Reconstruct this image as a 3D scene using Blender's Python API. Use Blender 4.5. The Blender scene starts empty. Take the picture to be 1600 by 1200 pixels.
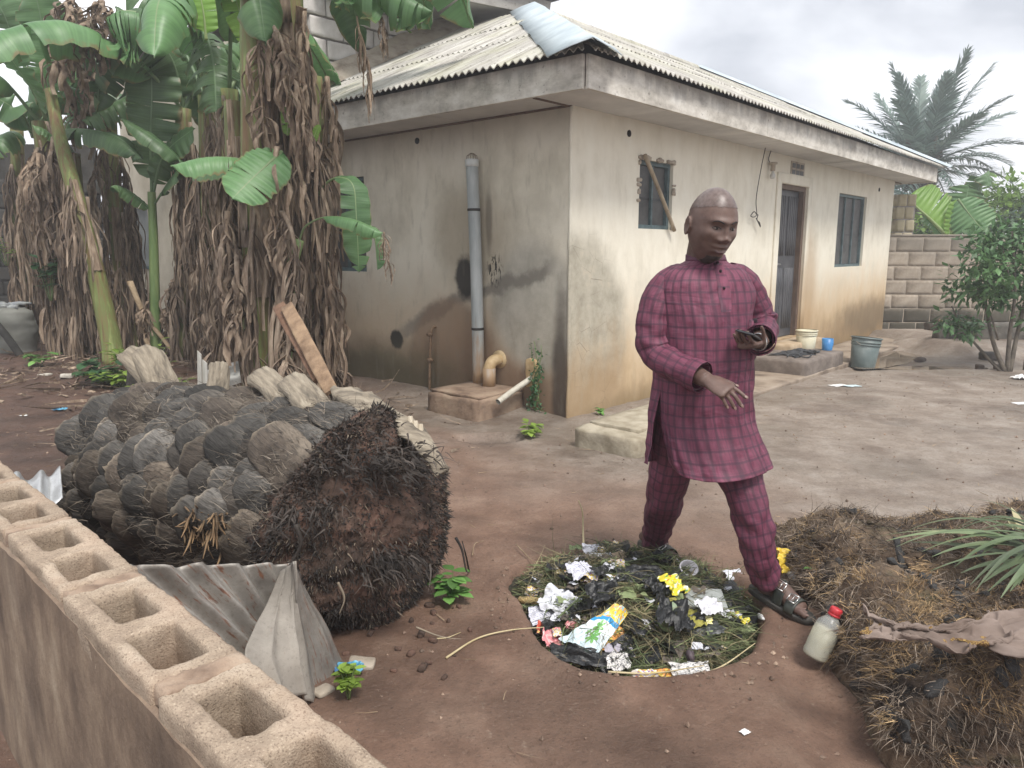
import bpy, bmesh, math, random
import numpy as np
from mathutils import Vector, Matrix, Quaternion

scene = bpy.context.scene
COL = scene.collection
rng = np.random.RandomState(7)
random.seed(7)

# ------------------------------------------------------------------ camera
FPX = 1174.0
PITCH = math.radians(10.1)
EYE = np.array([0.0, 0.0, 1.45])
cam_data = bpy.data.cameras.new("camera")
cam_data.sensor_width = 36.0
cam_data.lens = FPX / 1600.0 * 36.0
cam_data.clip_start = 0.05
cam_data.clip_end = 2000.0
cam = bpy.data.objects.new("camera", cam_data)
cam.location = EYE
cam.rotation_euler = (math.pi / 2 - PITCH, 0, 0)
COL.objects.link(cam)
scene.camera = cam

# ------------------------------------------------------------------ light
SUN_EL, SUN_AZ = math.radians(58), math.radians(150)     # azimuth clockwise from +Y
sun_data = bpy.data.lights.new("sun", 'SUN')
sun_data.energy = 1.9
sun_data.angle = math.radians(16)
sun_data.color = (1.0, 0.955, 0.89)
sun = bpy.data.objects.new("sun", sun_data)
sun.rotation_euler = (math.pi / 2 - SUN_EL, 0, math.pi - SUN_AZ)
COL.objects.link(sun)

world = bpy.data.worlds.new("World")
scene.world = world
world.use_nodes = True
wt = world.node_tree
wt.nodes.clear()
w_out = wt.nodes.new('ShaderNodeOutputWorld')
w_bg = wt.nodes.new('ShaderNodeBackground')
w_bg.inputs['Strength'].default_value = 0.1
w_sky = wt.nodes.new('ShaderNodeTexSky')
w_sky.sky_type = 'NISHITA'
w_sky.sun_disc = False
w_sky.sun_elevation = SUN_EL
w_sky.sun_rotation = SUN_AZ
w_sky.air_density = 1.0
w_sky.dust_density = 2.0
w_tc = wt.nodes.new('ShaderNodeTexCoord')
w_map = wt.nodes.new('ShaderNodeMapping')
w_map.inputs['Scale'].default_value = (1.0, 1.0, 2.3)
w_map.inputs['Location'].default_value = (0.35, 0.1, 0.2)
w_n = wt.nodes.new('ShaderNodeTexNoise')
w_n.inputs['Scale'].default_value = 2.1
w_n.inputs['Detail'].default_value = 6.0
w_n.inputs['Roughness'].default_value = 0.5
w_n.inputs['Distortion'].default_value = 0.35
w_r = wt.nodes.new('ShaderNodeValToRGB')
w_r.color_ramp.elements[0].position = 0.36
w_r.color_ramp.elements[0].color = (3.7, 3.85, 4.2, 1)
w_r.color_ramp.elements[1].position = 0.66
w_r.color_ramp.elements[1].color = (9.0, 9.05, 9.2, 1)
w_m = wt.nodes.new('ShaderNodeMixRGB')
w_m.inputs[0].default_value = 0.93
wt.links.new(w_tc.outputs['Generated'], w_map.inputs['Vector'])
wt.links.new(w_map.outputs[0], w_n.inputs['Vector'])
wt.links.new(w_n.outputs['Fac'], w_r.inputs['Fac'])
wt.links.new(w_sky.outputs[0], w_m.inputs[1])
wt.links.new(w_r.outputs[0], w_m.inputs[2])
wt.links.new(w_m.outputs[0], w_bg.inputs['Color'])
wt.links.new(w_bg.outputs[0], w_out.inputs['Surface'])

scene.view_settings.view_transform = 'Standard'
scene.view_settings.look = 'None'
scene.view_settings.exposure = 0.96
scene.view_settings.gamma = 1.0
scene.view_settings.use_curve_mapping = False
scene.cycles.max_bounces = 6
scene.cycles.transparent_max_bounces = 6
scene.cycles.use_denoising = True

# ------------------------------------------------------------------ measuring helpers
_F = np.array([0, math.cos(PITCH), -math.sin(PITCH)])
_U = np.array([0, math.sin(PITCH), math.cos(PITCH)])
_R = np.array([1.0, 0, 0])
def _ray(x, y):
    return _F + _R * (x - 800) / FPX - _U * (y - 600) / FPX
def G(x, y, z=0.0):                      # where a sight line meets height z
    d = _ray(x, y)
    return EYE + d * (z - EYE[2]) / d[2]
def A(x, y, Y):                          # where a sight line reaches depth Y
    d = _ray(x, y)
    return EYE + d * Y / d[1]

# ------------------------------------------------------------------ noise
def _hash(ix, iy, iz, seed):
    h = (ix * 374761393 + iy * 668265263 + iz * 2147483647 + seed * 1274126177) & 0xFFFFFFFF
    h = ((h ^ (h >> 13)) * 1274126177) & 0xFFFFFFFF
    h = (h ^ (h >> 16)) & 0xFFFFFF
    return h.astype(np.float64) / 0xFFFFFF
def vnoise(p, seed=0):
    p = np.asarray(p, float)
    i = np.floor(p).astype(np.int64)
    f = p - i
    f = f * f * (3 - 2 * f)
    out = 0
    for dx in (0, 1):
        for dy in (0, 1):
            for dz in (0, 1):
                w = (f[..., 0] if dx else 1 - f[..., 0]) * (f[..., 1] if dy else 1 - f[..., 1]) * (f[..., 2] if dz else 1 - f[..., 2])
                out = out + w * _hash(i[..., 0] + dx, i[..., 1] + dy, i[..., 2] + dz, seed)
    return out * 2 - 1
def fbm(p, octaves=4, seed=0, gain=0.5):
    p = np.asarray(p, float)
    a, s, out = 1.0, 0.0, 0
    for o in range(octaves):
        out = out + a * vnoise(p, seed + o * 17)
        s += a
        a *= gain
        p = p * 2.03 + 3.7
    return out / s
def sstep(a, b, x):
    t = np.clip((np.asarray(x, float) - a) / (b - a), 0, 1)
    return t * t * (3 - 2 * t)

# ------------------------------------------------------------------ mesh building
class MB:
    """collects vertices and faces; build() links them as one mesh object"""
    def __init__(self):
        self.V, self.F, self.UV, self.n = [], [], [], 0
    def add(self, V, F, uv=None):
        V = np.asarray(V, float).reshape(-1, 3)
        self.V.append(V)
        F = [tuple(int(i) + self.n for i in f) for f in F] if not isinstance(F, np.ndarray) else (F + self.n)
        self.F.append(F)
        self.UV.append(np.zeros((len(V), 2)) if uv is None else np.asarray(uv, float).reshape(-1, 2))
        self.n += len(V)
        return self
    def mesh(self, name, smooth=True, uv=False):
        V = np.concatenate(self.V)
        faces = []
        for F in self.F:
            faces.extend(F.tolist() if isinstance(F, np.ndarray) else F)
        me = bpy.data.meshes.new(name)
        me.from_pydata(V.tolist(), [], faces)
        if uv:
            UV = np.concatenate(self.UV)
            lay = me.uv_layers.new(name="UVMap")
            li = np.empty(len(me.loops), dtype=np.int32)
            me.loops.foreach_get('vertex_index', li)
            lay.data.foreach_set('uv', UV[li].astype(np.float32).ravel())
        if smooth:
            me.polygons.foreach_set('use_smooth', np.ones(len(me.polygons), dtype=bool))
        me.update()
        return me
    def build(self, name, m, parent=None, smooth=True, uv=False, loc=None):
        return obj(name, self.mesh(name, smooth, uv), m, parent, loc)

def obj(name, me, m=None, parent=None, loc=None):
    if m is not None and len(me.materials) == 0:
        me.materials.append(m)
    o = bpy.data.objects.new(name, me)
    COL.objects.link(o)
    if parent is not None:
        o.parent = parent
    if loc is not None:
        o.location = loc
    return o
def empty(name, loc=(0, 0, 0), rz=0.0):
    o = bpy.data.objects.new(name, None)
    o.empty_display_size = 0.1
    o.location = loc
    o.rotation_euler = (0, 0, rz)
    COL.objects.link(o)
    return o
def tag(o, label=None, cat=None, group=None, kind=None):
    if label: o['label'] = label
    if cat: o['category'] = cat
    if group: o['group'] = group
    if kind: o['kind'] = kind
    return o
def copy_tree(o, parent=None):
    c = o.copy()
    COL.objects.link(c)
    if parent is not None:
        c.parent = parent
    for ch in [x for x in o.children]:
        copy_tree(ch, c)
    return c

def box(x0, x1, y0, y1, z0, z1):
    V = [(x0, y0, z0), (x1, y0, z0), (x1, y1, z0), (x0, y1, z0), (x0, y0, z1), (x1, y0, z1), (x1, y1, z1), (x0, y1, z1)]
    F = [(0, 3, 2, 1), (4, 5, 6, 7), (0, 1, 5, 4), (1, 2, 6, 5), (2, 3, 7, 6), (3, 0, 4, 7)]
    return np.array(V, float), F
def grid_faces(nu, nv, wrap_v=False):
    F = []
    for i in range(nu - 1):
        for j in range(nv if wrap_v else nv - 1):
            j2 = (j + 1) % nv
            F.append((i * nv + j, i * nv + j2, (i + 1) * nv + j2, (i + 1) * nv + j))
    return F
def frame_of(t):
    t = t / (np.linalg.norm(t) + 1e-12)
    a = np.array([0, 0, 1.0]) if abs(t[2]) < 0.9 else np.array([1.0, 0, 0])
    u = np.cross(a, t); u /= np.linalg.norm(u)
    return u, np.cross(t, u)
def tube(P, R, seg=8, caps=True, flat=1.0):
    P = np.asarray(P, float)
    n = len(P)
    R = np.broadcast_to(np.asarray(R, float), (n,))
    T = np.gradient(P, axis=0)
    u, v = frame_of(T[0])
    V, UV = [], []
    L = np.concatenate([[0], np.cumsum(np.linalg.norm(np.diff(P, axis=0), axis=1))])
    for i in range(n):
        t = T[i] / (np.linalg.norm(T[i]) + 1e-12)
        u = u - t * np.dot(u, t); u /= np.linalg.norm(u) + 1e-12
        v = np.cross(t, u)
        for k in range(seg):
            a = 2 * math.pi * k / seg
            V.append(P[i] + R[i] * (math.cos(a) * u + flat * math.sin(a) * v))
            UV.append((a / (2 * math.pi) * 2 * math.pi * R[i], L[i]))
    F = grid_faces(n, seg, True)
    if caps:
        F.append(tuple(range(seg - 1, -1, -1)))
        F.append(tuple((n - 1) * seg + k for k in range(seg)))
    return np.array(V), F, np.array(UV)
def lathe(prof, seg=24):
    V = []
    for r, z in prof:
        for k in range(seg):
            a = 2 * math.pi * k / seg
            V.append((r * math.cos(a), r * math.sin(a), z))
    F = grid_faces(len(prof), seg, True)
    return np.array(V), F
def bez(pts, n):
    """smooth curve (Catmull-Rom) through pts, n samples"""
    P = np.asarray(pts, float)
    if len(P) == 2:
        return P[0] + (P[1] - P[0]) * np.linspace(0, 1, n)[:, None]
    Q = np.vstack([2 * P[0] - P[1], P, 2 * P[-1] - P[-2]])
    t = np.linspace(0, len(P) - 1 - 1e-9, n)
    i = t.astype(int)
    f = (t - i)[:, None]
    a, b, c, d = Q[i], Q[i + 1], Q[i + 2], Q[i + 3]
    return 0.5 * (2 * b + (c - a) * f + (2 * a - 5 * b + 4 * c - d) * f ** 2 + (3 * b - a - 3 * c + d) * f ** 3)
def rounded_box(sx, sy, sz, n=6, rad=0.02, amp=0.0, nscale=8.0, seed=0):
    """subdivided box with rounded, uneven edges, centred at the origin"""
    bm = bmesh.new()
    bmesh.ops.create_cube(bm, size=2.0)
    bmesh.ops.subdivide_edges(bm, edges=bm.edges[:], cuts=n, use_grid_fill=True)
    V = np.array([v.co[:] for v in bm.verts])
    F = [tuple(v.index for v in f.verts) for f in bm.faces]
    bm.free()
    h = np.array([sx, sy, sz]) / 2
    q = V * h
    core = np.clip(q, -(h - rad), h - rad)
    d = q - core
    L = np.linalg.norm(d, axis=1, keepdims=True)
    q = np.where(L > 1e-9, core + d / np.maximum(L, 1e-9) * np.minimum(L, rad), q)
    if amp:
        nn = q / (np.linalg.norm(q / h, axis=1, keepdims=True) * h + 1e-9)
        nn /= np.linalg.norm(nn, axis=1, keepdims=True) + 1e-9
        q = q + nn * (fbm(q * nscale, 3, seed) * amp)[:, None]
    return q, F
def rotz(V, a):
    c, s = math.cos(a), math.sin(a)
    V = np.asarray(V, float)
    return np.stack([V[:, 0] * c - V[:, 1] * s, V[:, 0] * s + V[:, 1] * c, V[:, 2]], 1)
def basis(V, o, ex, ey, ez):
    V = np.asarray(V, float)
    return np.asarray(o, float) + V[:, :1] * np.asarray(ex, float) + V[:, 1:2] * np.asarray(ey, float) + V[:, 2:3] * np.asarray(ez, float)
def nrm(v):
    v = np.asarray(v, float)
    return v / (np.linalg.norm(v) + 1e-12)
def strips(mb, P, D, L, W, sag=0.0, up=None, n=2, bend=None):
    """many thin tapered blades at once: roots P, directions D, lengths L, widths W (arrays)"""
    P = np.asarray(P, float); D = np.asarray(D, float)
    N = len(P)
    D = D / (np.linalg.norm(D, axis=1, keepdims=True) + 1e-9)
    S = np.cross(D, rng.normal(size=(N, 3)))
    S /= np.linalg.norm(S, axis=1, keepdims=True) + 1e-9
    L = np.broadcast_to(np.asarray(L, float), (N,)); W = np.broadcast_to(np.asarray(W, float), (N,))
    rows = []
    B = rng.normal(size=(N, 3)) * (0.25 if bend is None else bend)
    for k in range(n + 1):
        t = k / n
        c = P + D * (L * t)[:, None] + B * (L * t * t)[:, None]
        c[:, 2] -= sag * L * t * t
        w = (W * (1 - 0.85 * t ** 1.5))[:, None]
        rows.append(c - S * w / 2)
        rows.append(c + S * w / 2)
    V = np.stack(rows, 1).reshape(-1, 3)
    base = np.arange(N)[:, None] * (2 * (n + 1))
    Fs = []
    for k in range(n):
        Fs.append(np.concatenate([base + 2 * k, base + 2 * k + 1, base + 2 * k + 3, base + 2 * k + 2], 1))
    mb.add(V, np.concatenate(Fs))

# ------------------------------------------------------------------ materials
class NT:
    def __init__(self, name):
        self.m = bpy.data.materials.new(name)
        self.m.use_nodes = True
        self.t = self.m.node_tree
        self.b = self.t.nodes['Principled BSDF']
        self.out = self.t.nodes['Material Output']
        self._tc = None
    def n(self, typ, **kw):
        nd = self.t.nodes.new(typ)
        for k, v in kw.items():
            setattr(nd, k, v)
        return nd
    def set(self, sock, v):
        if isinstance(v, bpy.types.NodeSocket):
            self.t.links.new(v, sock)
        else:
            if hasattr(sock, 'default_value'):
                if sock.type == 'RGBA' and len(v) == 3:
                    v = (*v, 1)
                sock.default_value = v
    def tc(self, which='Object'):
        if self._tc is None:
            self._tc = self.n('ShaderNodeTexCoord')
        return self._tc.outputs[which]
    def mapping(self, v, scale=(1, 1, 1), loc=(0, 0, 0), rot=(0, 0, 0)):
        nd = self.n('ShaderNodeMapping')
        self.set(nd.inputs['Vector'], v)
        nd.inputs['Scale'].default_value = scale
        nd.inputs['Location'].default_value = loc
        nd.inputs['Rotation'].default_value = rot
        return nd.outputs[0]
    def noise(self, scale=5, detail=4, rough=0.55, v=None, dist=0.0):
        nd = self.n('ShaderNodeTexNoise')
        self.set(nd.inputs['Vector'], v if v is not None else self.tc())
        nd.inputs['Scale'].default_value = scale
        nd.inputs['Detail'].default_value = detail
        nd.inputs['Roughness'].default_value = rough
        nd.inputs['Distortion'].default_value = dist
        return nd.outputs['Fac']
    def voronoi(self, scale=5, v=None, out='Distance', feature='F1'):
        nd = self.n('ShaderNodeTexVoronoi', feature=feature)
        self.set(nd.inputs['Vector'], v if v is not None else self.tc())
        nd.inputs['Scale'].default_value = scale
        return nd.outputs[out]
    def wave(self, scale, v=None, dist=0.0, direction='X'):
        nd = self.n('ShaderNodeTexWave', bands_direction=direction)
        self.set(nd.inputs['Vector'], v if v is not None else self.tc())
        nd.inputs['Scale'].default_value = scale
        nd.inputs['Distortion'].default_value = dist
        return nd.outputs['Fac']
    def ramp(self, fac, stops):
        nd = self.n('ShaderNodeValToRGB')
        el = nd.color_ramp.elements
        while len(el) < len(stops):
            el.new(0.5)
        for e, (p, c) in zip(el, stops):
            e.position = p
            e.color = (*c, 1) if not isinstance(c, (int, float)) else (c, c, c, 1)
        self.set(nd.inputs['Fac'], fac)
        return nd.outputs['Color']
    def mix(self, fac, a, b, mode='MIX'):
        nd = self.n('ShaderNodeMixRGB', blend_type=mode)
        self.set(nd.inputs[0], fac)
        self.set(nd.inputs[1], a)
        self.set(nd.inputs[2], b)
        return nd.outputs[0]
    def math(self, op, a, b=0.0, c=0.0, clamp=False):
        nd = self.n('ShaderNodeMath', operation=op, use_clamp=clamp)
        self.set(nd.inputs[0], a); self.set(nd.inputs[1], b); self.set(nd.inputs[2], c)
        return nd.outputs[0]
    def sep(self, v=None):
        nd = self.n('ShaderNodeSeparateXYZ')
        self.set(nd.inputs[0], v if v is not None else self.tc())
        return nd.outputs
    def smooth(self, x, a, b):             # smoothstep of x between a and b, clamped
        nd = self.n('ShaderNodeMapRange', interpolation_type='SMOOTHSTEP')
        self.set(nd.inputs['Value'], x)
        nd.inputs['From Min'].default_value = a
        nd.inputs['From Max'].default_value = b
        return nd.outputs[0]
    def rand(self):
        return self.n('ShaderNodeObjectInfo').outputs['Random']
    def island(self):
        return self.n('ShaderNodeNewGeometry').outputs['Random Per Island']
    def bump(self, h, strength=0.5, dist=0.01, prev=None):
        nd = self.n('ShaderNodeBump')
        nd.inputs['Strength'].default_value = strength
        nd.inputs['Distance'].default_value = dist
        self.set(nd.inputs['Height'], h)
        if prev is not None:
            self.set(nd.inputs['Normal'], prev)
        return nd.outputs[0]
    def finish(self, col, rough=0.8, normal=None, spec=None, metal=None, trans=None, transl=0.0, alpha=None):
        b = self.b
        self.set(b.inputs['Base Color'], col)
        self.set(b.inputs['Roughness'], rough)
        if normal is not None: self.set(b.inputs['Normal'], normal)
        if spec is not None: self.set(b.inputs['Specular IOR Level'], spec)
        if metal is not None: self.set(b.inputs['Metallic'], metal)
        if trans is not None: self.set(b.inputs['Transmission Weight'], trans)
        if alpha is not None: self.set(b.inputs['Alpha'], alpha)
        if transl:
            tr = self.n('ShaderNodeBsdfTranslucent')
            self.set(tr.inputs['Color'], col)
            mx = self.n('ShaderNodeMixShader')
            mx.inputs[0].default_value = transl
            self.t.links.new(b.outputs[0], mx.inputs[1])
            self.t.links.new(tr.outputs[0], mx.inputs[2])
            self.t.links.new(mx.outputs[0], self.out.inputs['Surface'])
        return self.m

def simple(name, c1, c2=None, scale=8, rough=0.8, bump=0.3, bscale=None, bdist=0.01, detail=5, spec=None, vary=0.0,
           stretch=(1, 1, 1), c3=None, metal=None, transl=0.0, per='obj', lo=0.35, hi=0.65):
    k = NT(name)
    v = k.mapping(k.tc(), scale=stretch)
    c2 = c2 or c1
    f = k.noise(scale, detail, 0.6, v)
    stops = [(lo, c1), (hi, c2)] if c3 is None else [(lo - 0.03, c1), (0.5, c2), (hi + 0.03, c3)]
    col = k.ramp(f, stops)
    if vary:
        r = k.rand() if per == 'obj' else k.island()
        col = k.mix(1.0, col, k.ramp(r, [(0.0, 1 - vary), (1.0, 1 + vary)]), 'MULTIPLY')
    nm = None
    if bump:
        nm = k.bump(k.noise(bscale or scale * 4, 6, 0.65, v), bump, bdist)
    return k.finish(col, rough, nm, spec, metal, transl=transl)
# ================================================================== frames of reference
CORNER = np.array([0.485, 6.391, 0.0])
DR = nrm([0.662, 0.749, 0.0])                # along the wall with the door
DL = np.array([-DR[1], DR[0], 0.0])          # along the wall with the pipe
H_ROT = math.atan2(DR[1], DR[0])
def HW(u, v, z=0.0):
    return CORNER + DR * u + DL * v + np.array([0, 0, z])
def to_uv(x, y):
    d = np.stack([np.asarray(x) - CORNER[0], np.asarray(y) - CORNER[1]], -1)
    return d @ DR[:2], d @ DL[:2]

PIT_C = np.array([0.52, 2.93]); PIT_R = np.array([0.50, 0.565])
def pit_r(x, y):
    dx, dy = (x - PIT_C[0]) / PIT_R[0], (y - PIT_C[1]) / PIT_R[1]
    a = np.arctan2(dy, dx)
    wob = 1 + 0.035 * np.sin(3 * a + 1.1) + 0.025 * np.sin(5 * a + 0.4) + 0.03 * np.sin(9 * a) * (dy > 0)
    # the crumbled notch at the back left
    wob = wob + 0.16 * np.exp(-((a - 2.62) / 0.28) ** 2)
    px_ = np.stack([np.cos(a) * 2.0, np.sin(a) * 2.0, 0 * a], -1)
    wob = wob + 0.035 * fbm(px_ * 2.2, 3, 77) + 0.035 * fbm(px_ * 5, 3, 78) * (dy > -0.3)
    return np.hypot(dx, dy) / wob
def gz(x, y):
    x = np.asarray(x, float); y = np.asarray(y, float)
    p = np.stack([x, y, np.zeros_like(x)], -1)
    z = 0.018 * fbm(p * 0.9, 3, 3) + 0.008 * fbm(p * 4.5, 3, 5) + 0.0035 * fbm(p * 17, 2, 8)
    far = sstep(14, 22, np.hypot(x, y))
    # earth heaped under the bananas and along the palm log
    z = z + 0.16 * sstep(-2.2, -4.0, x) * sstep(5.8, 8.5, y) * (1 - 0.7 * far)
    z = z + 0.10 * np.exp(-(((x + 1.95) / 0.9) ** 2 + ((y - 6.6) / 1.0) ** 2))
    z = z + 0.025 * np.abs(fbm(p * 6.0, 3, 21)) * sstep(-1.6, -3.0, x) * sstep(4.5, 6.0, y)
    # mound on the right, in front of the far block wall
    z = z + 0.17 * sstep(5.75, 6.4, x + 0.4 * fbm(p * 2, 2, 4)) * sstep(9.75, 10.5, y) * (1 - 0.6 * sstep(12.3, 13.2, y)) * (1 - far)
    # puddle hollows
    u, v = to_uv(x, y)
    z = z - 0.035 * np.exp(-(((u - 5.9) / 1.15) ** 2 + ((v + 1.0) / 0.33) ** 2))
    z = z - 0.06 * np.exp(-(((x - 5.35) / 0.75) ** 2 + ((y - 9.42) / 0.17) ** 2))
    # shallow run along the wall with the door
    z = z - 0.02 * np.exp(-((v + 0.92) / 0.16) ** 2) * sstep(1.0, 2.2, u) * sstep(9.5, 8.5, u)
    # soil against the wall with the pipe
    z = z + 0.05 * np.exp(-(u / 0.35) ** 2) * sstep(-0.2, 0.6, v) * sstep(5.5, 4.5, v)
    # washed-out hole before the concrete base
    hx, hy = (x + 0.17) / 0.27, (y - 5.70) / 0.16
    z = z - 0.14 * sstep(1.0, 0.55, np.hypot(hx, hy) + 0.15 * fbm(p * 7, 2, 31))
    # rubbish pit
    r = pit_r(x, y)
    z = z + 0.014 * np.exp(-((r - 1.07) / 0.08) ** 2)
    z = z - 0.24 * sstep(1.0, 0.90, r) - 0.02 * sstep(1.04, 0.98, r)
    # trench beside the palm log, scuffed earth by the rotten trunks
    z = z - 0.05 * np.exp(-(((x - 1.05) / 0.16) ** 2 + ((y - 2.0) / 0.45) ** 2))
    return z

def ground_lines(lo, hi, fine):
    pts = [lo]
    while pts[-1] < hi:
        t = pts[-1]
        step = None
        for a, b, s in fine:
            if a <= t < b:
                step = s if step is None else min(step, s)
        if step is None:
            step = 0.15 + 0.22 * max(0, min(abs(t - f) for a, b, s in fine for f in (a, b)))
        pts.append(t + step)
    return np.array(pts)
gx = ground_lines(-400, 400, [(-6.5, 8.5, 0.05), (-0.1, 1.15, 0.016)])
gy = ground_lines(-30, 700, [(0.6, 11.5, 0.05), (2.25, 3.62, 0.016)])
GX, GY = np.meshgrid(gx, gy, indexing='ij')
GZ = gz(GX, GY)
gV = np.stack([GX, GY, GZ], -1).reshape(-1, 3)
idx = np.arange(len(gx) * len(gy)).reshape(len(gx), len(gy))
gF = np.stack([idx[:-1, :-1], idx[1:, :-1], idx[1:, 1:], idx[:-1, 1:]], -1).reshape(-1, 4)

k = NT("red_earth")
s = k.sep()
big = k.noise(0.55, 4, 0.6)
mid = k.noise(3.2, 6, 0.62)
fine = k.noise(38, 5, 0.7)
red = k.ramp(mid, [(0.30, (0.140, 0.080, 0.055)), (0.52, (0.222, 0.136, 0.096)), (0.75, (0.305, 0.205, 0.150))])
grey = k.ramp(k.noise(3.1, 9, 0.74), [(0.30, (0.180, 0.140, 0.110)), (0.5, (0.275, 0.228, 0.188)), (0.70, (0.375, 0.328, 0.285))])
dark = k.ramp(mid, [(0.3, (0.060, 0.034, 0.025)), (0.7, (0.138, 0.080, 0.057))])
# worn screed to the right and far; bare dark soil to the left
gx_ = k.math('ADD', k.math('MULTIPLY', s['X'], 0.55), k.math('MULTIPLY', s['Y'], 0.62))
gx_ = k.math('ADD', gx_, k.math('MULTIPLY', k.math('SUBTRACT', big, 0.5), 3.4))
col = k.mix(k.smooth(gx_, 2.1, 4.2), red, grey)
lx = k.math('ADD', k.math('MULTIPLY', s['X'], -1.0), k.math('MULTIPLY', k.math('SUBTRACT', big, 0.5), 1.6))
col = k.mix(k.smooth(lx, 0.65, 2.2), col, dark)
# damp and dusty blotches
col = k.mix(k.math('MULTIPLY', k.ramp(k.noise(1.3, 5, 0.6, k.mapping(k.tc(), loc=(4, 2, 0))), [(0.50, 0.0), (0.64, 1.0)]), 0.45), col, (0.085, 0.055, 0.040, 1))
col = k.mix(k.math('MULTIPLY', k.ramp(fine, [(0.60, 0.0), (0.74, 1.0)]), 0.35), col, (0.46, 0.38, 0.30, 1))
wet = k.ramp(k.noise(0.75, 6, 0.68, k.mapping(k.tc(), loc=(7, 1, 0))), [(0.50, 0.0), (0.58, 1.0)])
col = k.mix(k.math('MULTIPLY', wet, 0.35), col, k.mix(0.5, col, (0.10, 0.085, 0.075, 1), 'MULTIPLY'))
col = k.mix(k.math('MULTIPLY', k.ramp(k.noise(60, 5, 0.75, k.mapping(k.tc(), loc=(1, 8, 0))), [(0.35, 1.0), (0.50, 0.0)]), 0.30), col, (0.07, 0.048, 0.036, 1))
col = k.mix(k.math('MULTIPLY', k.ramp(k.noise(95, 3, 0.6), [(0.60, 0.0), (0.7, 1.0)]), 0.45), col, (0.035, 0.022, 0.018, 1))
# darker low down, in the hollows and on the pit floor
col = k.mix(k.smooth(s['Z'], -0.035, -0.11), col, (0.045, 0.03, 0.022, 1))
nm = k.bump(k.noise(9, 10, 0.76), 0.8, 0.035)
nm = k.bump(k.noise(120, 4, 0.6), 0.5, 0.006, nm)
rgh = k.mix(wet, k.ramp(k.noise(1.1, 4, 0.6), [(0.38, 0.55), (0.6, 0.9)]), (0.38, 0.38, 0.38, 1))
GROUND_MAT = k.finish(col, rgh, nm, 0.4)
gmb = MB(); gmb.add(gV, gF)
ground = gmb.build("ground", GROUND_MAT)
tag(ground, kind='structure')

# loose grit, crumbs of earth and straw bits
M_GRIT = simple("grit", (0.10, 0.062, 0.045), (0.30, 0.22, 0.165), 20, 0.9, 0.4, vary=0.5, per='isl')
mb = MB()
N = 8000
px = rng.uniform(-5.5, 6.5, N); py = rng.uniform(1.2, 10.5, N) ** 0.9 + 0.6
aa_ = rng.rand(500) * 6.283; qq_ = rng.uniform(1.04, 1.25, 500)
px = np.concatenate([px, PIT_C[0] + PIT_R[0] * qq_ * np.cos(aa_)]); py = np.concatenate([py, PIT_C[1] + PIT_R[1] * qq_ * np.sin(aa_)])
keep = (pit_r(px, py) > 1.03)
px, py = px[keep], py[keep]
pz = gz(px, py)
octv = np.array([(1, 0, 0), (-1, 0, 0), (0, 1, 0), (0, -1, 0), (0, 0, 1), (0, 0, -1)], float)
octf = np.array([(0, 2, 4), (2, 1, 4), (1, 3, 4), (3, 0, 4), (2, 0, 5), (1, 2, 5), (3, 1, 5), (0, 3, 5)])
sz = 0.0020 + 0.009 * rng.rand(len(px)) ** 6
V = np.stack([px, py, pz + sz * 0.3], -1)[:, None, :] + octv[None] * (sz[:, None, None] * rng.uniform(0.5, 1.4, (len(px), 6, 3)))
F = (np.arange(len(px))[:, None, None] * 6 + octf[None]).reshape(-1, 3)
mb.add(V.reshape(-1, 3), F)
tag(mb.build("earth_crumbs", M_GRIT, smooth=False), kind='stuff')

# standing water in the two hollows
k = NT("puddle_water")
PUDDLE = k.finish((0.17, 0.135, 0.10), 0.04, k.bump(k.noise(14, 2, 0.5), 0.04, 0.01), 0.5)
def puddle(cx, cy, z, rx, ry, rot, seed):
    n = 40
    a = np.linspace(0, 2 * math.pi, n, endpoint=False)
    r = 1 + 0.2 * fbm(np.stack([np.cos(a) * 1.5, np.sin(a) * 1.5, 0 * a], -1), 3, seed)
    P = rotz(np.stack([np.cos(a) * rx * r, np.sin(a) * ry * r, 0 * a], -1), rot) + [cx, cy, z]
    mb = MB(); mb.add(np.vstack([[[cx, cy, z]], P]), [(0, i + 1, (i + 1) % n + 1) for i in range(n)])
    tag(mb.build("puddle", PUDDLE), kind='structure')
c0 = HW(5.9, -1.0)
puddle(c0[0], c0[1], -0.016, 1.15, 0.30, H_ROT, 2)
puddle(5.35, 9.42, -0.022, 0.80, 0.18, 0.0, 5)
# ================================================================== the plastered bungalow
def wall_faces(mb, a0, a1, z0, z1, holes, fn, depth=0.16):
    """wall sheet with rectangular openings and their reveals; fn(a, z, d) -> local point, d = depth inwards"""
    As = sorted({a0, a1, *[h[0] for h in holes], *[h[1] for h in holes]})
    Zs = sorted({z0, z1, *[h[2] for h in holes], *[h[3] for h in holes]})
    def hole(a, z):
        return any(h[0] - 1e-6 < a < h[1] + 1e-6 and h[2] - 1e-6 < z < h[3] + 1e-6 for h in holes)
    for i in range(len(As) - 1):
        for j in range(len(Zs) - 1):
            if not hole((As[i] + As[i + 1]) / 2, (Zs[j] + Zs[j + 1]) / 2):
                mb.add([fn(As[i], Zs[j], 0), fn(As[i + 1], Zs[j], 0), fn(As[i + 1], Zs[j + 1], 0), fn(As[i], Zs[j + 1], 0)], [(0, 1, 2, 3)])
    for h in holes:
        p = [(h[0], h[2]), (h[1], h[2]), (h[1], h[3]), (h[0], h[3])]
        for q in range(4):
            a, b = p[q], p[(q + 1) % 4]
            mb.add([fn(*a, 0), fn(*b, 0), fn(*b, depth), fn(*a, depth)], [(0, 1, 2, 3)])

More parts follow.
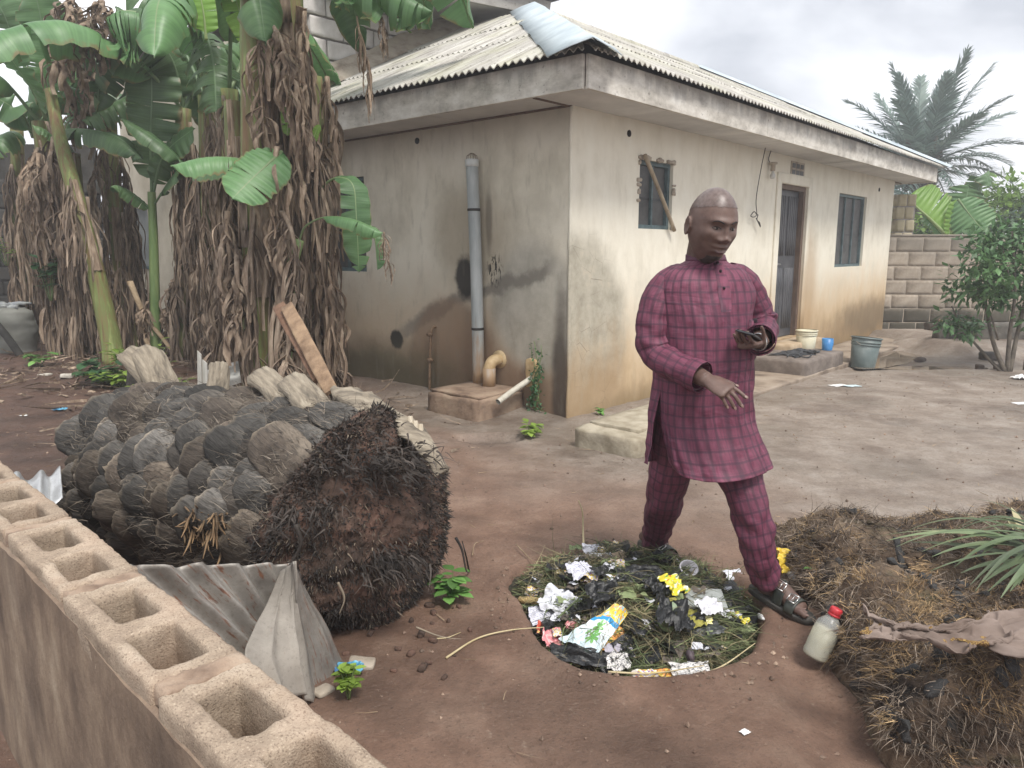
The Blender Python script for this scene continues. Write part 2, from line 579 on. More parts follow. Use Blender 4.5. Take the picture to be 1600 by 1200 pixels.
def blob(k, a, z, ca, cz, ra, rz, soft=0.35, nz=0.5, nscale=3.0, seed=0.0):
    """soft-edged patch of staining centred on a point of the wall"""
    n = k.noise(nscale, 5, 0.62, k.mapping(k.tc(), loc=(seed, seed * 1.7, seed * 0.6)))
    da = k.math('DIVIDE', k.math('SUBTRACT', a, ca), ra)
    dz = k.math('DIVIDE', k.math('SUBTRACT', z, cz), rz)
    r = k.math('SQRT', k.math('ADD', k.math('MULTIPLY', da, da), k.math('MULTIPLY', dz, dz)))
    r = k.math('ADD', r, k.math('MULTIPLY', k.math('SUBTRACT', n, 0.5), nz * 2))
    return k.smooth(r, 1 + soft, 1 - soft)
def times(k, m, f):
    return k.math('MULTIPLY', m, f)

# ---- plaster of the wall with the door
k = NT("cream_plaster")
s = k.sep(); a, z = s['X'], s['Z']
streak = k.noise(3.0, 5, 0.6, k.mapping(k.tc(), scale=(1.6, 1.6, 0.75)))
cl = k.noise(1.4, 6, 0.65)
col = k.ramp(k.math('ADD', k.math('MULTIPLY', streak, 0.5), k.math('MULTIPLY', cl, 0.5)), [(0.34, (0.60, 0.56, 0.46)), (0.5, (0.73, 0.69, 0.585)), (0.66, (0.80, 0.77, 0.67))])
# rain-splashed earth, thicker towards the ground and the far end
zz = k.math('ADD', z, k.math('MULTIPLY', k.math('SUBTRACT', streak, 0.5), -0.9))
zz = k.math('ADD', zz, k.math('MULTIPLY', a, -0.035))
col = k.mix(times(k, k.smooth(zz, 1.25, 0.2), 0.75), col, (0.50, 0.335, 0.165, 1))
col = k.mix(times(k, k.smooth(zz, 0.5, -0.15), 0.8), col, (0.25, 0.165, 0.085, 1))
# bare grey cement patch by the corner
gp = blob(k, a, z, -0.05, 0.55, 0.95, 1.05, 0.14, 0.16, 2.4, 3.0)
gcol = k.ramp(k.noise(4.5, 7, 0.7), [(0.3, (0.235, 0.215, 0.165)), (0.55, (0.40, 0.37, 0.30)), (0.72, (0.52, 0.45, 0.34))])
gcol = k.mix(times(k, k.smooth(zz, 0.95, 0.1), 0.75), gcol, (0.36, 0.235, 0.12, 1))
col = k.mix(times(k, gp, 0.9), col, gcol)
# hairline cracks in that patch
cr = k.math('LESS_THAN', k.voronoi(5.5, k.mapping(k.tc(), scale=(1, 1, 0.8)), feature='DISTANCE_TO_EDGE'), 0.006)
cr = k.math('MULTIPLY', cr, k.ramp(k.noise(1.6, 3, 0.5), [(0.46, 0.0), (0.56, 1.0)]))
col = k.mix(times(k, k.math('MULTIPLY', cr, gp), 0.5), col, (0.10, 0.085, 0.065, 1))
# grime under the end window and beside the door
col = k.mix(times(k, blob(k, a, z, 5.45, 0.8, 0.28, 0.9, 0.6, 0.5, 2.0, 1.0), 0.55), col, (0.40, 0.27, 0.15, 1))
col = k.mix(times(k, blob(k, a, z, 8.3, 0.35, 1.4, 0.30, 0.5, 0.6, 2.5, 7.0), 0.75), col, (0.16, 0.12, 0.075, 1))
col = k.mix(times(k, blob(k, a, z, 4.1, 0.0, 3.0, 0.16, 0.6, 0.5, 4.0, 9.0), 0.65), col, (0.13, 0.105, 0.05, 1))
# greyer towards the eaves, grey runs
col = k.mix(times(k, k.smooth(k.math('ADD', z, k.math('MULTIPLY', cl, 0.5)), 2.55, 2.95), 0.35), col, (0.36, 0.34, 0.30, 1))
rn = k.ramp(k.noise(4, 5, 0.65, k.mapping(k.tc(), scale=(2, 2, 0.45))), [(0.56, 0.0), (0.72, 1.0)])
col = k.mix(times(k, rn, 0.22), col, (0.33, 0.30, 0.23, 1))
nm = k.bump(k.noise(6, 8, 0.7), 0.35, 0.012)
nm = k.bump(k.noise(70, 4, 0.6), 0.3, 0.004, nm)
PLASTER_R = k.finish(col, 0.9, nm, 0.25)

# ---- plaster of the wall with the pipe
k = NT("grey_plaster")
s = k.sep(); a, z = s['Y'], s['Z']
streak = k.noise(2.6, 5, 0.6, k.mapping(k.tc(), scale=(1.4, 1.4, 0.8)))
cl = k.noise(1.2, 6, 0.65)
col = k.ramp(k.math('ADD', k.math('MULTIPLY', streak, 0.45), k.math('MULTIPLY', cl, 0.55)), [(0.34, (0.48, 0.44, 0.355)), (0.5, (0.66, 0.615, 0.51)), (0.66, (0.77, 0.725, 0.62))])
zz = k.math('ADD', z, k.math('MULTIPLY', k.math('SUBTRACT', cl, 0.5), -1.1))
zz = k.math('ADD', zz, k.math('MULTIPLY', k.math('SUBTRACT', streak, 0.5), -0.5))
col = k.mix(times(k, k.smooth(zz, 1.35, 0.55), 0.75), col, (0.40, 0.285, 0.18, 1))
col = k.mix(times(k, k.smooth(zz, 0.72, 0.1), 0.8), col, (0.175, 0.105, 0.065, 1))
col = k.mix(times(k, blob(k, a, z, 1.15, 1.55, 0.45, 0.45, 0.5, 0.45, 2.2, 4.0), 0.6), col, (0.31, 0.25, 0.17, 1))
# re-plastered grey field right of the pipe and its dark upper edge
col = k.mix(times(k, blob(k, a, z, 0.38, 0.95, 0.52, 0.55, 0.2, 0.2, 2.2, 2.0), 0.85), col, k.ramp(k.noise(3, 6, 0.65), [(0.35, (0.33, 0.31, 0.26)), (0.65, (0.50, 0.475, 0.41))]))
edge = k.math('ABSOLUTE', k.math('SUBTRACT', z, k.math('ADD', 1.42, k.math('ADD', k.math('MULTIPLY', a, -0.35), k.math('MULTIPLY', k.math('SUBTRACT', cl, 0.5), 0.55)))))
band = k.math('MULTIPLY', k.smooth(edge, 0.10, 0.02), k.smooth(a, 2.6, 1.9))
band = k.math('MULTIPLY', band, k.smooth(a, 0.10, 0.30))
col = k.mix(times(k, band, 0.8), col, (0.185, 0.17, 0.145, 1))
# arched fill left of the pipe
arch = blob(k, a, z, 1.45, 0.3, 0.62, 0.68, 0.10, 0.10, 2.5, 6.0)
col = k.mix(times(k, arch, 0.65), col, (0.235, 0.150, 0.095, 1))
# soot and mould
col = k.mix(times(k, blob(k, a, z, 1.24, 1.20, 0.135, 0.20, 0.22, 0.34, 8.0, 1.0), 0.93), col, (0.018, 0.018, 0.018, 1))
sp = k.ramp(k.noise(24, 4, 0.6, k.mapping(k.tc(), scale=(1, 1.6, 0.5))), [(0.50, 0.0), (0.56, 1.0)])
col = k.mix(k.math('MULTIPLY', blob(k, a, z, 0.86, 1.27, 0.09, 0.14, 0.4, 0.3, 8.0, 3.0), sp), col, (0.03, 0.03, 0.028, 1))
col = k.mix(times(k, blob(k, a, z, 2.27, 0.52, 0.10, 0.10, 0.2, 0.4, 9.0, 5.0), 0.93), col, (0.012, 0.013, 0.012, 1))
col = k.mix(times(k, blob(k, a, z, 2.6, 0.10, 1.3, 0.34, 0.6, 0.6, 2.0, 8.0), 0.75), col, (0.06, 0.062, 0.035, 1))
col = k.mix(times(k, blob(k, a, z, 0.09, 0.20, 0.085, 0.85, 0.45, 0.4, 3.0, 9.0), 0.85), col, (0.055, 0.042, 0.034, 1))
col = k.mix(times(k, blob(k, a, z, 0.93, 1.70, 0.04, 0.28, 0.5, 0.4, 5.0, 2.0), 0.6), col, (0.10, 0.08, 0.06, 1))
col = k.mix(times(k, k.smooth(k.math('ADD', z, k.math('MULTIPLY', cl, 0.6)), 2.5, 3.0), 0.45), col, (0.25, 0.24, 0.215, 1))  # greyer towards the top of the wall
rn = k.ramp(k.noise(5, 4, 0.6, k.mapping(k.tc(), scale=(2, 2, 0.6), loc=(0, 3, 0))), [(0.55, 0.0), (0.72, 1.0)])
col = k.mix(times(k, rn, 0.3), col, (0.22, 0.195, 0.155, 1))
nm = k.bump(k.noise(5, 8, 0.7), 0.4, 0.014)
nm = k.bump(k.noise(70, 4, 0.6), 0.3, 0.004, nm)
PLASTER_L = k.finish(col, 0.92, nm, 0.25)

M_TEAL = simple("teal_paint", (0.050, 0.085, 0.095), (0.105, 0.155, 0.165), 14, 0.55, 0.3)
M_NET = simple("mosquito_net", (0.050, 0.052, 0.052), (0.10, 0.10, 0.098), 6, 0.55, 0.25, 300)
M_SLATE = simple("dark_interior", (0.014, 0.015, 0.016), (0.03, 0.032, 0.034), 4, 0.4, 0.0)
M_DOOR = simple("steel_door", (0.045, 0.048, 0.056), (0.085, 0.086, 0.094), 5, 0.5, 0.2, 60)
M_BROWNFRAME = simple("door_frame_wood", (0.085, 0.055, 0.038), (0.16, 0.105, 0.075), 9, 0.75, 0.4, stretch=(6, 6, 0.6))
M_STICK = simple("bare_stick", (0.24, 0.19, 0.13), (0.40, 0.33, 0.24), 12, 0.85, 0.5, stretch=(1, 1, 0.2))
M_SOFFIT = simple("soffit_board", (0.46, 0.455, 0.445), (0.58, 0.57, 0.55), 2.5, 0.9, 0.2, 30, vary=0.08)
M_CEMENT = simple("rough_cement", (0.19, 0.155, 0.12), (0.36, 0.31, 0.25), 5, 0.9, 0.6, 24, 0.012, c3=(0.42, 0.37, 0.30))
M_BLACK = simple("black_hole", (0.006, 0.006, 0.006), None, 4, 0.9, 0.0)
M_WIRE = simple("black_wire", (0.03, 0.028, 0.026), None, 4, 0.6, 0.0)

# weathered fascia: white-grey cement board with dark water stains along its top
k = NT("weathered_fascia")
s = k.sep()
n1 = k.noise(3.5, 6, 0.68, k.mapping(k.tc(), scale=(1, 1, 2.0)))
col = k.ramp(n1, [(0.33, (0.36, 0.335, 0.295)), (0.52, (0.58, 0.55, 0.495)), (0.7, (0.74, 0.72, 0.67))])
st = k.noise(2.2, 5, 0.6, k.mapping(k.tc(), scale=(2.2, 2.2, 0.25), loc=(2, 1, 0)))
col = k.mix(k.math('MULTIPLY', k.smooth(k.math('ADD', s['Z'], k.math('MULTIPLY', k.math('SUBTRACT', st, 0.5), 0.5)), 2.70, 2.84), 0.62), col, (0.21, 0.20, 0.19, 1))
col = k.mix(k.ramp(k.noise(17, 4, 0.6), [(0.62, 0.0), (0.72, 0.75)]), col, (0.13, 0.115, 0.095, 1))
FASCIA = k.finish(col, 0.88, k.bump(k.noise(22, 7, 0.7), 0.5, 0.01), 0.25)

# asbestos-cement corrugated roofing with lichen streaks along the slope
k = NT("roof_sheeting")
s = k.sep()
ln = k.noise(5, 6, 0.65, k.mapping(k.tc(), scale=(0.35, 5.0, 0.5)))
ln2 = k.noise(5, 6, 0.65, k.mapping(k.tc(), scale=(5.0, 0.35, 0.5)))
sel = k.math('GREATER_THAN', s['Y'], s['X'])
lk = k.mix(sel, ln2, ln)
col = k.ramp(lk, [(0.33, (0.16, 0.145, 0.13)), (0.47, (0.40, 0.38, 0.345)), (0.6, (0.50, 0.485, 0.45)), (0.74, (0.62, 0.61, 0.565))])
col = k.mix(1.0, col, k.ramp(k.rand(), [(0.0, 0.86), (1.0, 1.1)]), 'MULTIPLY')
col = k.mix(k.ramp(k.noise(30, 4, 0.6), [(0.62, 0.0), (0.70, 0.7)]), col, (0.10, 0.085, 0.07, 1))
col = k.mix(k.math('MULTIPLY', k.ramp(k.noise(1.6, 4, 0.6), [(0.45, 0.0), (0.7, 1.0)]), 0.3), col, (0.45, 0.46, 0.26, 1))
ROOF = k.finish(col, 0.85, k.bump(k.noise(60, 5, 0.6), 0.3, 0.006), 0.3)
M_CAP = simple("blue_grey_cap", (0.33, 0.39, 0.43), (0.48, 0.54, 0.57), 3, 0.7, 0.25, 14, 0.01)

house = empty("bungalow", CORNER, H_ROT)
tag(house, "cream plastered bungalow with stained walls, hipped corrugated roof, teal windows and dark door", "house")
LU, LV = 9.15, 3.8
OV, SOF, EAVE = 0.5, 2.60, 2.82
WIN1 = (1.05, 1.66, 1.65, 2.28); DOOR = (4.30, 5.20, 0.30, 2.27); WIN2 = (6.45, 7.72, 1.20, 2.27)
WINL = (2.74, 3.50, 1.22, 2.22)

mb = MB()
wall_faces(mb, 0.0, LU, -0.15, SOF + 0.02, [WIN1, DOOR, WIN2], lambda a, z, d: (a, d, z), 0.13)
wr = mb.build("plastered_wall", PLASTER_R, house, smooth=False)
mb = MB()
wall_faces(mb, 0.0, LV, -0.15, SOF + 0.02, [WINL], lambda a, z, d: (d, a, z), 0.13)
wl = mb.build("plastered_wall", PLASTER_L, house, smooth=False)
wl['label'] = "greyish side wall with soot and mud stains"
mb = MB()
mb.add(*box(0.14, LU - 0.14, 0.14, 0.2, -0.1, SOF)); mb.add(*box(0.14, 0.2, 0.21, 5.4, -0.1, SOF))
mb.build("inner_wall", M_SLATE, house, smooth=False)
mb = MB(); mb.add([(LU, 0, -0.1), (LU, 5.4, -0.1), (LU, 5.4, SOF + 0.02), (LU, 0, SOF + 0.02)], [(0, 1, 2, 3)])
mb.build("end_wall", PLASTER_R, house, smooth=False)
# worn arris of the corner, a slightly proud bead of old render
t = np.linspace(-0.1, SOF, 40)
P = np.stack([0.004 + 0.006 * fbm(np.stack([t * 3, 0 * t, 0 * t], -1), 3, 3), 0.004 + 0.006 * fbm(np.stack([t * 3, 0 * t + 5, 0 * t], -1), 3, 3), t], -1)
mb = MB(); mb.add(*tube(P, 0.016 + 0.006 * fbm(np.stack([t * 8, 0 * t, 0 * t], -1), 2, 6), 8)); mb.build("corner_bead", PLASTER_R, house)

def window(h, side, bars, mat_frame=M_TEAL):
    """casement set 7 cm into its opening: frame, netted panes"""
    a0, a1, z0, z1 = h
    f = (lambda a, d, z: (a, d, z)) if side == 'R' else (lambda a, d, z: (d, a, z))
    def bx(mb, A0, A1, D0, D1, Z0, Z1):
        V, F = box(A0, A1, D0, D1, Z0, Z1)
        mb.add([f(*p) for p in V], F)
    mb = MB(); w = 0.04
    bx(mb, a0, a1, 0.035, 0.10, z0, z0 + w); bx(mb, a0, a1, 0.035, 0.10, z1 - w, z1)
    bx(mb, a0, a0 + w, 0.036, 0.099, z0 + w, z1 - w); bx(mb, a1 - w, a1, 0.036, 0.099, z0 + w, z1 - w)
    fr = mb.build("window", mat_frame, house, smooth=False)
    n = bars + 1
    wd = (a1 - a0 - 2 * w) / n
    for i in range(n):
        mb = MB(); A0 = a0 + w + i * wd
        bx(mb, A0 + 0.004, A0 + wd - 0.004, 0.072, 0.082, z0 + w + 0.003, z1 - w - 0.003)
        mb.build("netted_pane", M_NET, fr, smooth=False)
    for i in range(1, n):
        mb = MB(); A0 = a0 + w + i * wd
        bx(mb, A0 - 0.014, A0 + 0.014, 0.045, 0.09, z0 + w, z1 - w)
        mb.build("mullion", mat_frame, fr, smooth=False)
    mb = MB(); zm = z0 + (z1 - z0) * 0.45
    bx(mb, a0 + w, a1 - w, 0.066, 0.0715, zm - 0.012, zm + 0.012); mb.build("glazing_bar", M_SLATE, fr, smooth=False)
    return fr
w1 = window(WIN1, 'R', 1); w2 = window(WIN2, 'R', 2); w3 = window(WINL, 'L', 1)
# broken render round the head of the small window
mb = MB()
for i in range(26):
    t = rng.rand(); side = rng.choice(3, p=[0.5, 0.2, 0.3])
    a = WIN1[0] + t * 0.61 if side == 0 else (WIN1[0] - 0.012 if side == 1 else WIN1[1] + 0.014)
    z = WIN1[3] + 0.012 if side == 0 else WIN1[2] + t * 0.63
    V, F = rounded_box(*(rng.uniform(0.03, 0.075, 3) * [1, 0.5, 0.7]), n=2, rad=0.012, amp=0.012, nscale=30, seed=i)
    mb.add(V + [a, -0.002, z], F)
tag(mb.build("broken_render", M_CEMENT, house), kind='stuff')
# stick wedged across the small window
mb = MB(); P = bez([(1.055, -0.045, 2.31), (1.32, -0.055, 2.0), (1.64, -0.05, 1.64)], 14)
mb.add(*tube(P, np.linspace(0.021, 0.019, 14), 8))
st = mb.build("stick", M_STICK)
st.location = CORNER; st.rotation_euler = (0, 0, H_ROT)
tag(st, "bare straight stick wedged diagonally across the small teal window", "stick")

# door: frame, fluted steel leaf, handle
mb = MB()
a0, a1, z0, z1 = DOOR
for V, F in (box(a0, a0 + 0.07, 0.02, 0.12, z0, z1), box(a1 - 0.07, a1, 0.02, 0.12, z0, z1), box(a0 + 0.07, a1 - 0.07, 0.021, 0.119, z1 - 0.06, z1)):
    mb.add(V, F)
door = mb.build("door", M_BROWNFRAME, house, smooth=False)
mb = MB(); mb.add(*box(a0 + 0.07, a1 - 0.07, 0.085, 0.115, z0 + 0.01, z1 - 0.06)); leaf = mb.build("door_leaf", M_DOOR, door, smooth=False)
for (b0, b1, c0, c1) in [(0.11, 0.42, 0.12, 0.92), (0.48, 0.79, 0.12, 0.92), (0.11, 0.42, 1.08, 1.84), (0.48, 0.79, 1.08, 1.84)]:
    mb = MB(); n = 5; w = (b1 - b0) / n
    for i in range(n):
        V, F = rounded_box(w * 0.8, 0.026, c1 - c0, 2, 0.009)
        mb.add(V + [a0 + b0 + w * (i + 0.5), 0.083, z0 + (c0 + c1) / 2], F)
    mb.build("fluted_panel", M_DOOR, door)
mb = MB(); mb.add(*tube([(a0 + 0.13, 0.08, 1.27), (a0 + 0.13, 0.035, 1.27), (a0 + 0.22, 0.03, 1.27)], 0.011, 8)); mb.build("handle", simple("worn_steel", (0.3, 0.3, 0.3), None, 5, 0.35, 0, metal=0.8), door)
# raised plaster surround and threshold
mb = MB()
for V, F in (rounded_box(0.13, 0.03, 2.12, 4, 0.013, 0.006, 12, 1), ):
    mb.add(V + [a0 - 0.066, -0.012, 1.32], F); mb.add(V + [a1 + 0.066, -0.012, 1.32], F)
V, F = rounded_box(1.16, 0.03, 0.13, 4, 0.013, 0.006, 12, 2); mb.add(V + [4.75, -0.012, 2.335], F)
mb.build("door_surround", PLASTER_R, house)
V, F = rounded_box(1.15, 0.34, 0.32, 6, 0.03, 0.02, 8, 5)
mb = MB(); mb.add(V + [4.78, -0.16, 0.13], F); mb.build("threshold", simple("threshold_cement", (0.34, 0.25, 0.16), (0.50, 0.40, 0.28), 4, 0.9, 0.5, 22, 0.012), house)

# pierced vent above the door: four little openings in a block
mb = MB()
mb.add(*box(4.58, 5.02, -0.012, 0.02, 2.385, 2.56))
vent = mb.build("vent_block", M_CEMENT, house, smooth=False)
for i in range(3):
    for j in range(2):
        mb = MB(); u0 = 4.61 + i * 0.135; zz0 = 2.40 + j * 0.08
        mb.add(*box(u0, u0 + 0.10, -0.016, 0.0, zz0, zz0 + 0.055)); mb.build("vent_opening", M_SLATE, vent, smooth=False)
# round vent holes under the eaves
for (uu, side, zz0) in [(0.85, 'R', 2.48), (8.3, 'R', 2.42), (1.88, 'L', 2.50)]:
    P = [(uu, -0.008, zz0), (uu, 0.01, zz0)] if side == 'R' else [(-0.008, uu, zz0), (0.01, uu, zz0)]
    mb = MB(); mb.add(*tube(P, 0.03, 12)); mb.build("vent_hole", M_BLACK, house)

# ---- eaves
for (b0, b1) in [(-OV, 2.6), (2.606, 5.9), (5.906, LU + OV)]:
    mb = MB(); V, F = rounded_box(b1 - b0, 0.035, EAVE - SOF + 0.02, 5, 0.006, 0.004, 5, int(b1 * 10))
    mb.add(V + [(b0 + b1) / 2, -OV - 0.012, (EAVE + SOF) / 2], F); mb.build("fascia_board", FASCIA, house, smooth=False)
for (b0, b1) in [(-OV + 0.01, 3.76)]:
    mb = MB(); V, F = rounded_box(0.035, b1 - b0, EAVE - SOF + 0.02, 5, 0.006, 0.004, 5, 77)
    mb.add(V + [-OV - 0.012, (b0 + b1) / 2, (EAVE + SOF) / 2], F); mb.build("fascia_board", FASCIA, house, smooth=False)
mb = MB(); V, F = rounded_box(0.035, 5.6 + OV, EAVE - SOF + 0.02, 3, 0.006, 0.003, 5, 78)
mb.add(V + [LU + OV + 0.012, (5.6 - OV) / 2 + 0.02, (EAVE + SOF) / 2], F); mb.build("fascia_board", FASCIA, house, smooth=False)
u = -OV + 0.01
while u < LU + OV - 0.05:
    u1 = min(u + 1.22, LU + OV - 0.02)
    mb = MB(); V, F = box(u + 0.004, u1 - 0.004, -OV + 0.008, 0.03, SOF + 0.012, SOF + 0.02)
    V[:, 2] += rng.uniform(-0.004, 0.004); mb.add(V, F); mb.build("soffit_panel", M_SOFFIT, house, smooth=False); u = u1
v = 0.035
while v < 3.7:
    v1 = min(v + 1.22, 3.78)
    mb = MB(); V, F = box(-OV + 0.008, 0.03, v + 0.004, v1 - 0.004, SOF + 0.012, SOF + 0.02)
    V[:, 2] += rng.uniform(-0.004, 0.004); mb.add(V, F); mb.build("soffit_panel", M_SOFFIT, house, smooth=False); v = v1
mb = MB()
mb.add(*tube([(-OV + 0.05, 0.03, SOF + 0.006), (LU + OV, 0.03, SOF + 0.006)], 0.012, 6)); mb.add(*tube([(0.0, 0.0, SOF + 0.005), (0.0, 3.75, SOF + 0.005)], 0.012, 6))
mb.build("eave_batten", M_BROWNFRAME, house)

# ---- roof: sheets on two slopes, hip cap, decks behind
TAN = math.tan(math.radians(26.5)); KR = 2.95
roof = MB()
RE = OV + 0.07
V = [(-RE + 0.1, -RE + 0.1, EAVE + 0.0), (LU + RE - .1, -RE + .1, EAVE), (LU + RE - KR, -RE + KR, EAVE + TAN * KR - 0.05), (-RE + KR, -RE + KR, EAVE + TAN * KR - 0.05),
     (-RE + 0.1, 3.75, EAVE), (-RE + KR, 3.75, EAVE + TAN * KR - 0.05), (LU + RE - 0.1, 5.6, EAVE), (LU + RE - KR, 5.6, EAVE + TAN * KR - 0.05)]
roof.add(V, [(0, 1, 2, 3), (0, 3, 5, 4), (1, 6, 7, 2), (3, 2, 7, 5)])
rf = roof.build("roof", simple("roof_underside", (0.10, 0.09, 0.085), None, 3, 0.9, 0), house, smooth=False)
def sheet(face, col0, col1, s0, s1, lift):
    """one corrugated sheet on slope 'L' or 'R'; col = position along the eave, s = run up the slope in plan"""
    nc = max(8, int((col1 - col0) / 0.0128)); ns = 5
    cc = np.linspace(col0, col1, nc); ss = np.linspace(s0, s1, ns)
    Cg, Sg = np.meshgrid(cc, ss, indexing='ij')
    lim = -RE + Sg                                     # the hip line
    if face == 'L':
        Cg = np.maximum(Cg, lim)
    else:
        Cg = np.clip(Cg, lim, LU + RE - Sg)
    zc = EAVE + 0.035 + TAN * Sg + 0.0145 * np.sin(2 * math.pi * Cg / 0.0765) + lift + 0.012 * (1 - (Sg - s0) / (s1 - s0)) + rng.uniform(-.003, .003)
    zc = zc + 0.004 * fbm(np.stack([Cg * 2, Sg * 2, 0 * Cg], -1), 2, 12)
    P = np.stack([-RE + Sg, Cg, zc], -1) if face == 'L' else np.stack([Cg, -RE + Sg, zc], -1)
    mb = MB(); P0 = P.reshape(-1, 3)
    mb.add(P0, grid_faces(nc, ns))
    edge = P[:, 0, :]; mb.add(np.vstack([edge, edge - [0, 0, 0.009]]), [(i, i + 1, nc + i + 1, nc + i) for i in range(nc - 1)])
    mb.build("roof_sheet", ROOF, rf)
rows = [(-0.05, 1.02), (0.97, 1.97), (1.92, KR)]
for ri, (s0, s1) in enumerate(rows):
    c = -RE
    while c < 3.7:
        if min(c + 0.925, 3.74) > -RE + s0 + 0.02:
            sheet('L', c, min(c + 0.945, 3.74), s0, s1, 0.004 * ri)
        c += 0.925
    c = -RE
    while c < LU + RE:
        if c + 0.925 > -RE + s0 and c < LU + RE - s0:
            sheet('R', c, min(c + 0.945, LU + RE), s0, s1, 0.004 * ri)
        c += 0.925
# bent metal cap over the hip
n = 16
ss = np.linspace(-0.14, KR + 0.05, n); cap = []
for s_ in ss:
    zc = EAVE + 0.085 + TAN * s_
    wob = 0.012 * math.sin(s_ * 9)
    for d, dz in ((-0.40, -0.02), (-0.2, 0.012), (0.0, 0.03), (0.2, 0.012), (0.36, -0.03)):
        # d < 0 spreads over the pipe side, d > 0 over the door side
        uu = -RE + s_ + max(d, 0.0); vv = -RE + s_ + max(-d, 0.0)
        cap.append((uu, vv, zc + dz + wob * abs(d) * 3 + (0.02 if d > 0.3 and s_ < 0.2 else 0)))
mb = MB(); mb.add(cap, grid_faces(n, 5)); cp = mb.build("hip_cap", M_CAP, rf)
cp['label'] = "pale blue metal cap over the hip"
sol = cp.modifiers.new("thickness", 'SOLIDIFY'); sol.thickness = 0.006
# matching cap at the far hip
cap = []
for s_ in ss:
    zc = EAVE + 0.09 + TAN * s_
    for d in (-0.22, 0.0, 0.22):
        cap.append((LU + RE - s_ - max(-d, 0), -RE + s_ + max(d, 0), zc + (0.03 if d == 0 else -0.01)))
mb = MB(); mb.add(cap, grid_faces(n, 3)); mb.build("hip_cap", M_CAP, rf)
# ridge tiles
for i in range(4):
    u0 = -RE + KR + 0.15 + i * 0.95; u1 = min(u0 + 0.98, LU + RE - KR)
    t = np.linspace(0, math.pi, 9); P = []
    for uu in (u0, u1):
        for a in t:
            P.append((uu, -RE + KR + 0.10 * math.cos(a), EAVE + TAN * KR + 0.0 + 0.075 * math.sin(a) + 0.004 * i))
    mb = MB(); mb.add(P, grid_faces(2, 9)); mb.build("ridge_tile", ROOF, rf)

# ================================================================== things fixed to or standing at the house
def at_house(o):
    o.location = CORNER; o.rotation_euler = (0, 0, H_ROT)
    return o
def house_empty(name):
    return empty(name, CORNER, H_ROT)

k = NT("grey_pvc")
s = k.sep()
n1 = k.noise(4, 6, 0.65, k.mapping(k.tc(), scale=(3, 3, 0.5)))
col = k.ramp(n1, [(0.35, (0.30, 0.33, 0.335)), (0.65, (0.46, 0.49, 0.49))])
col = k.mix(k.smooth(k.math('ADD', s['Z'], k.math('MULTIPLY', k.math('SUBTRACT', n1, 0.5), 1.2)), 0.75, 0.25), col, (0.36, 0.24, 0.14, 1))
PVC = k.finish(col, 0.5, k.bump(k.noise(40, 4, 0.6), 0.15, 0.004))
M_YPIPE = simple("stained_pvc", (0.40, 0.27, 0.13), (0.60, 0.46, 0.27), 9, 0.6, 0.3, 30)
vp = house_empty("vent_pipe")
tag(vp, "tall grey plastic vent pipe standing against the side wall on the concrete base", "pipe")
mb = MB(); P = bez([(-0.075, 1.0, 0.19), (-0.08, 1.015, 1.2), (-0.09, 1.05, 2.22)], 16); mb.add(*tube(P, 0.056, 20)); mb.build("pipe_shaft", PVC, vp)
top = P[-1]
mb = MB(); V, F = lathe([(0.0575, -0.03), (0.064, -0.028), (0.064, 0.03), (0.050, 0.038), (0.0, 0.04)], 20); mb.add(V + top, F); mb.build("collar", simple("pale_pvc", (0.52, 0.55, 0.55), (0.62, 0.64, 0.63), 6, 0.5, 0.1), vp)
mb = MB()
for i in range(12):
    a = i * math.pi / 6; ca, sa = math.cos(a), math.sin(a)
    mb.add(*tube([top + np.array([0.05 * ca, 0.05 * sa, 0.035]), top + np.array([0.046 * ca, 0.046 * sa, 0.065]), top + np.array([0.012 * ca, 0.012 * sa, 0.088])], 0.004, 5))
mb.build("wire_cowl", M_CEMENT, vp)
for zz0 in (1.83, 0.72):
    j = int(np.argmin(abs(P[:, 2] - zz0)))
    mb = MB(); V, F = lathe([(0.057, -0.012), (0.061, -0.008), (0.061, 0.008), (0.057, 0.012)], 20); mb.add(V + P[j], F); mb.build("pipe_strap", M_WIRE, vp)

ch = house_empty("inspection_chamber")
tag(ch, "low earth-stained concrete block under the grey vent pipe", "concrete block")
V, F = rounded_box(0.62, 0.66, 0.34, 8, 0.035, 0.025, 6, 4)
M_EARTHCEM = simple("earthy_cement", (0.13, 0.085, 0.06), (0.27, 0.19, 0.135), 5, 0.92, 0.7, 20, 0.015, c3=(0.33, 0.25, 0.18))
mb = MB(); mb.add(V + [-0.31, 0.81, 0.03], F); mb.build("body", M_EARTHCEM, ch)
V, F = rounded_box(0.58, 0.62, 0.03, 5, 0.012, 0.008, 8, 9)
mb = MB(); mb.add(V + [-0.30, 0.81, 0.203], F); mb.build("slab", M_EARTHCEM, ch)

el = house_empty("elbow_pipe")
tag(el, "short yellow-stained elbow pipe coming out of the wall into the concrete base", "pipe")
mb = MB(); a = np.linspace(0, math.pi / 2, 8)
P = [(0.02, 0.80, 0.45)] + [(-0.06 - 0.085 * math.sin(t), 0.80, 0.365 + 0.085 * math.cos(t)) for t in a]
mb.add(*tube(P, 0.054, 18)); mb.build("bend", M_YPIPE, el)
mb = MB(); mb.add(*tube([(-0.145, 0.80, 0.385), (-0.146, 0.80, 0.20)], 0.060, 18)); mb.build("socket", PVC, el)
mb = MB(); mb.add(*tube([(-0.012, 0.80, 0.45), (0.01, 0.80, 0.45)], 0.085, 18)); mb.build("wall_collar", M_YPIPE, el)

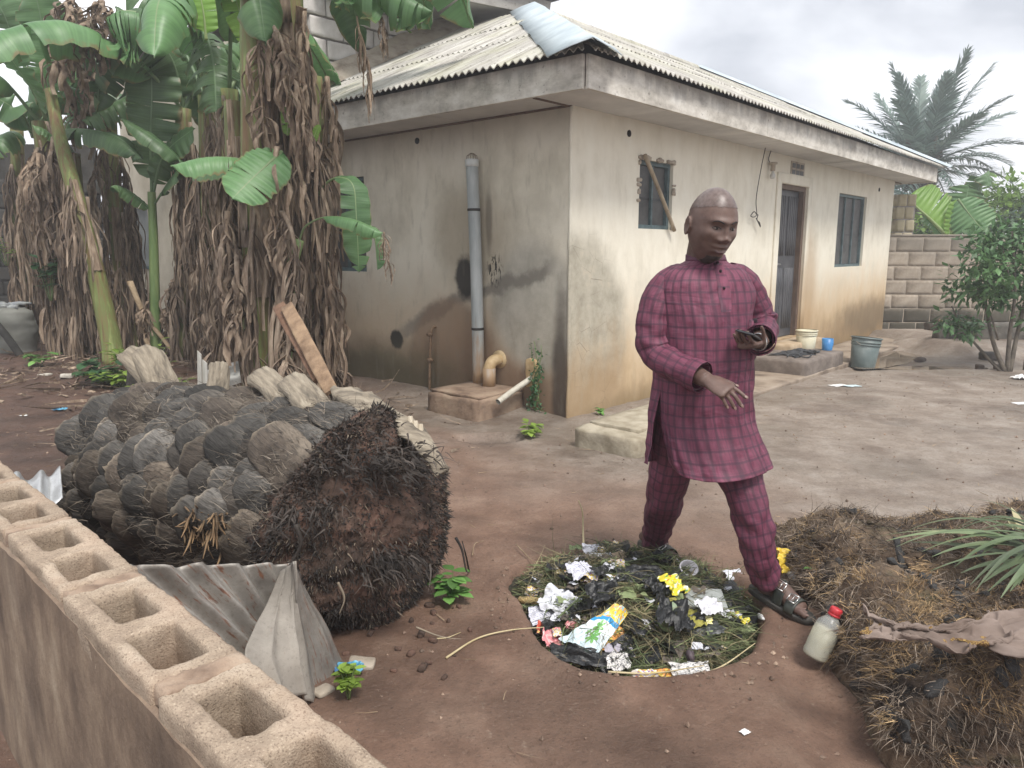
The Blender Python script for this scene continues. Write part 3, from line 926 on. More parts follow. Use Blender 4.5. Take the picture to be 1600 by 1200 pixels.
op = house_empty("outlet_pipe")
tag(op, "short pale outlet pipe jutting from the wall beside the climbing weed", "pipe")
mb = MB(); P = bez([(0.02, 0.40, 0.33), (-0.22, 0.40, 0.255), (-0.46, 0.40, 0.17)], 10); mb.add(*tube(P, 0.026, 14, caps=False)); mb.add(*tube(P, 0.021, 14, caps=False))
mb.build("pipe_shaft", simple("weathered_pvc", (0.38, 0.35, 0.28), (0.58, 0.55, 0.48), 8, 0.6, 0.3, 30), op)
mb = MB(); mb.add(*tube([P[-1] + [0.03, 0, 0.01], P[-1] + [0.028, 0, 0.009]], 0.0208, 12)); mb.build("bore", M_BLACK, op)
V, F = rounded_box(0.05, 0.13, 0.26, 5, 0.02, 0.02, 12, 3); mb = MB(); mb.add(V + [-0.005, 0.40, 0.36], F); mb.build("cement_patch", M_YPIPE, op)

wp = house_empty("water_pipe")
tag(wp, "thin rusty upright water pipe with fittings on the side wall, left of the concrete base", "pipe")
mb = MB(); mb.add(*tube(bez([(-0.05, 1.72, 0.03), (-0.045, 1.71, 0.35), (-0.035, 1.69, 0.66), (0.01, 1.66, 0.70)], 14), 0.0135, 8))
M_RUST = simple("rusty_iron", (0.14, 0.085, 0.05), (0.27, 0.18, 0.11), 20, 0.8, 0.4)
mb.build("pipe_shaft", M_RUST, wp)
for zz0, r in ((0.36, 0.024), (0.62, 0.022)):
    mb = MB(); mb.add(*tube([(-0.044, 1.71, zz0 - 0.022), (-0.044, 1.71, zz0 + 0.022)], r, 6)); mb.add(*tube([(-0.044, 1.67, zz0), (-0.044, 1.75, zz0)], 0.012, 6)); mb.build("fitting", M_RUST, wp)

hw = house_empty("hanging_wire")
tag(hw, "thin black wire hanging from the eaves with a knotted loose end", "wire")
mb = MB()
mb.add(*tube(bez([(3.56, -0.10, 2.61), (3.57, -0.06, 2.4), (3.50, -0.05, 2.05), (3.54, -0.05, 1.86)], 30), 0.005, 5)); mb.build("strand", M_WIRE, hw)
mb = MB()
mb.add(*tube(bez([(3.54, -0.05, 1.86), (3.44, -0.06, 1.89), (3.38, -0.05, 1.84), (3.47, -0.05, 1.83), (3.57, -0.05, 1.86), (3.55, -0.05, 1.80), (3.63, -0.05, 1.77), (3.66, -0.05, 1.72), (3.60, -0.05, 1.77), (3.53, -0.05, 1.82), (3.62, -0.05, 1.75)], 60), 0.0055, 5))
mb.build("knot", M_WIRE, hw)
bl = house_empty("lamp_holder")
tag(bl, "small unlit bulb on its grey holder beside the vent above the door", "lamp")
mb = MB(); mb.add(*tube(bez([(3.86, -0.04, 2.61), (3.85, -0.02, 2.52), (3.9, -0.02, 2.47)], 12), 0.006, 5)); mb.build("cable", M_WIRE, bl)
V, F = lathe([(0.0, 0.05), (0.05, 0.05), (0.052, 0.03), (0.03, 0.02), (0.028, -0.05), (0.0, -0.052)], 14); mb = MB(); mb.add(V + [3.9, -0.06, 2.43], F); mb.build("socket", M_CEMENT, bl)
V, F = lathe([(0.014, 0.0), (0.017, -0.02), (0.033, -0.055), (0.026, -0.085), (0.0, -0.095)], 14); mb = MB(); mb.add(V + [3.9, -0.06, 2.38], F); mb.build("bulb", simple("dull_glass", (0.5, 0.5, 0.48), None, 4, 0.15, 0), bl)

# concrete doorstep with what stands on it
M_STEP = simple("dark_step_cement", (0.12, 0.098, 0.085), (0.22, 0.185, 0.16), 6, 0.9, 0.6, 24, 0.012)
V, F = rounded_box(1.28, 0.72, 0.34, 8, 0.025, 0.02, 6, 14)
mb = MB(); mb.add(V + [4.09, -0.42, 0.035], F); so = at_house(mb.build("doorstep", M_STEP))
tag(so, "dark rectangular concrete step in front of the house door", "step")
V, F = rounded_box(1.15, 0.56, 0.24, 8, 0.03, 0.03, 5, 24)
mb = MB(); mb.add(V + [-0.12, -0.86, 0.03], F)
V, F = rounded_box(0.9, 0.44, 0.05, 5, 0.015, 0.012, 7, 26); mb.add(V + [-0.10, -0.84, 0.155], F)
so = at_house(mb.build("concrete_slab", simple("pale_slab", (0.26, 0.22, 0.155), (0.45, 0.40, 0.31), 6, 0.9, 0.6, 22, 0.014)))
tag(so, "thick pale concrete slab on the ground at the house corner behind the man", "slab")
# kerb strip of wet concrete along the wall
V, F = rounded_box(7.6, 0.78, 0.10, 12, 0.02, 0.02, 3, 33)
mb = MB(); mb.add(V + [5.2, -0.40, -0.015], F)
ap = at_house(mb.build("wall_apron", simple("wet_apron", (0.12, 0.09, 0.068), (0.27, 0.215, 0.165), 3, 0.7, 0.5, 18, 0.012, c3=(0.33, 0.275, 0.22))))
tag(ap, kind='structure')

def bucket(name, label, pos, r0, r1, h, m, rim=True, handle=True, tilt=(0, 0), inner=None, cat="bucket"):
    e = empty(name, pos)
    e.rotation_euler = (tilt[0], tilt[1], 0.6)
    t = 0.006
    V, F = lathe([(0, 0.004), (r0 * 0.96, 0.0), (r0, 0.01), (r1, h), (r1 - t, h), (r0 - t, 0.014), (0, 0.014)], 28)
    mb = MB(); mb.add(V, F); mb.build("shell", m, e)
    if rim:
        for zz0, rr in ((h, 0.012), (h * 0.86, 0.008), (h * 0.78, 0.008)):
            mb = MB(); r = r0 + (r1 - r0) * zz0 / h
            V, F = lathe([(r - 0.001, zz0 - 0.012), (r + rr, zz0 - 0.008), (r + rr, zz0 + 0.004), (r - 0.001, zz0 + 0.008)], 28); mb.add(V, F); mb.build("rim", m, e)
    if handle == 'wire':
        mb = MB(); t_ = np.linspace(0, math.pi, 16)
        P = np.stack([(r1 + 0.012) * np.cos(t_), 0.02 - (r1 * 0.9) * np.sin(t_) * 0.75, h * 0.86 - 0.45 * r1 * np.sin(t_)], -1)
        mb.add(*tube(P, 0.0035, 6)); mb.build("handle", M_CEMENT, e)
    if handle == 'cup':
        mb = MB(); mb.add(*tube(bez([(r1, 0, h * 0.85), (r1 + 0.045, 0, h * 0.8), (r1 + 0.045, 0, h * 0.35), (r0 + 0.003, 0, h * 0.25)], 14), 0.007, 8)); mb.build("handle", m, e)
    for o in (e,): tag(o, label, cat)
    return e
zst = 0.20
M_CREAM = simple("cream_plastic", (0.62, 0.58, 0.42), (0.72, 0.69, 0.54), 5, 0.45, 0.1)
M_BLUE = simple("blue_plastic", (0.03, 0.17, 0.42), (0.06, 0.24, 0.52), 5, 0.4, 0.05)
M_GREYB = simple("grey_bucket_plastic", (0.10, 0.135, 0.135), (0.18, 0.215, 0.21), 5, 0.5, 0.2)
bucket("plastic_bucket", "small cream plastic bucket on the concrete doorstep", HW(4.62, -0.33, zst), 0.112, 0.128, 0.235, M_CREAM, True, 'wire')
bucket("plastic_cup", "blue plastic cup with a handle beside the cream bucket on the step", HW(4.62, -0.60, zst), 0.062, 0.070, 0.15, M_BLUE, False, 'cup', cat="cup")
p = HW(5.02, -0.92); p[2] = float(gz(p[0], p[1])) + 0.005
bucket("plastic_bucket", "tilted dark grey plastic bucket on the ground beside the doorstep", p, 0.145, 0.178, 0.40, M_GREYB, True, 'wire', (0.02, 0.10))
# dark wet cloth with straps heaped on the step
mb = MB(); n = 40
gu, gv = np.meshgrid(np.linspace(-1, 1, n), np.linspace(-1, 1, n), indexing='ij')
P = np.stack([gu * 0.34, gv * 0.17, 0 * gu], -1)
r = np.sqrt(gu ** 2 + gv ** 2)
P[..., 2] = 0.012 + 0.075 * np.abs(fbm(P * 9, 4, 41)) * (1 - 0.6 * r.clip(0, 1)) + 0.025 * (1 - r).clip(0, 1)
P[..., 0] *= 1 + 0.25 * fbm(P * 5, 2, 5); P[..., 1] *= 1 + 0.4 * fbm(P * 6, 2, 6)
mb.add(P.reshape(-1, 3) + [4.02, -0.42, zst], grid_faces(n, n))
for i in range(7):
    c = np.array([rng.uniform(3.66, 4.2), rng.uniform(-0.70, -0.5), zst + 0.012])
    pts = [c + [rng.uniform(-.13, .13), rng.uniform(-.07, .07), rng.uniform(0, .03)] for _ in range(6)]
    mb.add(*tube(bez(pts, 24), 0.008, 5))
so = at_house(mb.build("cloth_heap", simple("dark_cloth", (0.012, 0.014, 0.018), (0.05, 0.055, 0.062), 14, 0.75, 0.4)))
tag(so, "heap of dark wet cloth and straps on the concrete doorstep", "cloth")
for i, (uu, vv, s_) in enumerate([(4.86, -0.62, 0.05), (4.80, -0.70, 0.06)]):
    V, F = rounded_box(s_ * 1.4, s_, s_, 3, s_ * 0.4, 0.02, 14, i + 60)
    mb = MB(); q = HW(uu, vv); mb.add(V + [q[0], q[1], 0.06], F); so = mb.build("stone", simple("pale_stone", (0.40, 0.37, 0.32), (0.55, 0.52, 0.46), 8, 0.9, 0.3))
    tag(so, ["white stone touching the foot of the grey bucket", "lower pale stone between the doorstep and the grey bucket"][i], "stone")
# ================================================================== low wall of hollow blocks in the foreground
k = NT("sandcrete")
n1 = k.noise(6, 6, 0.65); n2 = k.noise(240, 3, 0.6)
col = k.ramp(n1, [(0.3, (0.225, 0.170, 0.128)), (0.5, (0.36, 0.285, 0.215)), (0.7, (0.48, 0.395, 0.31))])
col = k.mix(1.0, col, k.ramp(k.rand(), [(0.0, 0.92), (1.0, 1.06)]), 'MULTIPLY')
col = k.mix(k.ramp(n2, [(0.34, 0.75), (0.46, 0.0)]), col, (0.14, 0.105, 0.078, 1))
col = k.mix(k.math('MULTIPLY', k.smooth(k.sep()['Z'], -0.03, -0.14), 0.6), col, (0.17, 0.125, 0.095, 1))
col = k.mix(k.ramp(n2, [(0.60, 0.0), (0.72, 0.55)]), col, (0.68, 0.57, 0.44, 1))
col = k.mix(k.math('MULTIPLY', k.ramp(k.noise(2.5, 4, 0.6), [(0.5, 0.0), (0.68, 1.0)]), 0.4), col, (0.30, 0.19, 0.13, 1))
nm = k.bump(k.noise(24, 6, 0.7), 0.5, 0.01); nm = k.bump(k.noise(300, 3, 0.6), 0.8, 0.003, nm)
SANDCRETE = k.finish(col, 0.95, nm, 0.2)
k = NT("wall_render")
st = k.noise(4, 6, 0.65, k.mapping(k.tc(), scale=(1.8, 1.8, 0.8), rot=(0, 0.5, 0)))
col = k.ramp(st, [(0.3, (0.115, 0.085, 0.065)), (0.46, (0.205, 0.15, 0.11)), (0.58, (0.285, 0.215, 0.155)), (0.72, (0.40, 0.325, 0.245))])
col = k.mix(k.math('MULTIPLY', k.ramp(k.noise(2.2, 4, 0.6), [(0.48, 0.0), (0.66, 1.0)]), 0.45), col, (0.19, 0.15, 0.12, 1))
nm = k.bump(k.noise(8, 7, 0.7, k.mapping(k.tc(), scale=(1.5, 1, 0.7))), 0.6, 0.02); nm = k.bump(k.noise(90, 4, 0.6), 0.3, 0.004, nm)
RENDERSKIN = k.finish(col, 0.9, nm, 0.25)

BW = empty("block_wall", (0, 0, 0), math.atan2(0.699, -0.715))
tag(BW, "low unfinished wall of hollow sandcrete blocks with open cells, in the near left corner", "wall")
YN = -0.476                                   # local y of the middle of the wall
def hollow_block(seed):
    L, W, Hh = 0.462, 0.160, 0.225
    nx, ny, nz = 56, 20, 10
    xs = np.linspace(-L / 2, L / 2, nx + 1); ys = np.linspace(-W / 2, W / 2, ny + 1)
    def in_cell(x, y):
        r = np.random.RandomState(seed)
        for cx, hx in ((-0.108, 0.0785), (0.108, 0.0785)):
            jx, jy = r.uniform(-.004, .004, 2)
            if abs(x - cx - jx) < hx and abs(y - jy) < 0.043:
                return True
        return False
    solid = np.array([[not in_cell((xs[i] + xs[i + 1]) / 2, (ys[j] + ys[j + 1]) / 2) for j in range(ny)] for i in range(nx)])
    vid = {}; V = []; F = []
    def vert(i, j, q):
        key = (i, j, q)
        if key not in vid:
            vid[key] = len(V); V.append((xs[i], ys[j], -0.15 * q / nz))
        return vid[key]
    for i in range(nx):
        for j in range(ny):
            if not solid[i, j]:
                # cell floor, a little above the bottom
                F.append((vert(i, j, nz), vert(i + 1, j, nz), vert(i + 1, j + 1, nz), vert(i, j + 1, nz)))
                continue
            F.append((vert(i, j, 0), vert(i + 1, j, 0), vert(i + 1, j + 1, 0), vert(i, j + 1, 0)))
            for di, dj, a, b in ((-1, 0, (i, j + 1), (i, j)), (1, 0, (i + 1, j), (i + 1, j + 1)), (0, -1, (i, j), (i + 1, j)), (0, 1, (i + 1, j + 1), (i, j + 1))):
                ii, jj = i + di, j + dj
                if ii < 0 or jj < 0 or ii >= nx or jj >= ny or not solid[ii, jj]:
                    for q in range(nz):
                        F.append((vert(*a, q + 1), vert(*b, q + 1), vert(*b, q), vert(*a, q)))
    V = np.array(V)
    E_ = np.array([(f[m], f[(m + 1) % 4]) for f in F for m in range(4)])
    for _ in range(2):
        acc = np.zeros_like(V); cnt = np.zeros(len(V))
        np.add.at(acc, E_[:, 0], V[E_[:, 1]]); np.add.at(acc, E_[:, 1], V[E_[:, 0]])
        np.add.at(cnt, E_[:, 0], 1); np.add.at(cnt, E_[:, 1], 1)
        V = V * 0.5 + 0.5 * acc / cnt[:, None]
    p = V + seed * 3.1
    V[:, 0] += 0.006 * fbm(p * 16, 3, seed); V[:, 1] += 0.005 * fbm(p * 17 + 4, 3, seed + 1)
    V[:, 2] += 0.007 * fbm(p * 15 + 8, 3, seed + 2) + 0.004 * fbm(p * 65, 2, seed + 3) * (V[:, 2] > -.02)
    V[:, :2] += 0.0015 * np.stack([fbm(p * 55 + 3, 2, seed + 4), fbm(p * 55 + 9, 2, seed + 5)], -1)
    mb = MB(); mb.add(V, F)
    return mb.mesh("block")
bmeshes = [hollow_block(s_) for s_ in range(4)]
for i, kk in enumerate(range(-2, 9)):
    b = obj("block", bmeshes[i % 4], SANDCRETE, BW, (0.958 + 0.5 * kk + rng.uniform(-.004, .004), YN + rng.uniform(-.004, .004), 0.74 + rng.uniform(-.004, .003)))
    b.rotation_euler = (rng.uniform(-.01, .01), rng.uniform(-.006, .006), rng.uniform(-.012, .012))
mj = MB()
for kk in range(-2, 9):
    V, F = rounded_box(0.056, 0.152, 0.215, 10, 0.006, 0.016, 34, kk + 40)
    mj.add(V + [1.208 + 0.5 * kk, YN, 0.74 - 0.110], F)
tag(mj.build("mortar_joints", simple("red_mortar", (.17, .115, .082), (.33, .24, .175), 9, .95, .8, 60, .01, c3=(.42, .33, .25)), BW), kind='stuff')
V, F = rounded_box(5.5, 0.155, 0.62, 10, 0.01, 0.006, 6, 3)
mb = MB(); mb.add(V + [2.2, YN, 0.205], F); mb.build("lower_courses", SANDCRETE, BW)
# the rendered near face, its upper lip torn and uneven
nx, nz = 160, 24
xs = np.linspace(-0.5, 4.9, nx); V = []
topz = 0.700 + 0.018 * fbm(np.stack([xs * 3, 0 * xs, 0 * xs], -1), 3, 3) + 0.006 * fbm(np.stack([xs * 22, 0 * xs, 0 * xs], -1), 3, 4)
for i in range(nx):
    for j in range(nz):
        z = -0.12 + (topz[i] + 0.12) * j / (nz - 1)
        V.append((xs[i], -0.390 + 0.012 * (j / (nz - 1)) ** 3 * 0, z))
V = np.array(V); V[:, 1] += 0.004 * fbm(V * 5, 3, 7)
F = grid_faces(nx, nz)
top_in = [(xs[i], -0.399, topz[i] + 0.004) for i in range(nx)]
mb = MB(); mb.add(V, F)
mb.add(np.vstack([V.reshape(nx, nz, 3)[:, -1], top_in]), [(i, i + 1, nx + i + 1, nx + i) for i in range(nx - 1)])
mb.build("render_coat", RENDERSKIN, BW)

# ================================================================== roofing sheets thrown behind the wall
def sheet_surface(name, label, A_, B_, D_, waves, amp, m, seed, nu=90, nv=26, group=None, ragged=0.03, dent=0.03, thick=0.004, cat="roofing sheet", D2=None):
    """corrugated sheet: A_->B_ runs across the corrugations, D_ along them"""
    A_, B_, D_ = (np.asarray(q, float) for q in (A_, B_, D_))
    nrm_ = nrm(np.cross(B_ - A_, D_))
    u = np.linspace(0, 1, nu)[:, None]; v = np.linspace(0, 1, nv)[None, :]
    w = np.sin(2 * math.pi * waves * u + 0.3) * amp + 0 * v
    D2 = D_ if D2 is None else np.asarray(D2, float)
    P = A_ + u[..., None] * (B_ - A_) + v[..., None] * (D_ + u[..., None] * (D2 - D_)) + w[..., None] * nrm_
    P = P + (dent * fbm(np.stack([u * 2.2 + 0 * v, v * 2.2 + 0 * u, 0 * (u + v)], -1), 3, seed))[..., None] * nrm_
    eg = ragged * fbm(np.stack([u * 7 + 0 * v, 0 * (u + v), 0 * (u + v)], -1), 3, seed + 3)
    P = P + (eg * (1 - v) ** 4)[..., None] * nrm(D_)
    mb = MB(); mb.add(P.reshape(-1, 3), grid_faces(nu, nv), np.stack([u + 0 * v, v + 0 * u], -1).reshape(-1, 2))
    o = mb.build(name, m, uv=True)
    sm = o.modifiers.new("thickness", 'SOLIDIFY'); sm.thickness = thick
    return tag(o, label, cat, group)
def sheet_mat(name, base, hi, rust, metal=0.0, rough=0.6):
    k = NT(name)
    uv = k.tc('UV')
    n1 = k.noise(3.5, 7, 0.7); n2 = k.noise(4, 6, 0.65, k.mapping(uv, scale=(9, 1.1, 1)))
    col = k.ramp(n1, [(0.33, base), (0.66, hi)])
    col = k.mix(k.ramp(k.noise(60, 4, 0.7), [(0.55, 0.0), (0.72, 0.5)]), col, (0.12, 0.10, 0.085, 1))
    col = k.mix(k.ramp(n2, [(1 - rust - 0.03, 0.0), (1 - rust + 0.05, 0.85)]), col, k.ramp(k.noise(30, 4, 0.6), [(0.35, (0.12, 0.045, 0.025)), (0.65, (0.27, 0.115, 0.06))]))
    return k.finish(col, rough, k.bump(k.noise(45, 6, 0.7), 0.35, 0.006), 0.4, metal)
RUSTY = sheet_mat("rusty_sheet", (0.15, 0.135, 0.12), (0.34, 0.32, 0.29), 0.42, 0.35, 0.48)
PALE = sheet_mat("pale_sheet", (0.20, 0.18, 0.155), (0.34, 0.31, 0.27), 0.33, 0.0, 0.75)
SHINY = sheet_mat("bright_sheet", (0.42, 0.43, 0.44), (0.62, 0.63, 0.64), 0.2, 0.5, 0.35)
OLDGREY = sheet_mat("old_grey_sheet", (0.26, 0.26, 0.24), (0.42, 0.42, 0.40), 0.2, 0.0, 0.8)

A1 = A(206, 884, 1.96); B1 = A(458, 880, 2.40)
sheet_surface("corrugated_sheet", "rust-streaked grey corrugated sheet between the block wall and the palm log", A1, B1, A(394, 1034, 2.10) - A1, 4.6, 0.022, RUSTY, 3, ragged=0.02, dent=0.02, D2=A(476, 972, 2.44) - B1)

# torn, folded piece standing in front of it: a ribbed flap and, behind the fold, a second one turned away
fs = empty("folded_sheet", G(470, 1060, 0.0)); FO = np.array(fs.location)
tag(fs, "torn pale roofing sheet folded to a point, propped beside the palm root ball", "roofing sheet")
def flap(name, eL, eR, ribs, amp, m, bulge, nu=60, nv=40):
    L_, R_ = bez(eL, nv), bez(eR, nv); P = np.zeros((nu, nv, 3)); n_ = nrm(np.cross(R_[-1] - L_[0], L_[-1] - L_[0])); n_ = -n_ if n_[1] > 0 else n_
    for i in range(nu):
        a = i / (nu - 1)
        h = sum(math.exp(-((a - c) / w) ** 2) * k_ for c, w, k_ in ribs) * amp + bulge * math.sin(math.pi * a)
        for j in range(nv):
            P[i, j] = L_[j] * (1 - a) + R_[j] * a + n_ * h * min(1, 0.25 + j / nv * 1.2)
    P += (0.006 * fbm(P * 6, 3, 9))[..., None]
    mb = MB(); mb.add(P.reshape(-1, 3) - FO, grid_faces(nu, nv), np.stack(np.meshgrid(np.linspace(0, 1, nu), np.linspace(0, 1, nv), indexing='ij'), -1).reshape(-1, 2))
    o = mb.build(name, m, fs, uv=True); sm = o.modifiers.new("thickness", 'SOLIDIFY'); sm.thickness = 0.006
T2, Bf = A(459, 878, 2.26), G(491, 1098, 0.0)
fold_ = [T2, T2 * .5 + Bf * .5 + [0, -.01, 0], Bf]
flap("ribbed_flap", [A(438, 892, 2.36), A(420, 938, 2.24), A(397, 982, 2.10), A(384, 1024, 1.98), A(400, 1080, 1.95)], fold_, [(.22, .035, 1), (.60, .03, 1.1), (.42, .10, -.8), (.80, .10, -.7)], .020, PALE, .03)
flap("turned_flap", fold_, [A(461, 885, 2.34), A(500, 962, 2.40), G(540, 1042, 0.0)], [(.35, .12, -1), (.75, .1, .8)], .022, RUSTY, -.02)  # darker material puts root-ball shade and dirt into this flap's colour
q0 = A(36, 742, 3.25); q1 = A(92, 734, 3.45); q2 = A(96, 782, 3.1)
sheet_surface("corrugated_sheet", "small shiny corrugated metal scrap at the left edge, behind the block wall", q0 - 0.6 * (q1 - q0), q1, q2 - q1, 2.6, 0.02, SHINY, 6, 50, 14)
q0 = A(322, 582, 5.6); q1 = A(366, 566, 5.7); q2 = A(326, 616, 5.5)
sheet_surface("corrugated_sheet", "grey corrugated offcut leaning at the foot of the near banana clump", q0, q2, (q1 - q0) * 1.15, 1.6, 0.025, OLDGREY, 8, 40, 14)
# upright fluted offcut next to it
mb = MB()
for (x0, x1, yt, yb, Y) in [(309, 316, 548, 625, 5.30), (317, 325, 562, 626, 5.28)]:
    a, b = A(x0, yb, Y), A(x1, yb, Y); t0, t1 = A(x0 - 1, yt, Y), A(x1 - 2, yt + 6, Y)
    d = np.array([0, 0.012, 0])
    mb.add([a, b, t1, t0, a + d, b + d, t1 + d, t0 + d], [(0, 1, 2, 3), (5, 4, 7, 6), (1, 5, 6, 2), (4, 0, 3, 7), (3, 2, 6, 7)])
bl0 = A(317, 626, 5.29)
o = mb.build("fluted_board", simple("weathered_board", (0.34, 0.33, 0.29), (0.50, 0.49, 0.45), 8, 0.85, 0.4, stretch=(6, 6, 0.6)), smooth=False)
tag(o, "broken upright strip of pale weathered board behind the palm log", "board")

# ================================================================== unplastered taller building at the back left
M_WHITEBLOCK = simple("pale_block", (0.44, 0.41, 0.385), (0.60, 0.57, 0.545), 5, 0.93, 0.5, 30, 0.01, vary=0.07)
M_MORTAR = simple("grey_mortar", (0.20, 0.185, 0.17), (0.33, 0.31, 0.29), 8, 0.95, 0.5, 30, 0.012)
tall = empty("unplastered_building", CORNER, H_ROT)
tag(tall, "taller building of bare pale blocks rising behind the bungalow roof, mostly hidden by bananas", "building")
mb = MB(); V, F = box(0.08, 3.25, 3.90, 3.96, 2.0, 4.6); mb.add(V, F); mb.build("side_wall", M_MORTAR, tall, smooth=False)
mb = MB(); wall_faces(mb, 3.96, 8.95, -0.2, 4.05, [(8.2, 8.75, 1.2, 2.1), (5.4, 6.2, 1.2, 2.1)], lambda a, z, d: (0.06 + d, a, z), 0.14)
mb.build("front_wall", simple("cream_old_plaster", (0.45, 0.40, 0.31), (0.60, 0.55, 0.45), 2.5, 0.9, 0.4, 20, 0.012), tall, smooth=False)
mb = MB(); mb.add([(0.06, 8.95, -0.2), (3.2, 8.95, -0.2), (3.2, 8.95, 4.5), (0.06, 8.95, 4.05)], [(0, 1, 2, 3)]); mb.build("end_wall", M_MORTAR, tall, smooth=False)
for (v0, v1) in ((8.2, 8.75), (5.4, 6.2)):
    mb = MB(); mb.add(*box(0.10, 0.15, v0, v1, 1.2, 2.1)); w = mb.build("window", simple("grey_shutter", (0.16, 0.175, 0.175), (0.25, 0.265, 0.26), 4, 0.6, 0.2), tall, smooth=False)
    mb = MB(); mb.add(*box(0.02, 0.14, v0, v1, 1.16, 1.20)); mb.build("sill", M_TEAL, w, smooth=False)
bvar = []
for i in range(5):
    V, F = rounded_box(0.435, 0.06, 0.205, 5, 0.010, 0.010, 14, i + 5)
    mb = MB(); mb.add(V, F); bvar.append(mb.mesh("block"))
row = 0
z = 2.72
while z < 4.9:
    u = -0.05 + (0.23 if row % 2 else 0.0)
    while u < 2.15:
        o = obj("block", bvar[rng.randint(5)], M_WHITEBLOCK, tall, (u + 0.225, 3.885 + rng.uniform(-.006, .006), z + 0.11))
        u += 0.455
    z += 0.228; row += 1
# smooth pillar at its corner, downpipe, cement skirt where the roof meets it
V, F = rounded_box(0.30, 0.10, 2.0, 6, 0.012, 0.006, 6, 2); mb = MB(); mb.add(V + [2.47, 3.875, 3.6], F); mb.build("corner_pier", M_WHITEBLOCK, tall)
mb = MB(); mb.add(*tube(bez([(2.30, 3.80, 3.9), (2.31, 3.80, 4.62), (2.33, 3.79, 4.72), (2.55, 3.76, 4.80)], 16), 0.035, 10)); mb.build("downpipe", simple("white_pipe", (0.55, 0.55, 0.57), (0.68, 0.68, 0.70), 6, 0.5, 0.1), tall)
P = []
for s_ in np.linspace(-0.2, KR + 0.1, 14):
    zc = EAVE + 0.06 + TAN * s_
    w_ = 0.02 * math.sin(s_ * 7)
    P += [(-RE + s_, 3.83, zc + 0.20 + w_), (-RE + s_, 3.78, zc + 0.16 + w_), (-RE + s_, 3.60 + w_, zc + 0.05), (-RE + s_, 3.55 + w_, zc)]
mb = MB(); mb.add(P, grid_faces(14, 4)); mb.build("cement_flashing", M_CEMENT, tall)
# its own eaves: board wall in shade, verge fascia and soffit
mb = MB(); V, F = box(2.62, 3.25, 3.85, 3.90, 2.6, 4.55); mb.add(V, F); mb.build("boarded_wall", simple("grey_boards", (0.20, 0.20, 0.21), (0.30, 0.30, 0.31), 4, 0.9, 0.3, stretch=(0.4, 3, 3)), tall, smooth=False)
for i in range(5):
    V, F = box(2.64, 3.2, 3.835, 3.848, 3.3 + i * 0.22, 3.3 + i * 0.22 + 0.19); V[4:, 1] += 0.0
    mb = MB(); mb.add(V, F); mb.build("board", simple("grey_boards", (0.22, 0.22, 0.23), (0.33, 0.33, 0.34), 4, 0.9, 0.3, stretch=(0.4, 3, 3)) if i == 0 else bpy.data.materials["grey_boards.001"], tall, smooth=False)
va = 2.9
def vg(u, dz=0.0): return 4.365 + 0.0965 * (u - 1.62) + dz
for v0, v1, du, m, nm_ in [(va, va + 0.05, 0, FASCIA, "verge_fascia"), (va + 0.05, 3.9, 0, M_SOFFIT, "soffit")]:
    z0, z1 = (0.0, 0.20) if nm_ == "verge_fascia" else (0.02, 0.05)
    V = [(0.4, v0, vg(0.4, z0)), (3.30, v0, vg(3.30, z0)), (3.30, v1, vg(3.30, z0)), (0.4, v1, vg(0.4, z0)), (0.4, v0, vg(0.4, z1)), (3.34, v0, vg(3.34, z1)), (3.34, v1, vg(3.34, z1)), (0.4, v1, vg(0.4, z1))]
    mb = MB(); mb.add(V, box(0, 1, 0, 1, 0, 1)[1]); mb.build(nm_, m, tall, smooth=False)
V = [(0.2, va - 0.08, vg(0.2, 0.21)), (3.42, va - 0.08, vg(3.42, 0.21)), (3.42, 9.1, vg(3.42, 0.21)), (0.2, 9.1, vg(0.2, 0.21))]
V += [(a, b, c + 0.04) for a, b, c in V]
mb = MB(); mb.add(V, box(0, 1, 0, 1, 0, 1)[1]); mb.build("roof", simple("dark_roof", (0.12, 0.12, 0.13), (0.2, 0.2, 0.21), 3, 0.8, 0.2), tall, smooth=False)

# ================================================================== block wall closing the yard on the right
FW = empty("yard_wall", (6.3, 13.35, 0.0), -0.015); FW.scale = (1, 1, 1.085)
tag(FW, "high grey wall of sandcrete blocks with mossy foot closing the yard beyond the shrub", "wall")
k = NT("old_block")
s = k.sep()
n1 = k.noise(5, 6, 0.66)
col = k.ramp(n1, [(0.3, (0.20, 0.165, 0.13)), (0.5, (0.33, 0.28, 0.225)), (0.7, (0.43, 0.375, 0.31))])
ob = k.n('ShaderNodeObjectInfo').outputs['Location']
oz = k.sep(ob)['Z']
n2 = k.noise(1.1, 4, 0.6, k.n('ShaderNodeNewGeometry').outputs['Position'])
hz = k.math('ADD', k.sep(k.n('ShaderNodeNewGeometry').outputs['Position'])['Z'], k.math('MULTIPLY', k.math('SUBTRACT', n2, 0.5), 0.7))
col = k.mix(k.math('MULTIPLY', k.smooth(hz, 0.62, 0.28), 0.9), col, (0.050, 0.048, 0.036, 1))
col = k.mix(k.math('MULTIPLY', k.smooth(hz, 1.15, 1.6), 0.6), col, (0.15, 0.14, 0.12, 1))
col = k.mix(1.0, col, k.ramp(k.rand(), [(0.0, 0.86), (1.0, 1.12)]), 'MULTIPLY')
OLDBLOCK = k.finish(col, 0.95, k.bump(k.noise(40, 6, 0.7), 0.3, 0.006), 0.2)
mb = MB(); V, F = box(-0.1, 9.0, 0.006, 0.17, -0.1, 1.55); mb.add(V, F); mb.build("mortar_bed", simple("pale_mortar", (0.26, 0.22, 0.175), (0.38, 0.33, 0.27), 7, 0.95, 0.6, 25, 0.012), FW, smooth=False)
fv = []
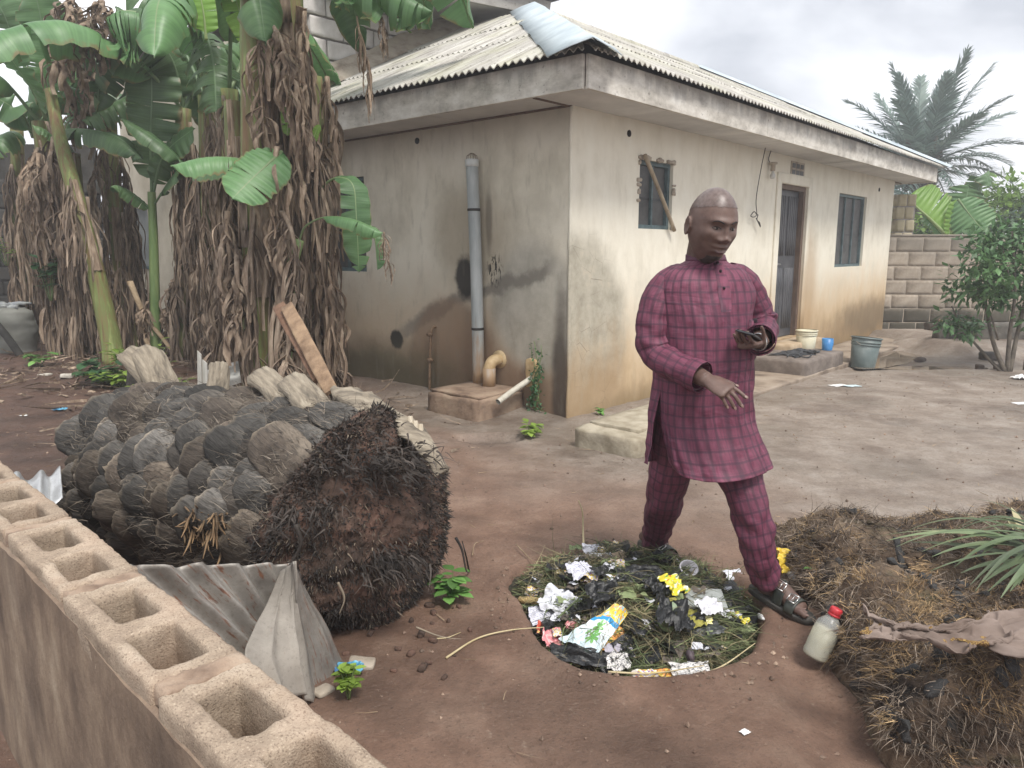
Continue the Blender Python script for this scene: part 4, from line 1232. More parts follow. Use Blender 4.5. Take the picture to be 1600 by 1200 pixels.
for i in range(6):
    V, F = rounded_box(0.456, 0.10, 0.219, 4, 0.006, 0.004, 13, i + 70)
    mb = MB(); mb.add(V, F); fv.append(mb.mesh("block"))
for r in range(7):
    u = -0.05 - (0.235 if r % 2 else 0.0)
    while u < 8.8:
        obj("block", fv[rng.randint(6)], OLDBLOCK, FW, (u + 0.225, 0.05 + rng.uniform(-.003, .003), 0.055 + r * 0.228))
        u += 0.470
V, F = rounded_box(9.1, 0.20, 0.03, 12, 0.012, 0.012, 5, 3); mb = MB(); mb.add(V + [4.45, 0.09, 1.57], F); mb.build("coping", OLDBLOCK, FW)
# dark boundary wall at the far left, behind the bananas
LW = empty("boundary_wall", (-7.0, 12.4, 0), 0.12)
tag(LW, "dark damp boundary wall behind the banana clump at the far left", "wall")
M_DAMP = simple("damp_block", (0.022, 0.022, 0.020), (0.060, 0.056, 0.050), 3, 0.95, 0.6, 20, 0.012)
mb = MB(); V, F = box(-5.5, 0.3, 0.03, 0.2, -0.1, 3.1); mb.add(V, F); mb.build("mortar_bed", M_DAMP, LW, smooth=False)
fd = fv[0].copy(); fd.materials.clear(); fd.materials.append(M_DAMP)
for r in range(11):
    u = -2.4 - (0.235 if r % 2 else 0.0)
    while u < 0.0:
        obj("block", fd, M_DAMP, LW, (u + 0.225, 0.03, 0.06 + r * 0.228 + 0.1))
        u += 0.470
# ================================================================== felled oil-palm trunk with its root ball
k = NT("leaf_base_grey")
fib = k.noise(9, 6, 0.7, k.mapping(k.tc(), scale=(0.5, 9.0, 9.0)), 0.5)
bl = k.noise(3.0, 5, 0.65)
r = k.rand()
ca = k.ramp(bl, [(0.30, (0.038, 0.036, 0.034)), (0.50, (0.112, 0.105, 0.096)), (0.70, (0.235, 0.218, 0.195))])
cb = k.ramp(bl, [(0.30, (0.048, 0.038, 0.031)), (0.50, (0.128, 0.103, 0.082)), (0.70, (0.270, 0.225, 0.175))])
col = k.mix(k.ramp(r, [(0.55, 0.0), (0.8, 1.0)]), ca, cb)
col = k.mix(k.ramp(fib, [(0.48, 0.0), (0.62, 0.65)]), col, (0.030, 0.028, 0.026, 1))
tip = k.smooth(k.math('ADD', k.sep()['X'], k.math('MULTIPLY', k.math('SUBTRACT', bl, 0.5), 0.14)), 0.20, 0.27)
col = k.mix(k.math('MULTIPLY', tip, 0.6), col, (0.38, 0.31, 0.225, 1))
col = k.mix(1.0, col, k.ramp(k.math('FRACT', k.math('MULTIPLY', r, 7.3)), [(0.0, 0.38), (0.8, 1.0), (1.0, 1.45)]), 'MULTIPLY')
nm = k.bump(fib, 0.75, 0.012); nm = k.bump(k.noise(30, 6, 0.7), 0.4, 0.006, nm)
BOOT = k.finish(col, 0.9, nm, 0.25)
PALECUT = simple("pale_cut_base", (0.10, 0.085, 0.066), (0.25, 0.21, 0.158), 6, 0.9, 0.7, 26, 0.015, stretch=(0.6, 4, 4), c3=(0.38, 0.33, 0.255))
ROOTEARTH = simple("root_earth", (0.028, 0.019, 0.014), (0.080, 0.049, 0.036), 7, 0.95, 0.9, 30, 0.02, c3=(0.16, 0.088, 0.064))
TRUNKCORE = simple("trunk_core", (0.028, 0.024, 0.021), (0.075, 0.062, 0.05), 5, 0.95, 0.9, 22, 0.02)
ROOTDARK = simple("root_dark", (0.012, 0.010, 0.009), (0.055, 0.042, 0.034), 3, 0.75, 0.0, vary=0.6, per='isl')
ROOTPALE = simple("root_pale", (0.12, 0.095, 0.07), (0.26, 0.215, 0.16), 3, 0.85, 0.0, vary=0.6, per='isl')
FIBRE = simple("fibre", (0.10, 0.060, 0.032), (0.25, 0.165, 0.09), 3, 0.9, 0.0, vary=0.5, per='isl')

GREYCORE = simple("grey_fibrous_bark", (0.030, 0.028, 0.025), (0.105, 0.097, 0.086), 5, 0.95, 0.9, 40, 0.02, stretch=(1, 1, 1), c3=(0.16, 0.145, 0.12))
A0 = np.array([-0.575, 2.81, 0.405]); A1_ = np.array([-1.96, 3.92, 0.31])
AX = nrm(A1_ - A0); LLEN = float(np.linalg.norm(A1_ - A0))
SIDE = nrm(np.cross(np.array([0, 0, 1.0]), AX)); 
if SIDE[1] > 0: SIDE = -SIDE                          # towards the camera
UPV = np.cross(AX, SIDE); UPV = UPV if UPV[2] > 0 else -UPV
log = empty("palm_log", (A0[0], A0[1], 0.0))
tag(log, "felled oil palm trunk of grey overlapping leaf bases with a dark root ball", "palm log")
LOC = np.array([A0[0], A0[1], 0.0])
def on_log(t, phi, r):
    """t metres from the root end, phi from the camera side (0) over the top (90) to the back (180)"""
    a = math.radians(phi)
    return A0 + AX * t + (SIDE * math.cos(a) + UPV * math.sin(a)) * r
nt, na = 60, 48
V = []
for i in range(nt):
    t = 0.15 + (LLEN - 0.20) * i / (nt - 1)
    rr = 0.385 + 0.02 * math.exp(-(t / 0.35) ** 2) - 0.02 * t / LLEN
    for j in range(na):
        a = 2 * math.pi * j / na
        V.append(A0 + AX * t + (SIDE * math.cos(a) + UPV * math.sin(a)) * rr)
V = np.array(V); nv_ = V - (A0 + ((V - A0) @ AX)[:, None] * AX); nv_ /= np.linalg.norm(nv_, axis=1, keepdims=True)
V = V + nv_ * (0.035 * fbm(V * 4, 4, 3))[:, None]
F = grid_faces(nt, na, True) + [tuple((nt - 1) * na + q for q in range(na))]
mb = MB(); mb.add(V - LOC, F); mb.build("trunk", GREYCORE, log)

def boot_mesh(seed, L=0.30, W=0.120, T=0.040, cut=False):
    """one leaf base: a fat tongue along +x, outer face +z, blunt rounded end"""
    r_ = np.random.RandomState(seed)
    nu, nv = 26, 36
    V = []
    for i in range(nu):
        u = i / (nu - 1)
        w = W * (1.05 - 0.16 * u ** 1.4)
        th = T * (0.50 + 0.62 * u - 0.12 * u * u)
        e = 1.0 if u < 0.62 else math.sqrt(max(0.0, 1 - ((u - 0.62) / 0.38) ** 2.6))
        e = max(e, 0.05) if not cut else (1.0 if u < 0.96 else 0.86)
        x = L * (u - 0.12)
        zc = 0.03 * math.sin(u * 2.2) + 0.02 * u
        for j in range(nv):
            a = 2 * math.pi * j / nv
            ca_, sa_ = math.cos(a), math.sin(a)
            ey = math.copysign(abs(ca_) ** 0.85, ca_); ez = math.copysign(abs(sa_) ** 0.85, sa_)
            V.append((x, w * e * ey, zc + th * e * ez * (1.0 if sa_ > 0 else 0.8) - 0.018 * abs(ey) ** 2 * u))
    V = np.array(V)
    aa = np.tile(np.arange(nv), nu) / nv * 2 * math.pi
    rd = fbm(np.stack([np.cos(aa) * 5 + seed, np.sin(aa) * 5, V[:, 0] * 2.0], -1), 3, seed + 9)
    V = V + (V - [L * .4, 0, 0]) * (0.16 * fbm(V * 6 + seed * 5, 3, seed) + 0.06 * rd)[:, None]
    V[:, 0] += (0.020 * rd + 0.012 * fbm(V * 30, 2, seed + 2)) * sstep(0.16, 0.24, V[:, 0])
    V[:, 2] += 0.012 * fbm(V * [6, 30, 10] + seed, 3, seed + 5)
    F = grid_faces(nu, nv, True)
    F.append(tuple(range(nv - 1, -1, -1))); F.append(tuple((nu - 1) * nv + q for q in range(nv)))
    mb = MB(); mb.add(V, F)
    return mb.mesh("leaf_base")
boots = [boot_mesh(s_ + 1) for s_ in range(7)]
cuts = [boot_mesh(s_ + 31, 0.36, 0.11, 0.055, True) for s_ in range(3)]
def place_boot(me, m, t, phi, r, lift, roll, scale, back=False, name="leaf_base"):
    a = math.radians(phi)
    out = SIDE * math.cos(a) + UPV * math.sin(a)
    ex = nrm(AX * math.cos(lift) + out * math.sin(lift))
    ey = nrm(np.cross(out, ex)); ez = np.cross(ex, ey)
    R_ = Matrix((Vector(ex), Vector(ey), Vector(ez))).transposed()
    R_ = R_ @ Matrix.Rotation(roll, 3, 'Z')
    me2 = me
    o = obj(name, me2, None, log)
    if not me2.materials: me2.materials.append(m)
    o.matrix_local = Matrix.Translation(Vector(on_log(t, phi, r) - LOC)) @ R_.to_4x4() @ Matrix.Diagonal((*scale, 1))
    return o
for me in boots: me.materials.append(BOOT)
for me in cuts: me.materials.append(PALECUT)
i = 0
NR = 16
for ring in range(NR):
    t = 0.06 + (LLEN - 0.16) * ring / (NR - 1); big_ = 0.76
    nper = 15
    for q in range(nper):
        phi = -72 + 19.5 * (q + 0.36 * ring % 1.0) + rng.uniform(-6, 6)
        if phi > 200: continue
        sc = rng.uniform(0.72, 1.28) * big_
        place_boot(boots[rng.randint(7)], BOOT, t + rng.uniform(-.045, .045), phi, 0.366 - 0.010 * ring / NR, math.radians(rng.uniform(4, 12) if ring > 1 else rng.uniform(1, 5)), rng.uniform(-.16, .16) - 0.22,
                   (sc * rng.uniform(0.9, 1.15), sc * rng.uniform(0.85, 1.1), sc * rng.uniform(0.8, 1.25)))
# long pale cut ends standing up along the ridge of the log
for (x, y, lift, sc) in [(128, 655, 34, 0.85), (195, 632, 36, 0.75), (240, 622, 36, 0.85), (322, 640, 66, 0.5), (420, 655, 16, 0.8), (480, 650, 14, 0.75)]:
    tt = np.linspace(0, LLEN, 200)
    best = min(tt, key=lambda t_: abs(((lambda d: 800 + FPX * (d @ _R) / (d @ _F))(on_log(t_, 95, 0.36) - EYE)) - x))
    o = place_boot(cuts[rng.randint(3)], PALECUT, best - 0.06, 98 + rng.uniform(-6, 6), 0.42, math.radians(lift), rng.uniform(-.3, .3), (sc, sc, sc * 1.1))
    o['label'] = "pale sawn leaf base on top of the log"
# broken, splintered base on the camera side, brown inside
mb = MB()
c0 = on_log(0.42, 6, 0.40)
for q in range(110):
    st = c0 + AX * rng.uniform(-0.10, 0.18) + UPV * rng.uniform(-0.08, 0.07) + SIDE * rng.uniform(0, .05)
    d = nrm(-AX * rng.uniform(0.4, 1.0) + SIDE * rng.uniform(0.1, 0.6) + UPV * rng.uniform(-.5, .25))
    L = rng.uniform(0.06, 0.17)
    mb.add(*tube([st - LOC, st + d * L * 0.6 - LOC, st + d * L - LOC + rng.normal(size=3) * .008], [0.006, 0.0045, 0.0015], 4)[:2])
mb.build("splintered_base", FIBRE, log)
# white splinters at the top of the root end
mb = MB()
for q, (x, y0, y1) in enumerate([(641, 692, 650), (649, 694, 657), (657, 698, 662)]):
    a, b = A(x, y0, 2.86), A(x, y1, 2.88)
    mb.add(*tube([a - LOC, (a + b) / 2 - LOC, b - LOC], [0.017, 0.016, 0.009], 7)[:2])
sp_ = mb.build("splinter_stub", simple("white_splinter", (0.36, 0.30, 0.22), (0.52, 0.46, 0.36), 9, 0.85, 0.4, stretch=(6, 6, 0.5)), log)
# big weathered stub sweeping down the top of the root end
P = bez([A(522, 608, 3.16), A(570, 634, 3.02), A(632, 664, 2.88), A(692, 738, 2.72)], 16)
V, F, _ = tube(P, np.array([0.03, 0.05, 0.07, 0.08, 0.085, 0.09, 0.09, 0.085, 0.08, 0.08, 0.075, 0.07, 0.065, 0.055, 0.045, 0.03]) * .85, 22, True, 0.42)
V = V + (0.028 * fbm(V * 9, 3, 5) + 0.012 * fbm(V * 30, 2, 5))[:, None]
mb = MB(); mb.add(V - LOC, F); mb.build("long_stub", PALECUT, log)

# root ball: blunt mass of earth studded with cut roots
def root_pt(u, a):
    """u from the middle of the face (0) over its shoulder (pi/2) to the back"""
    u = np.asarray(u, float); a = np.asarray(a, float)
    rr = 0.41 * np.sin(np.minimum(u, math.pi / 2)) ** 0.72 * (1 + 0.035 * np.cos(2 * a + 0.6) + 0.035 * np.cos(4 * a) + 0.02 * np.cos(3 * a))
    hh = np.where(u < math.pi / 2, 0.15 * np.cos(np.minimum(u, math.pi / 2)) ** 0.9, -0.24 * (u - math.pi / 2) / (0.12 * math.pi))
    rr = rr * (1 - 0.12 * np.clip((u - math.pi / 2) / (0.12 * math.pi), 0, 1))
    P = A0 - AX * hh[..., None] + (SIDE * np.cos(a)[..., None] + UPV * np.sin(a)[..., None]) * np.maximum(rr, 0.002)[..., None]
    N_ = P - (A0 + AX * 0.16); N_ /= np.linalg.norm(N_, axis=-1, keepdims=True)
    P = P + N_ * (0.060 * fbm(P * 5, 4, 13) + 0.030 * fbm(P * 15, 3, 14) + 0.012 * fbm(P * 45, 2, 15))[..., None]
    P[..., 2] = np.maximum(P[..., 2], -0.02)
    return P, N_
nu, nv = 90, 150
ug, ag = np.meshgrid(np.linspace(0.001, math.pi * 0.62, nu), np.linspace(0, 2 * math.pi, nv, endpoint=False), indexing='ij')
V, _ = root_pt(ug, ag)
mb = MB(); mb.add(V.reshape(-1, 3) - LOC, grid_faces(nu, nv, True)); rb = mb.build("root_ball", ROOTEARTH, log)
def dome(n, lo=0.0, hi=0.58):
    u = np.arccos(np.clip(math.cos(math.pi * lo) - rng.rand(n) * (math.cos(math.pi * lo) - math.cos(math.pi * hi)), -1, 1)); a = rng.rand(n) * 2 * math.pi
    return (*root_pt(u, a), u, a)
def studs(mb, n, lo, hi, Lr, Wr, nw, seed, thr, nz=.4, dn=-.2, seg=2):
    P, N_, u, a = dome(n, lo, hi)
    kp = fbm(P * 5, 2, seed) > thr; P, N_ = P[kp], N_[kp]
    strips(mb, P - LOC, N_ * nw + rng.normal(size=P.shape) * nz + [0, 0, dn], rng.uniform(*Lr, len(P)), rng.uniform(*Wr, len(P)), 0.2, n=seg)
mb = MB()
studs(mb, 12000, 0, .58, (.006, .022), (.004, .008), .8, 50, -.35)
studs(mb, 5200, .30, .56, (.012, .038), (.005, .010), .55, 51, -.25, .5)
for (x, y, n_, sp2) in [(612, 878, 420, 0.05), (515, 870, 330, 0.055), (620, 720, 420, 0.08), (560, 715, 380, 0.09), (480, 800, 260, 0.06)]:
    d = A(x, y, 2.8) - EYE; best = min(np.linspace(0.85, 1.15, 61), key=lambda f_: abs(np.linalg.norm((EYE + d * f_) - (A0 + AX * 0.16)) - 0.43))
    c = EYE + d * best
    strips(mb, c + rng.normal(size=(n_, 3)) * sp2 * [1, 1, 0.42] - LOC, nrm(c - (A0 + AX * 0.2)) * .8 + rng.normal(size=(n_, 3)) * 0.45 + [0.2, 0, -0.3], rng.uniform(0.025, 0.06, n_), rng.uniform(0.005, 0.009, n_), 0.4, n=3)
tag(mb.build("dark_roots", ROOTDARK, log), kind='stuff')
mb = MB()
studs(mb, 3600, 0, .56, (.006, .024), (.003, .006), .9, 60, -.1)
tag(mb.build("pale_roots", ROOTPALE, log), kind='stuff')
mb = MB()
studs(mb, 5200, 0, .5, (.005, .018), (.004, .008), .7, 63, -.2)
tag(mb.build("earthy_roots", ROOTEARTH, log), kind='stuff')
# loose fibre and bast along the log
mb = MB()
N = 14000; t_ = rng.rand(N) * LLEN; ph_ = np.radians(rng.uniform(-70, 200, N)); R__ = 0.405 + 0.055 * rng.rand(N)
O_ = SIDE * np.cos(ph_)[:, None] + UPV * np.sin(ph_)[:, None]
P = A0 + AX * t_[:, None] + O_ * R__[:, None]; kp = fbm(P * 5, 3, 91) > -0.15; P, O_ = P[kp], O_[kp]
strips(mb, P - LOC, AX + O_ * .15 + rng.normal(size=P.shape) * .3, rng.uniform(.03, .10, len(P)), rng.uniform(.0014, .0034, len(P)), .1, n=3)
tag(mb.build("bast_fibres", simple("bast", (0.075, 0.062, 0.050), (0.22, 0.185, 0.145), 3, 0.9, 0.0, vary=0.6, per="isl"), log), kind='stuff')
for pts, m_, r_ in [([(712, 840), (722, 860), (728, 890), (733, 895)], ROOTDARK, 0.006), ([(462, 820), (470, 850), (452, 885), (440, 905)], ROOTDARK, 0.008), ([(528, 910), (538, 935), (530, 960)], ROOTPALE, 0.005), ([(650, 980), (690, 995), (735, 1000)], ROOTPALE, 0.004)]:
    P = np.array([A(x, y, 2.62 if x > 640 else 2.36) for x, y in pts])
    mb = MB(); mb.add(*tube(bez(P, 16) - LOC, np.linspace(r_, r_ * 0.35, 16), 5)[:2]); mb.build("root", m_, log)
# crumbs of earth under the root ball
mb = MB()
for q in range(70):
    x, y = rng.uniform(-0.95, -0.15), rng.uniform(2.35, 3.2)
    s_ = rng.uniform(0.008, 0.03)
    V, F = rounded_box(s_ * 1.5, s_, s_, 1, s_ * .4, s_ * .4, 30, q); mb.add(rotz(V, q) + [x, y, float(gz(x, y)) + s_ * .2], F)
tag(mb.build("earth_clods", ROOTEARTH), kind='stuff')

# flat chip of concrete lying on the log
V, F = rounded_box(0.13, 0.09, 0.025, 4, 0.008, 0.008, 14, 3)
mb = MB(); mb.add(V, F); o = mb.build("concrete_chip", M_CEMENT); o.location = A(216, 632, 3.80); o.rotation_euler = (0.35, 0.15, -0.5)
tag(o, "flat grey chip of concrete lying on top of the palm log", "chip")

# two planks propped against the near banana clump
def plank(name, label, a, b, w, t_, m, seed):
    a, b = np.asarray(a), np.asarray(b); d = nrm(b - a); L = np.linalg.norm(b - a)
    s_ = nrm(np.cross(d, [0.15, -1, 0.2])); n_ = np.cross(d, s_)
    V, F = rounded_box(L, w, t_, 8, 0.005, 0.006, 9, seed)
    mb = MB(); mb.add(basis(V, (a + b) / 2, d, s_, n_), F)
    return tag(mb.build(name, m), label, "plank")
M_PLANK = simple("raw_plank", (0.15, 0.092, 0.055), (0.31, 0.21, 0.13), 5, 0.85, 0.5, 30, stretch=(3, 3, 0.7))
M_PLANKD = simple("dark_plank", (0.11, 0.055, 0.032), (0.20, 0.115, 0.07), 5, 0.85, 0.5, 30, stretch=(3, 3, 0.7))
plank("plank", "pale rough plank propped between the palm log and the near bananas", A(518, 612, 3.62), A(448, 478, 4.25), 0.075, 0.03, M_PLANK, 1)
plank("plank", "reddish plank leaning just behind the pale one", A(500, 592, 3.75), A(436, 478, 4.32), 0.075, 0.028, M_PLANKD, 2)

# ================================================================== two rotten trunk pieces on the right
k = NT("rotten_wood")
n1 = k.noise(4, 7, 0.7); fib = k.noise(6, 6, 0.7, k.mapping(k.tc(), scale=(0.8, 6, 6)), 0.5)
col = k.ramp(n1, [(0.30, (0.035, 0.026, 0.020)), (0.46, (0.115, 0.080, 0.056)), (0.58, (0.185, 0.135, 0.094)), (0.72, (0.26, 0.205, 0.15))])
col = k.mix(k.ramp(fib, [(0.5, 0.0), (0.64, 0.6)]), col, (0.045, 0.034, 0.027, 1))
col = k.mix(k.math('MULTIPLY', k.ramp(k.noise(2.3, 5, 0.65, k.mapping(k.tc(), loc=(3, 5, 1))), [(0.55, 0.0), (0.63, 1.0)]), 0.85), col, (0.016, 0.016, 0.017, 1))
col = k.mix(k.math('MULTIPLY', k.ramp(k.noise(3.3, 5, 0.65, k.mapping(k.tc(), loc=(8, 5, 1))), [(0.58, 0.0), (0.68, 1.0)]), 0.5), col, (0.095, 0.105, 0.055, 1))
ROTTEN = k.finish(col, 0.95, k.bump(k.noise(22, 7, 0.75), 0.9, 0.02, k.bump(fib, 0.6, 0.015)), 0.2)
STRAW = simple("straw_fibre", (0.235, 0.15, 0.075), (0.44, 0.315, 0.17), 2, 0.9, 0.0, vary=0.45, per='isl')
GREYFIBRE = simple("grey_fibre", (0.15, 0.118, 0.09), (0.34, 0.275, 0.215), 2, 0.9, 0.0, vary=0.5, per='isl')
DARKFIBRE = simple("dark_fibre", (0.05, 0.037, 0.028), (0.15, 0.112, 0.085), 2, 0.9, 0.0, vary=0.5, per='isl')
CHAR = simple("charred_bark", (0.012, 0.012, 0.012), (0.045, 0.044, 0.044), 6, 0.8, 0.7, 30, stretch=(0.6, 4, 4))
GREYBARK = simple("grey_bark", (0.060, 0.050, 0.040), (0.165, 0.135, 0.105), 6, 0.9, 0.6, 30, stretch=(0.6, 5, 5))

def rotten_trunk(label, xc, yc, hx, hy, zt, seed, rot, n_straw, n_grey, slabs):
    e = empty("rotten_trunk", (xc, yc, 0), rot)
    tag(e, label, "tree trunk")
    nx, ny = 110, 90
    gx_, gy_ = np.meshgrid(np.linspace(-1, 1, nx), np.linspace(-1, 1, ny), indexing='ij')
    X, Y = gx_ * hx, gy_ * hy
    wob = 0.10 * fbm(np.stack([gx_ * 2, gy_ * 2, 0 * gx_ + seed], -1), 3, seed)
    ed = np.maximum(np.abs(gx_) ** 3 * 0.9 + 0.1 * np.abs(gx_), np.abs(gy_) ** 2.2) + wob
    ed = np.maximum(ed, 0.0)
    prof = np.sqrt(np.clip(1 - ed ** 2.4, 0, 1))
    p = np.stack([X, Y, 0 * X], -1)
    Z = zt * prof * (1 + 0.38 * fbm(p * 3.0, 4, seed + 1)) + 0.085 * fbm(p * 8, 4, seed + 2) * (prof > 0.05) + 0.018 * fbm(p * 28, 3, seed + 4) * (prof > .05) - 0.035
    X = X + 0.07 * fbm(p * 5, 3, seed + 6); Y = Y + 0.05 * fbm(p * 5 + 9, 3, seed + 7)
    P = np.stack([X, Y, Z], -1)
    mb = MB(); mb.add(P.reshape(-1, 3), grid_faces(nx, ny)); mb.build("trunk", ROTTEN, e)
    N_ = np.cross(np.gradient(P, axis=0), np.gradient(P, axis=1)); AR_ = np.linalg.norm(N_, axis=2); N_ /= AR_[..., None] + 1e-9
    Pf, Nf = P.reshape(-1, 3), N_.reshape(-1, 3)
    okm = np.where(Pf[:, 2] > 0.005)[0]; wt_ = AR_.reshape(-1)[okm]; okm = okm[np.searchsorted(np.cumsum(wt_) / wt_.sum(), rng.rand(60000)).clip(0, len(okm) - 1)]
    def scatter(n, m, name, Lr, Wr, flat, thr, sd):
        i = okm[rng.randint(len(okm), size=n * 2)]
        c = fbm(Pf[i] * 3.5 + sd, 3, seed + sd) > thr
        i = i[c][:n]
        D = Nf[i] * flat + np.stack([fbm(Pf[i] * 2.2, 2, sd + 1) * 2.5, fbm(Pf[i] * 2.2 + 7, 2, sd + 2) * 2.5, 0 * i], -1) + rng.normal(size=(len(i), 3)) * 0.4
        mb = MB(); strips(mb, Pf[i] + rng.normal(size=(len(i), 3)) * 0.006, D, rng.uniform(*Lr, len(i)), rng.uniform(*Wr, len(i)), 0.35, n=3, bend=0.35)
        tag(mb.build(name, m, e), kind='stuff')
    scatter(n_straw, STRAW, "straw_fibres", (0.015, 0.055), (0.0014, 0.003), 0.25, 0.02, 60)
    scatter(n_grey, GREYFIBRE, "grey_fibres", (0.015, 0.06), (0.0016, 0.0036), 0.22, -0.5, 80)
    scatter(n_grey, DARKFIBRE, "dark_fibres", (0.02, 0.08), (0.002, 0.0045), 0.25, -0.4, 95)
    for mm_, nm_, nn_, lo_, hi_ in ((ROTTEN, "rotten_chunks", 150, .012, .040), (CHAR, "charred_chunks", 110, .010, .038)):
        mb = MB()
        for q in range(nn_):
            i = okm[rng.randint(len(okm))]; s_ = rng.uniform(lo_, hi_)
            V, F = rounded_box(s_ * rng.uniform(1.5, 3.4), s_ * rng.uniform(.6, 1.4), s_ * rng.uniform(.25, .5), 3, s_ * .1, s_ * .9, 40, q)
            ex = nrm(np.cross(Nf[i], rng.normal(size=3))); mb.add(basis(V, Pf[i], ex, np.cross(Nf[i], ex), Nf[i]), F)
        tag(mb.build(nm_, mm_, e), kind='stuff')
    mb = MB()
    for q in range(70 if n_straw > 8000 else 25):
        i = okm[rng.randint(len(okm))]; n_ = rng.randint(60, 190)
        strips(mb, Pf[i] + rng.normal(size=(n_, 3)) * .022, Nf[i] * .7 + rng.normal(size=3) * .5 + rng.normal(size=(n_, 3)) * .38, rng.uniform(.015, .048, n_), rng.uniform(.0014, .003, n_), .3, n=2, bend=.4)
    tag(mb.build("straw_tufts", STRAW, e), kind='stuff')
    for (fx, fy, L, W, T, m, rz, tilt) in slabs:
        i = int((fx + 1) / 2 * (nx - 1)); j = int((fy + 1) / 2 * (ny - 1))
        V, F = rounded_box(L * .62, W * .62, T * .45, 8, min(T, W) * 0.2, 0.05, 16, int(abs(fx * 50 + fy * 70)))
        mb = MB(); mb.add(V, F); o = mb.build("bark_piece", m, e); o.location = P[i, j] + Nf[i * ny + j] * 0.01
        o.rotation_euler = (tilt, rng.uniform(-.3, .3), rz)
    return e, P
tr1, PT1 = rotten_trunk("low rotten palm trunk covered in brown fibre, in the near right corner under the cloth", 2.03, 2.25, 0.90, 0.42, 0.325, 4, -0.10, 15000, 12000,
    [])
tr2, PT2 = rotten_trunk("greyish rotten trunk lying beyond the other one, behind the bottle and the fronds", 2.17, 3.13, 0.92, 0.42, 0.27, 9, -0.06, 6000, 14000,
    [])
# ================================================================== bananas
def leaf_mat(name, c1, c2, mid, transl=0.3, rough=0.42):
    k = NT(name)
    uv = k.sep(k.tc('UV'))
    x, y = uv['X'], uv['Y']
    veins = k.noise(1.0, 2, 0.5, k.mapping(k.tc('UV'), scale=(0.6, 95, 1)))
    col = k.ramp(k.noise(1.7, 4, 0.6), [(0.35, c1), (0.65, c2)])
    col = k.mix(k.math('MULTIPLY', k.ramp(veins, [(0.4, 0.0), (0.62, 1.0)]), 0.25), col, tuple(min(1, q * 1.6) for q in c2) + (1,))
    col = k.mix(1.0, col, k.ramp(k.rand(), [(0.0, 0.75), (1.0, 1.25)]), 'MULTIPLY')
    ax = k.math('ABSOLUTE', x)
    col = k.mix(k.smooth(ax, 0.055, 0.03), col, (*mid, 1))
    edge = k.math('ADD', ax, k.math('MULTIPLY', k.math('SUBTRACT', k.noise(9, 4, 0.6), 0.5), 0.5))
    col = k.mix(k.math('MULTIPLY', k.smooth(edge, 0.90, 1.06), 0.85), col, (0.22, 0.15, 0.06, 1))
    nm = k.bump(veins, 0.35, 0.006)
    return k.finish(col, rough, nm, 0.5, transl=transl)
LEAF_DARK = leaf_mat("banana_leaf_dark", (0.052, 0.115, 0.042), (0.105, 0.190, 0.075), (0.16, 0.25, 0.13), 0.28)
LEAF_MID = leaf_mat("banana_leaf_green", (0.075, 0.175, 0.066), (0.130, 0.250, 0.100), (0.24, 0.33, 0.16), 0.3)
LEAF_LIGHT = leaf_mat("banana_leaf_bright", (0.17, 0.34, 0.055), (0.28, 0.48, 0.10), (0.42, 0.52, 0.24), 0.45)
k = NT("dry_banana_leaf")
st = k.noise(5, 6, 0.65, k.mapping(k.tc(), scale=(5, 5, 0.8)))
r = k.rand()
ca = k.ramp(st, [(0.30, (0.13, 0.092, 0.066)), (0.50, (0.29, 0.215, 0.155)), (0.70, (0.52, 0.42, 0.315))])
cb = k.ramp(st, [(0.30, (0.075, 0.056, 0.044)), (0.50, (0.185, 0.142, 0.11)), (0.70, (0.36, 0.29, 0.225))])
col = k.mix(r, ca, cb)
col = k.mix(1.0, col, k.ramp(k.island(), [(0.0, 0.6), (1.0, 1.45)]), 'MULTIPLY')
DRY = k.finish(col, 0.85, k.bump(k.noise(30, 5, 0.65, k.mapping(k.tc(), scale=(3, 3, 0.7))), 0.5, 0.008), 0.25, transl=0.12)
k = NT("banana_stem")
st = k.noise(4, 6, 0.65, k.mapping(k.tc(), scale=(7, 7, 0.45)))
col = k.ramp(st, [(0.28, (0.09, 0.062, 0.036)), (0.42, (0.185, 0.145, 0.062)), (0.54, (0.15, 0.185, 0.062)), (0.70, (0.27, 0.31, 0.115))])
col = k.mix(k.ramp(k.noise(2.0, 5, 0.6, k.mapping(k.tc(), scale=(4, 4, 0.7), loc=(1, 2, 3))), [(0.54, 0.0), (0.64, 0.8)]), col, (0.155, 0.085, 0.042, 1))
col = k.mix(1.0, col, k.ramp(k.rand(), [(0.0, 0.75), (1.0, 1.15)]), 'MULTIPLY')
STEM = k.finish(col, 0.6, k.bump(st, 0.4, 0.012), 0.35)
YSTEM = simple("young_stem", (0.10, 0.17, 0.055), (0.21, 0.28, 0.11), 4, 0.5, 0.2, stretch=(4, 4, 0.5))

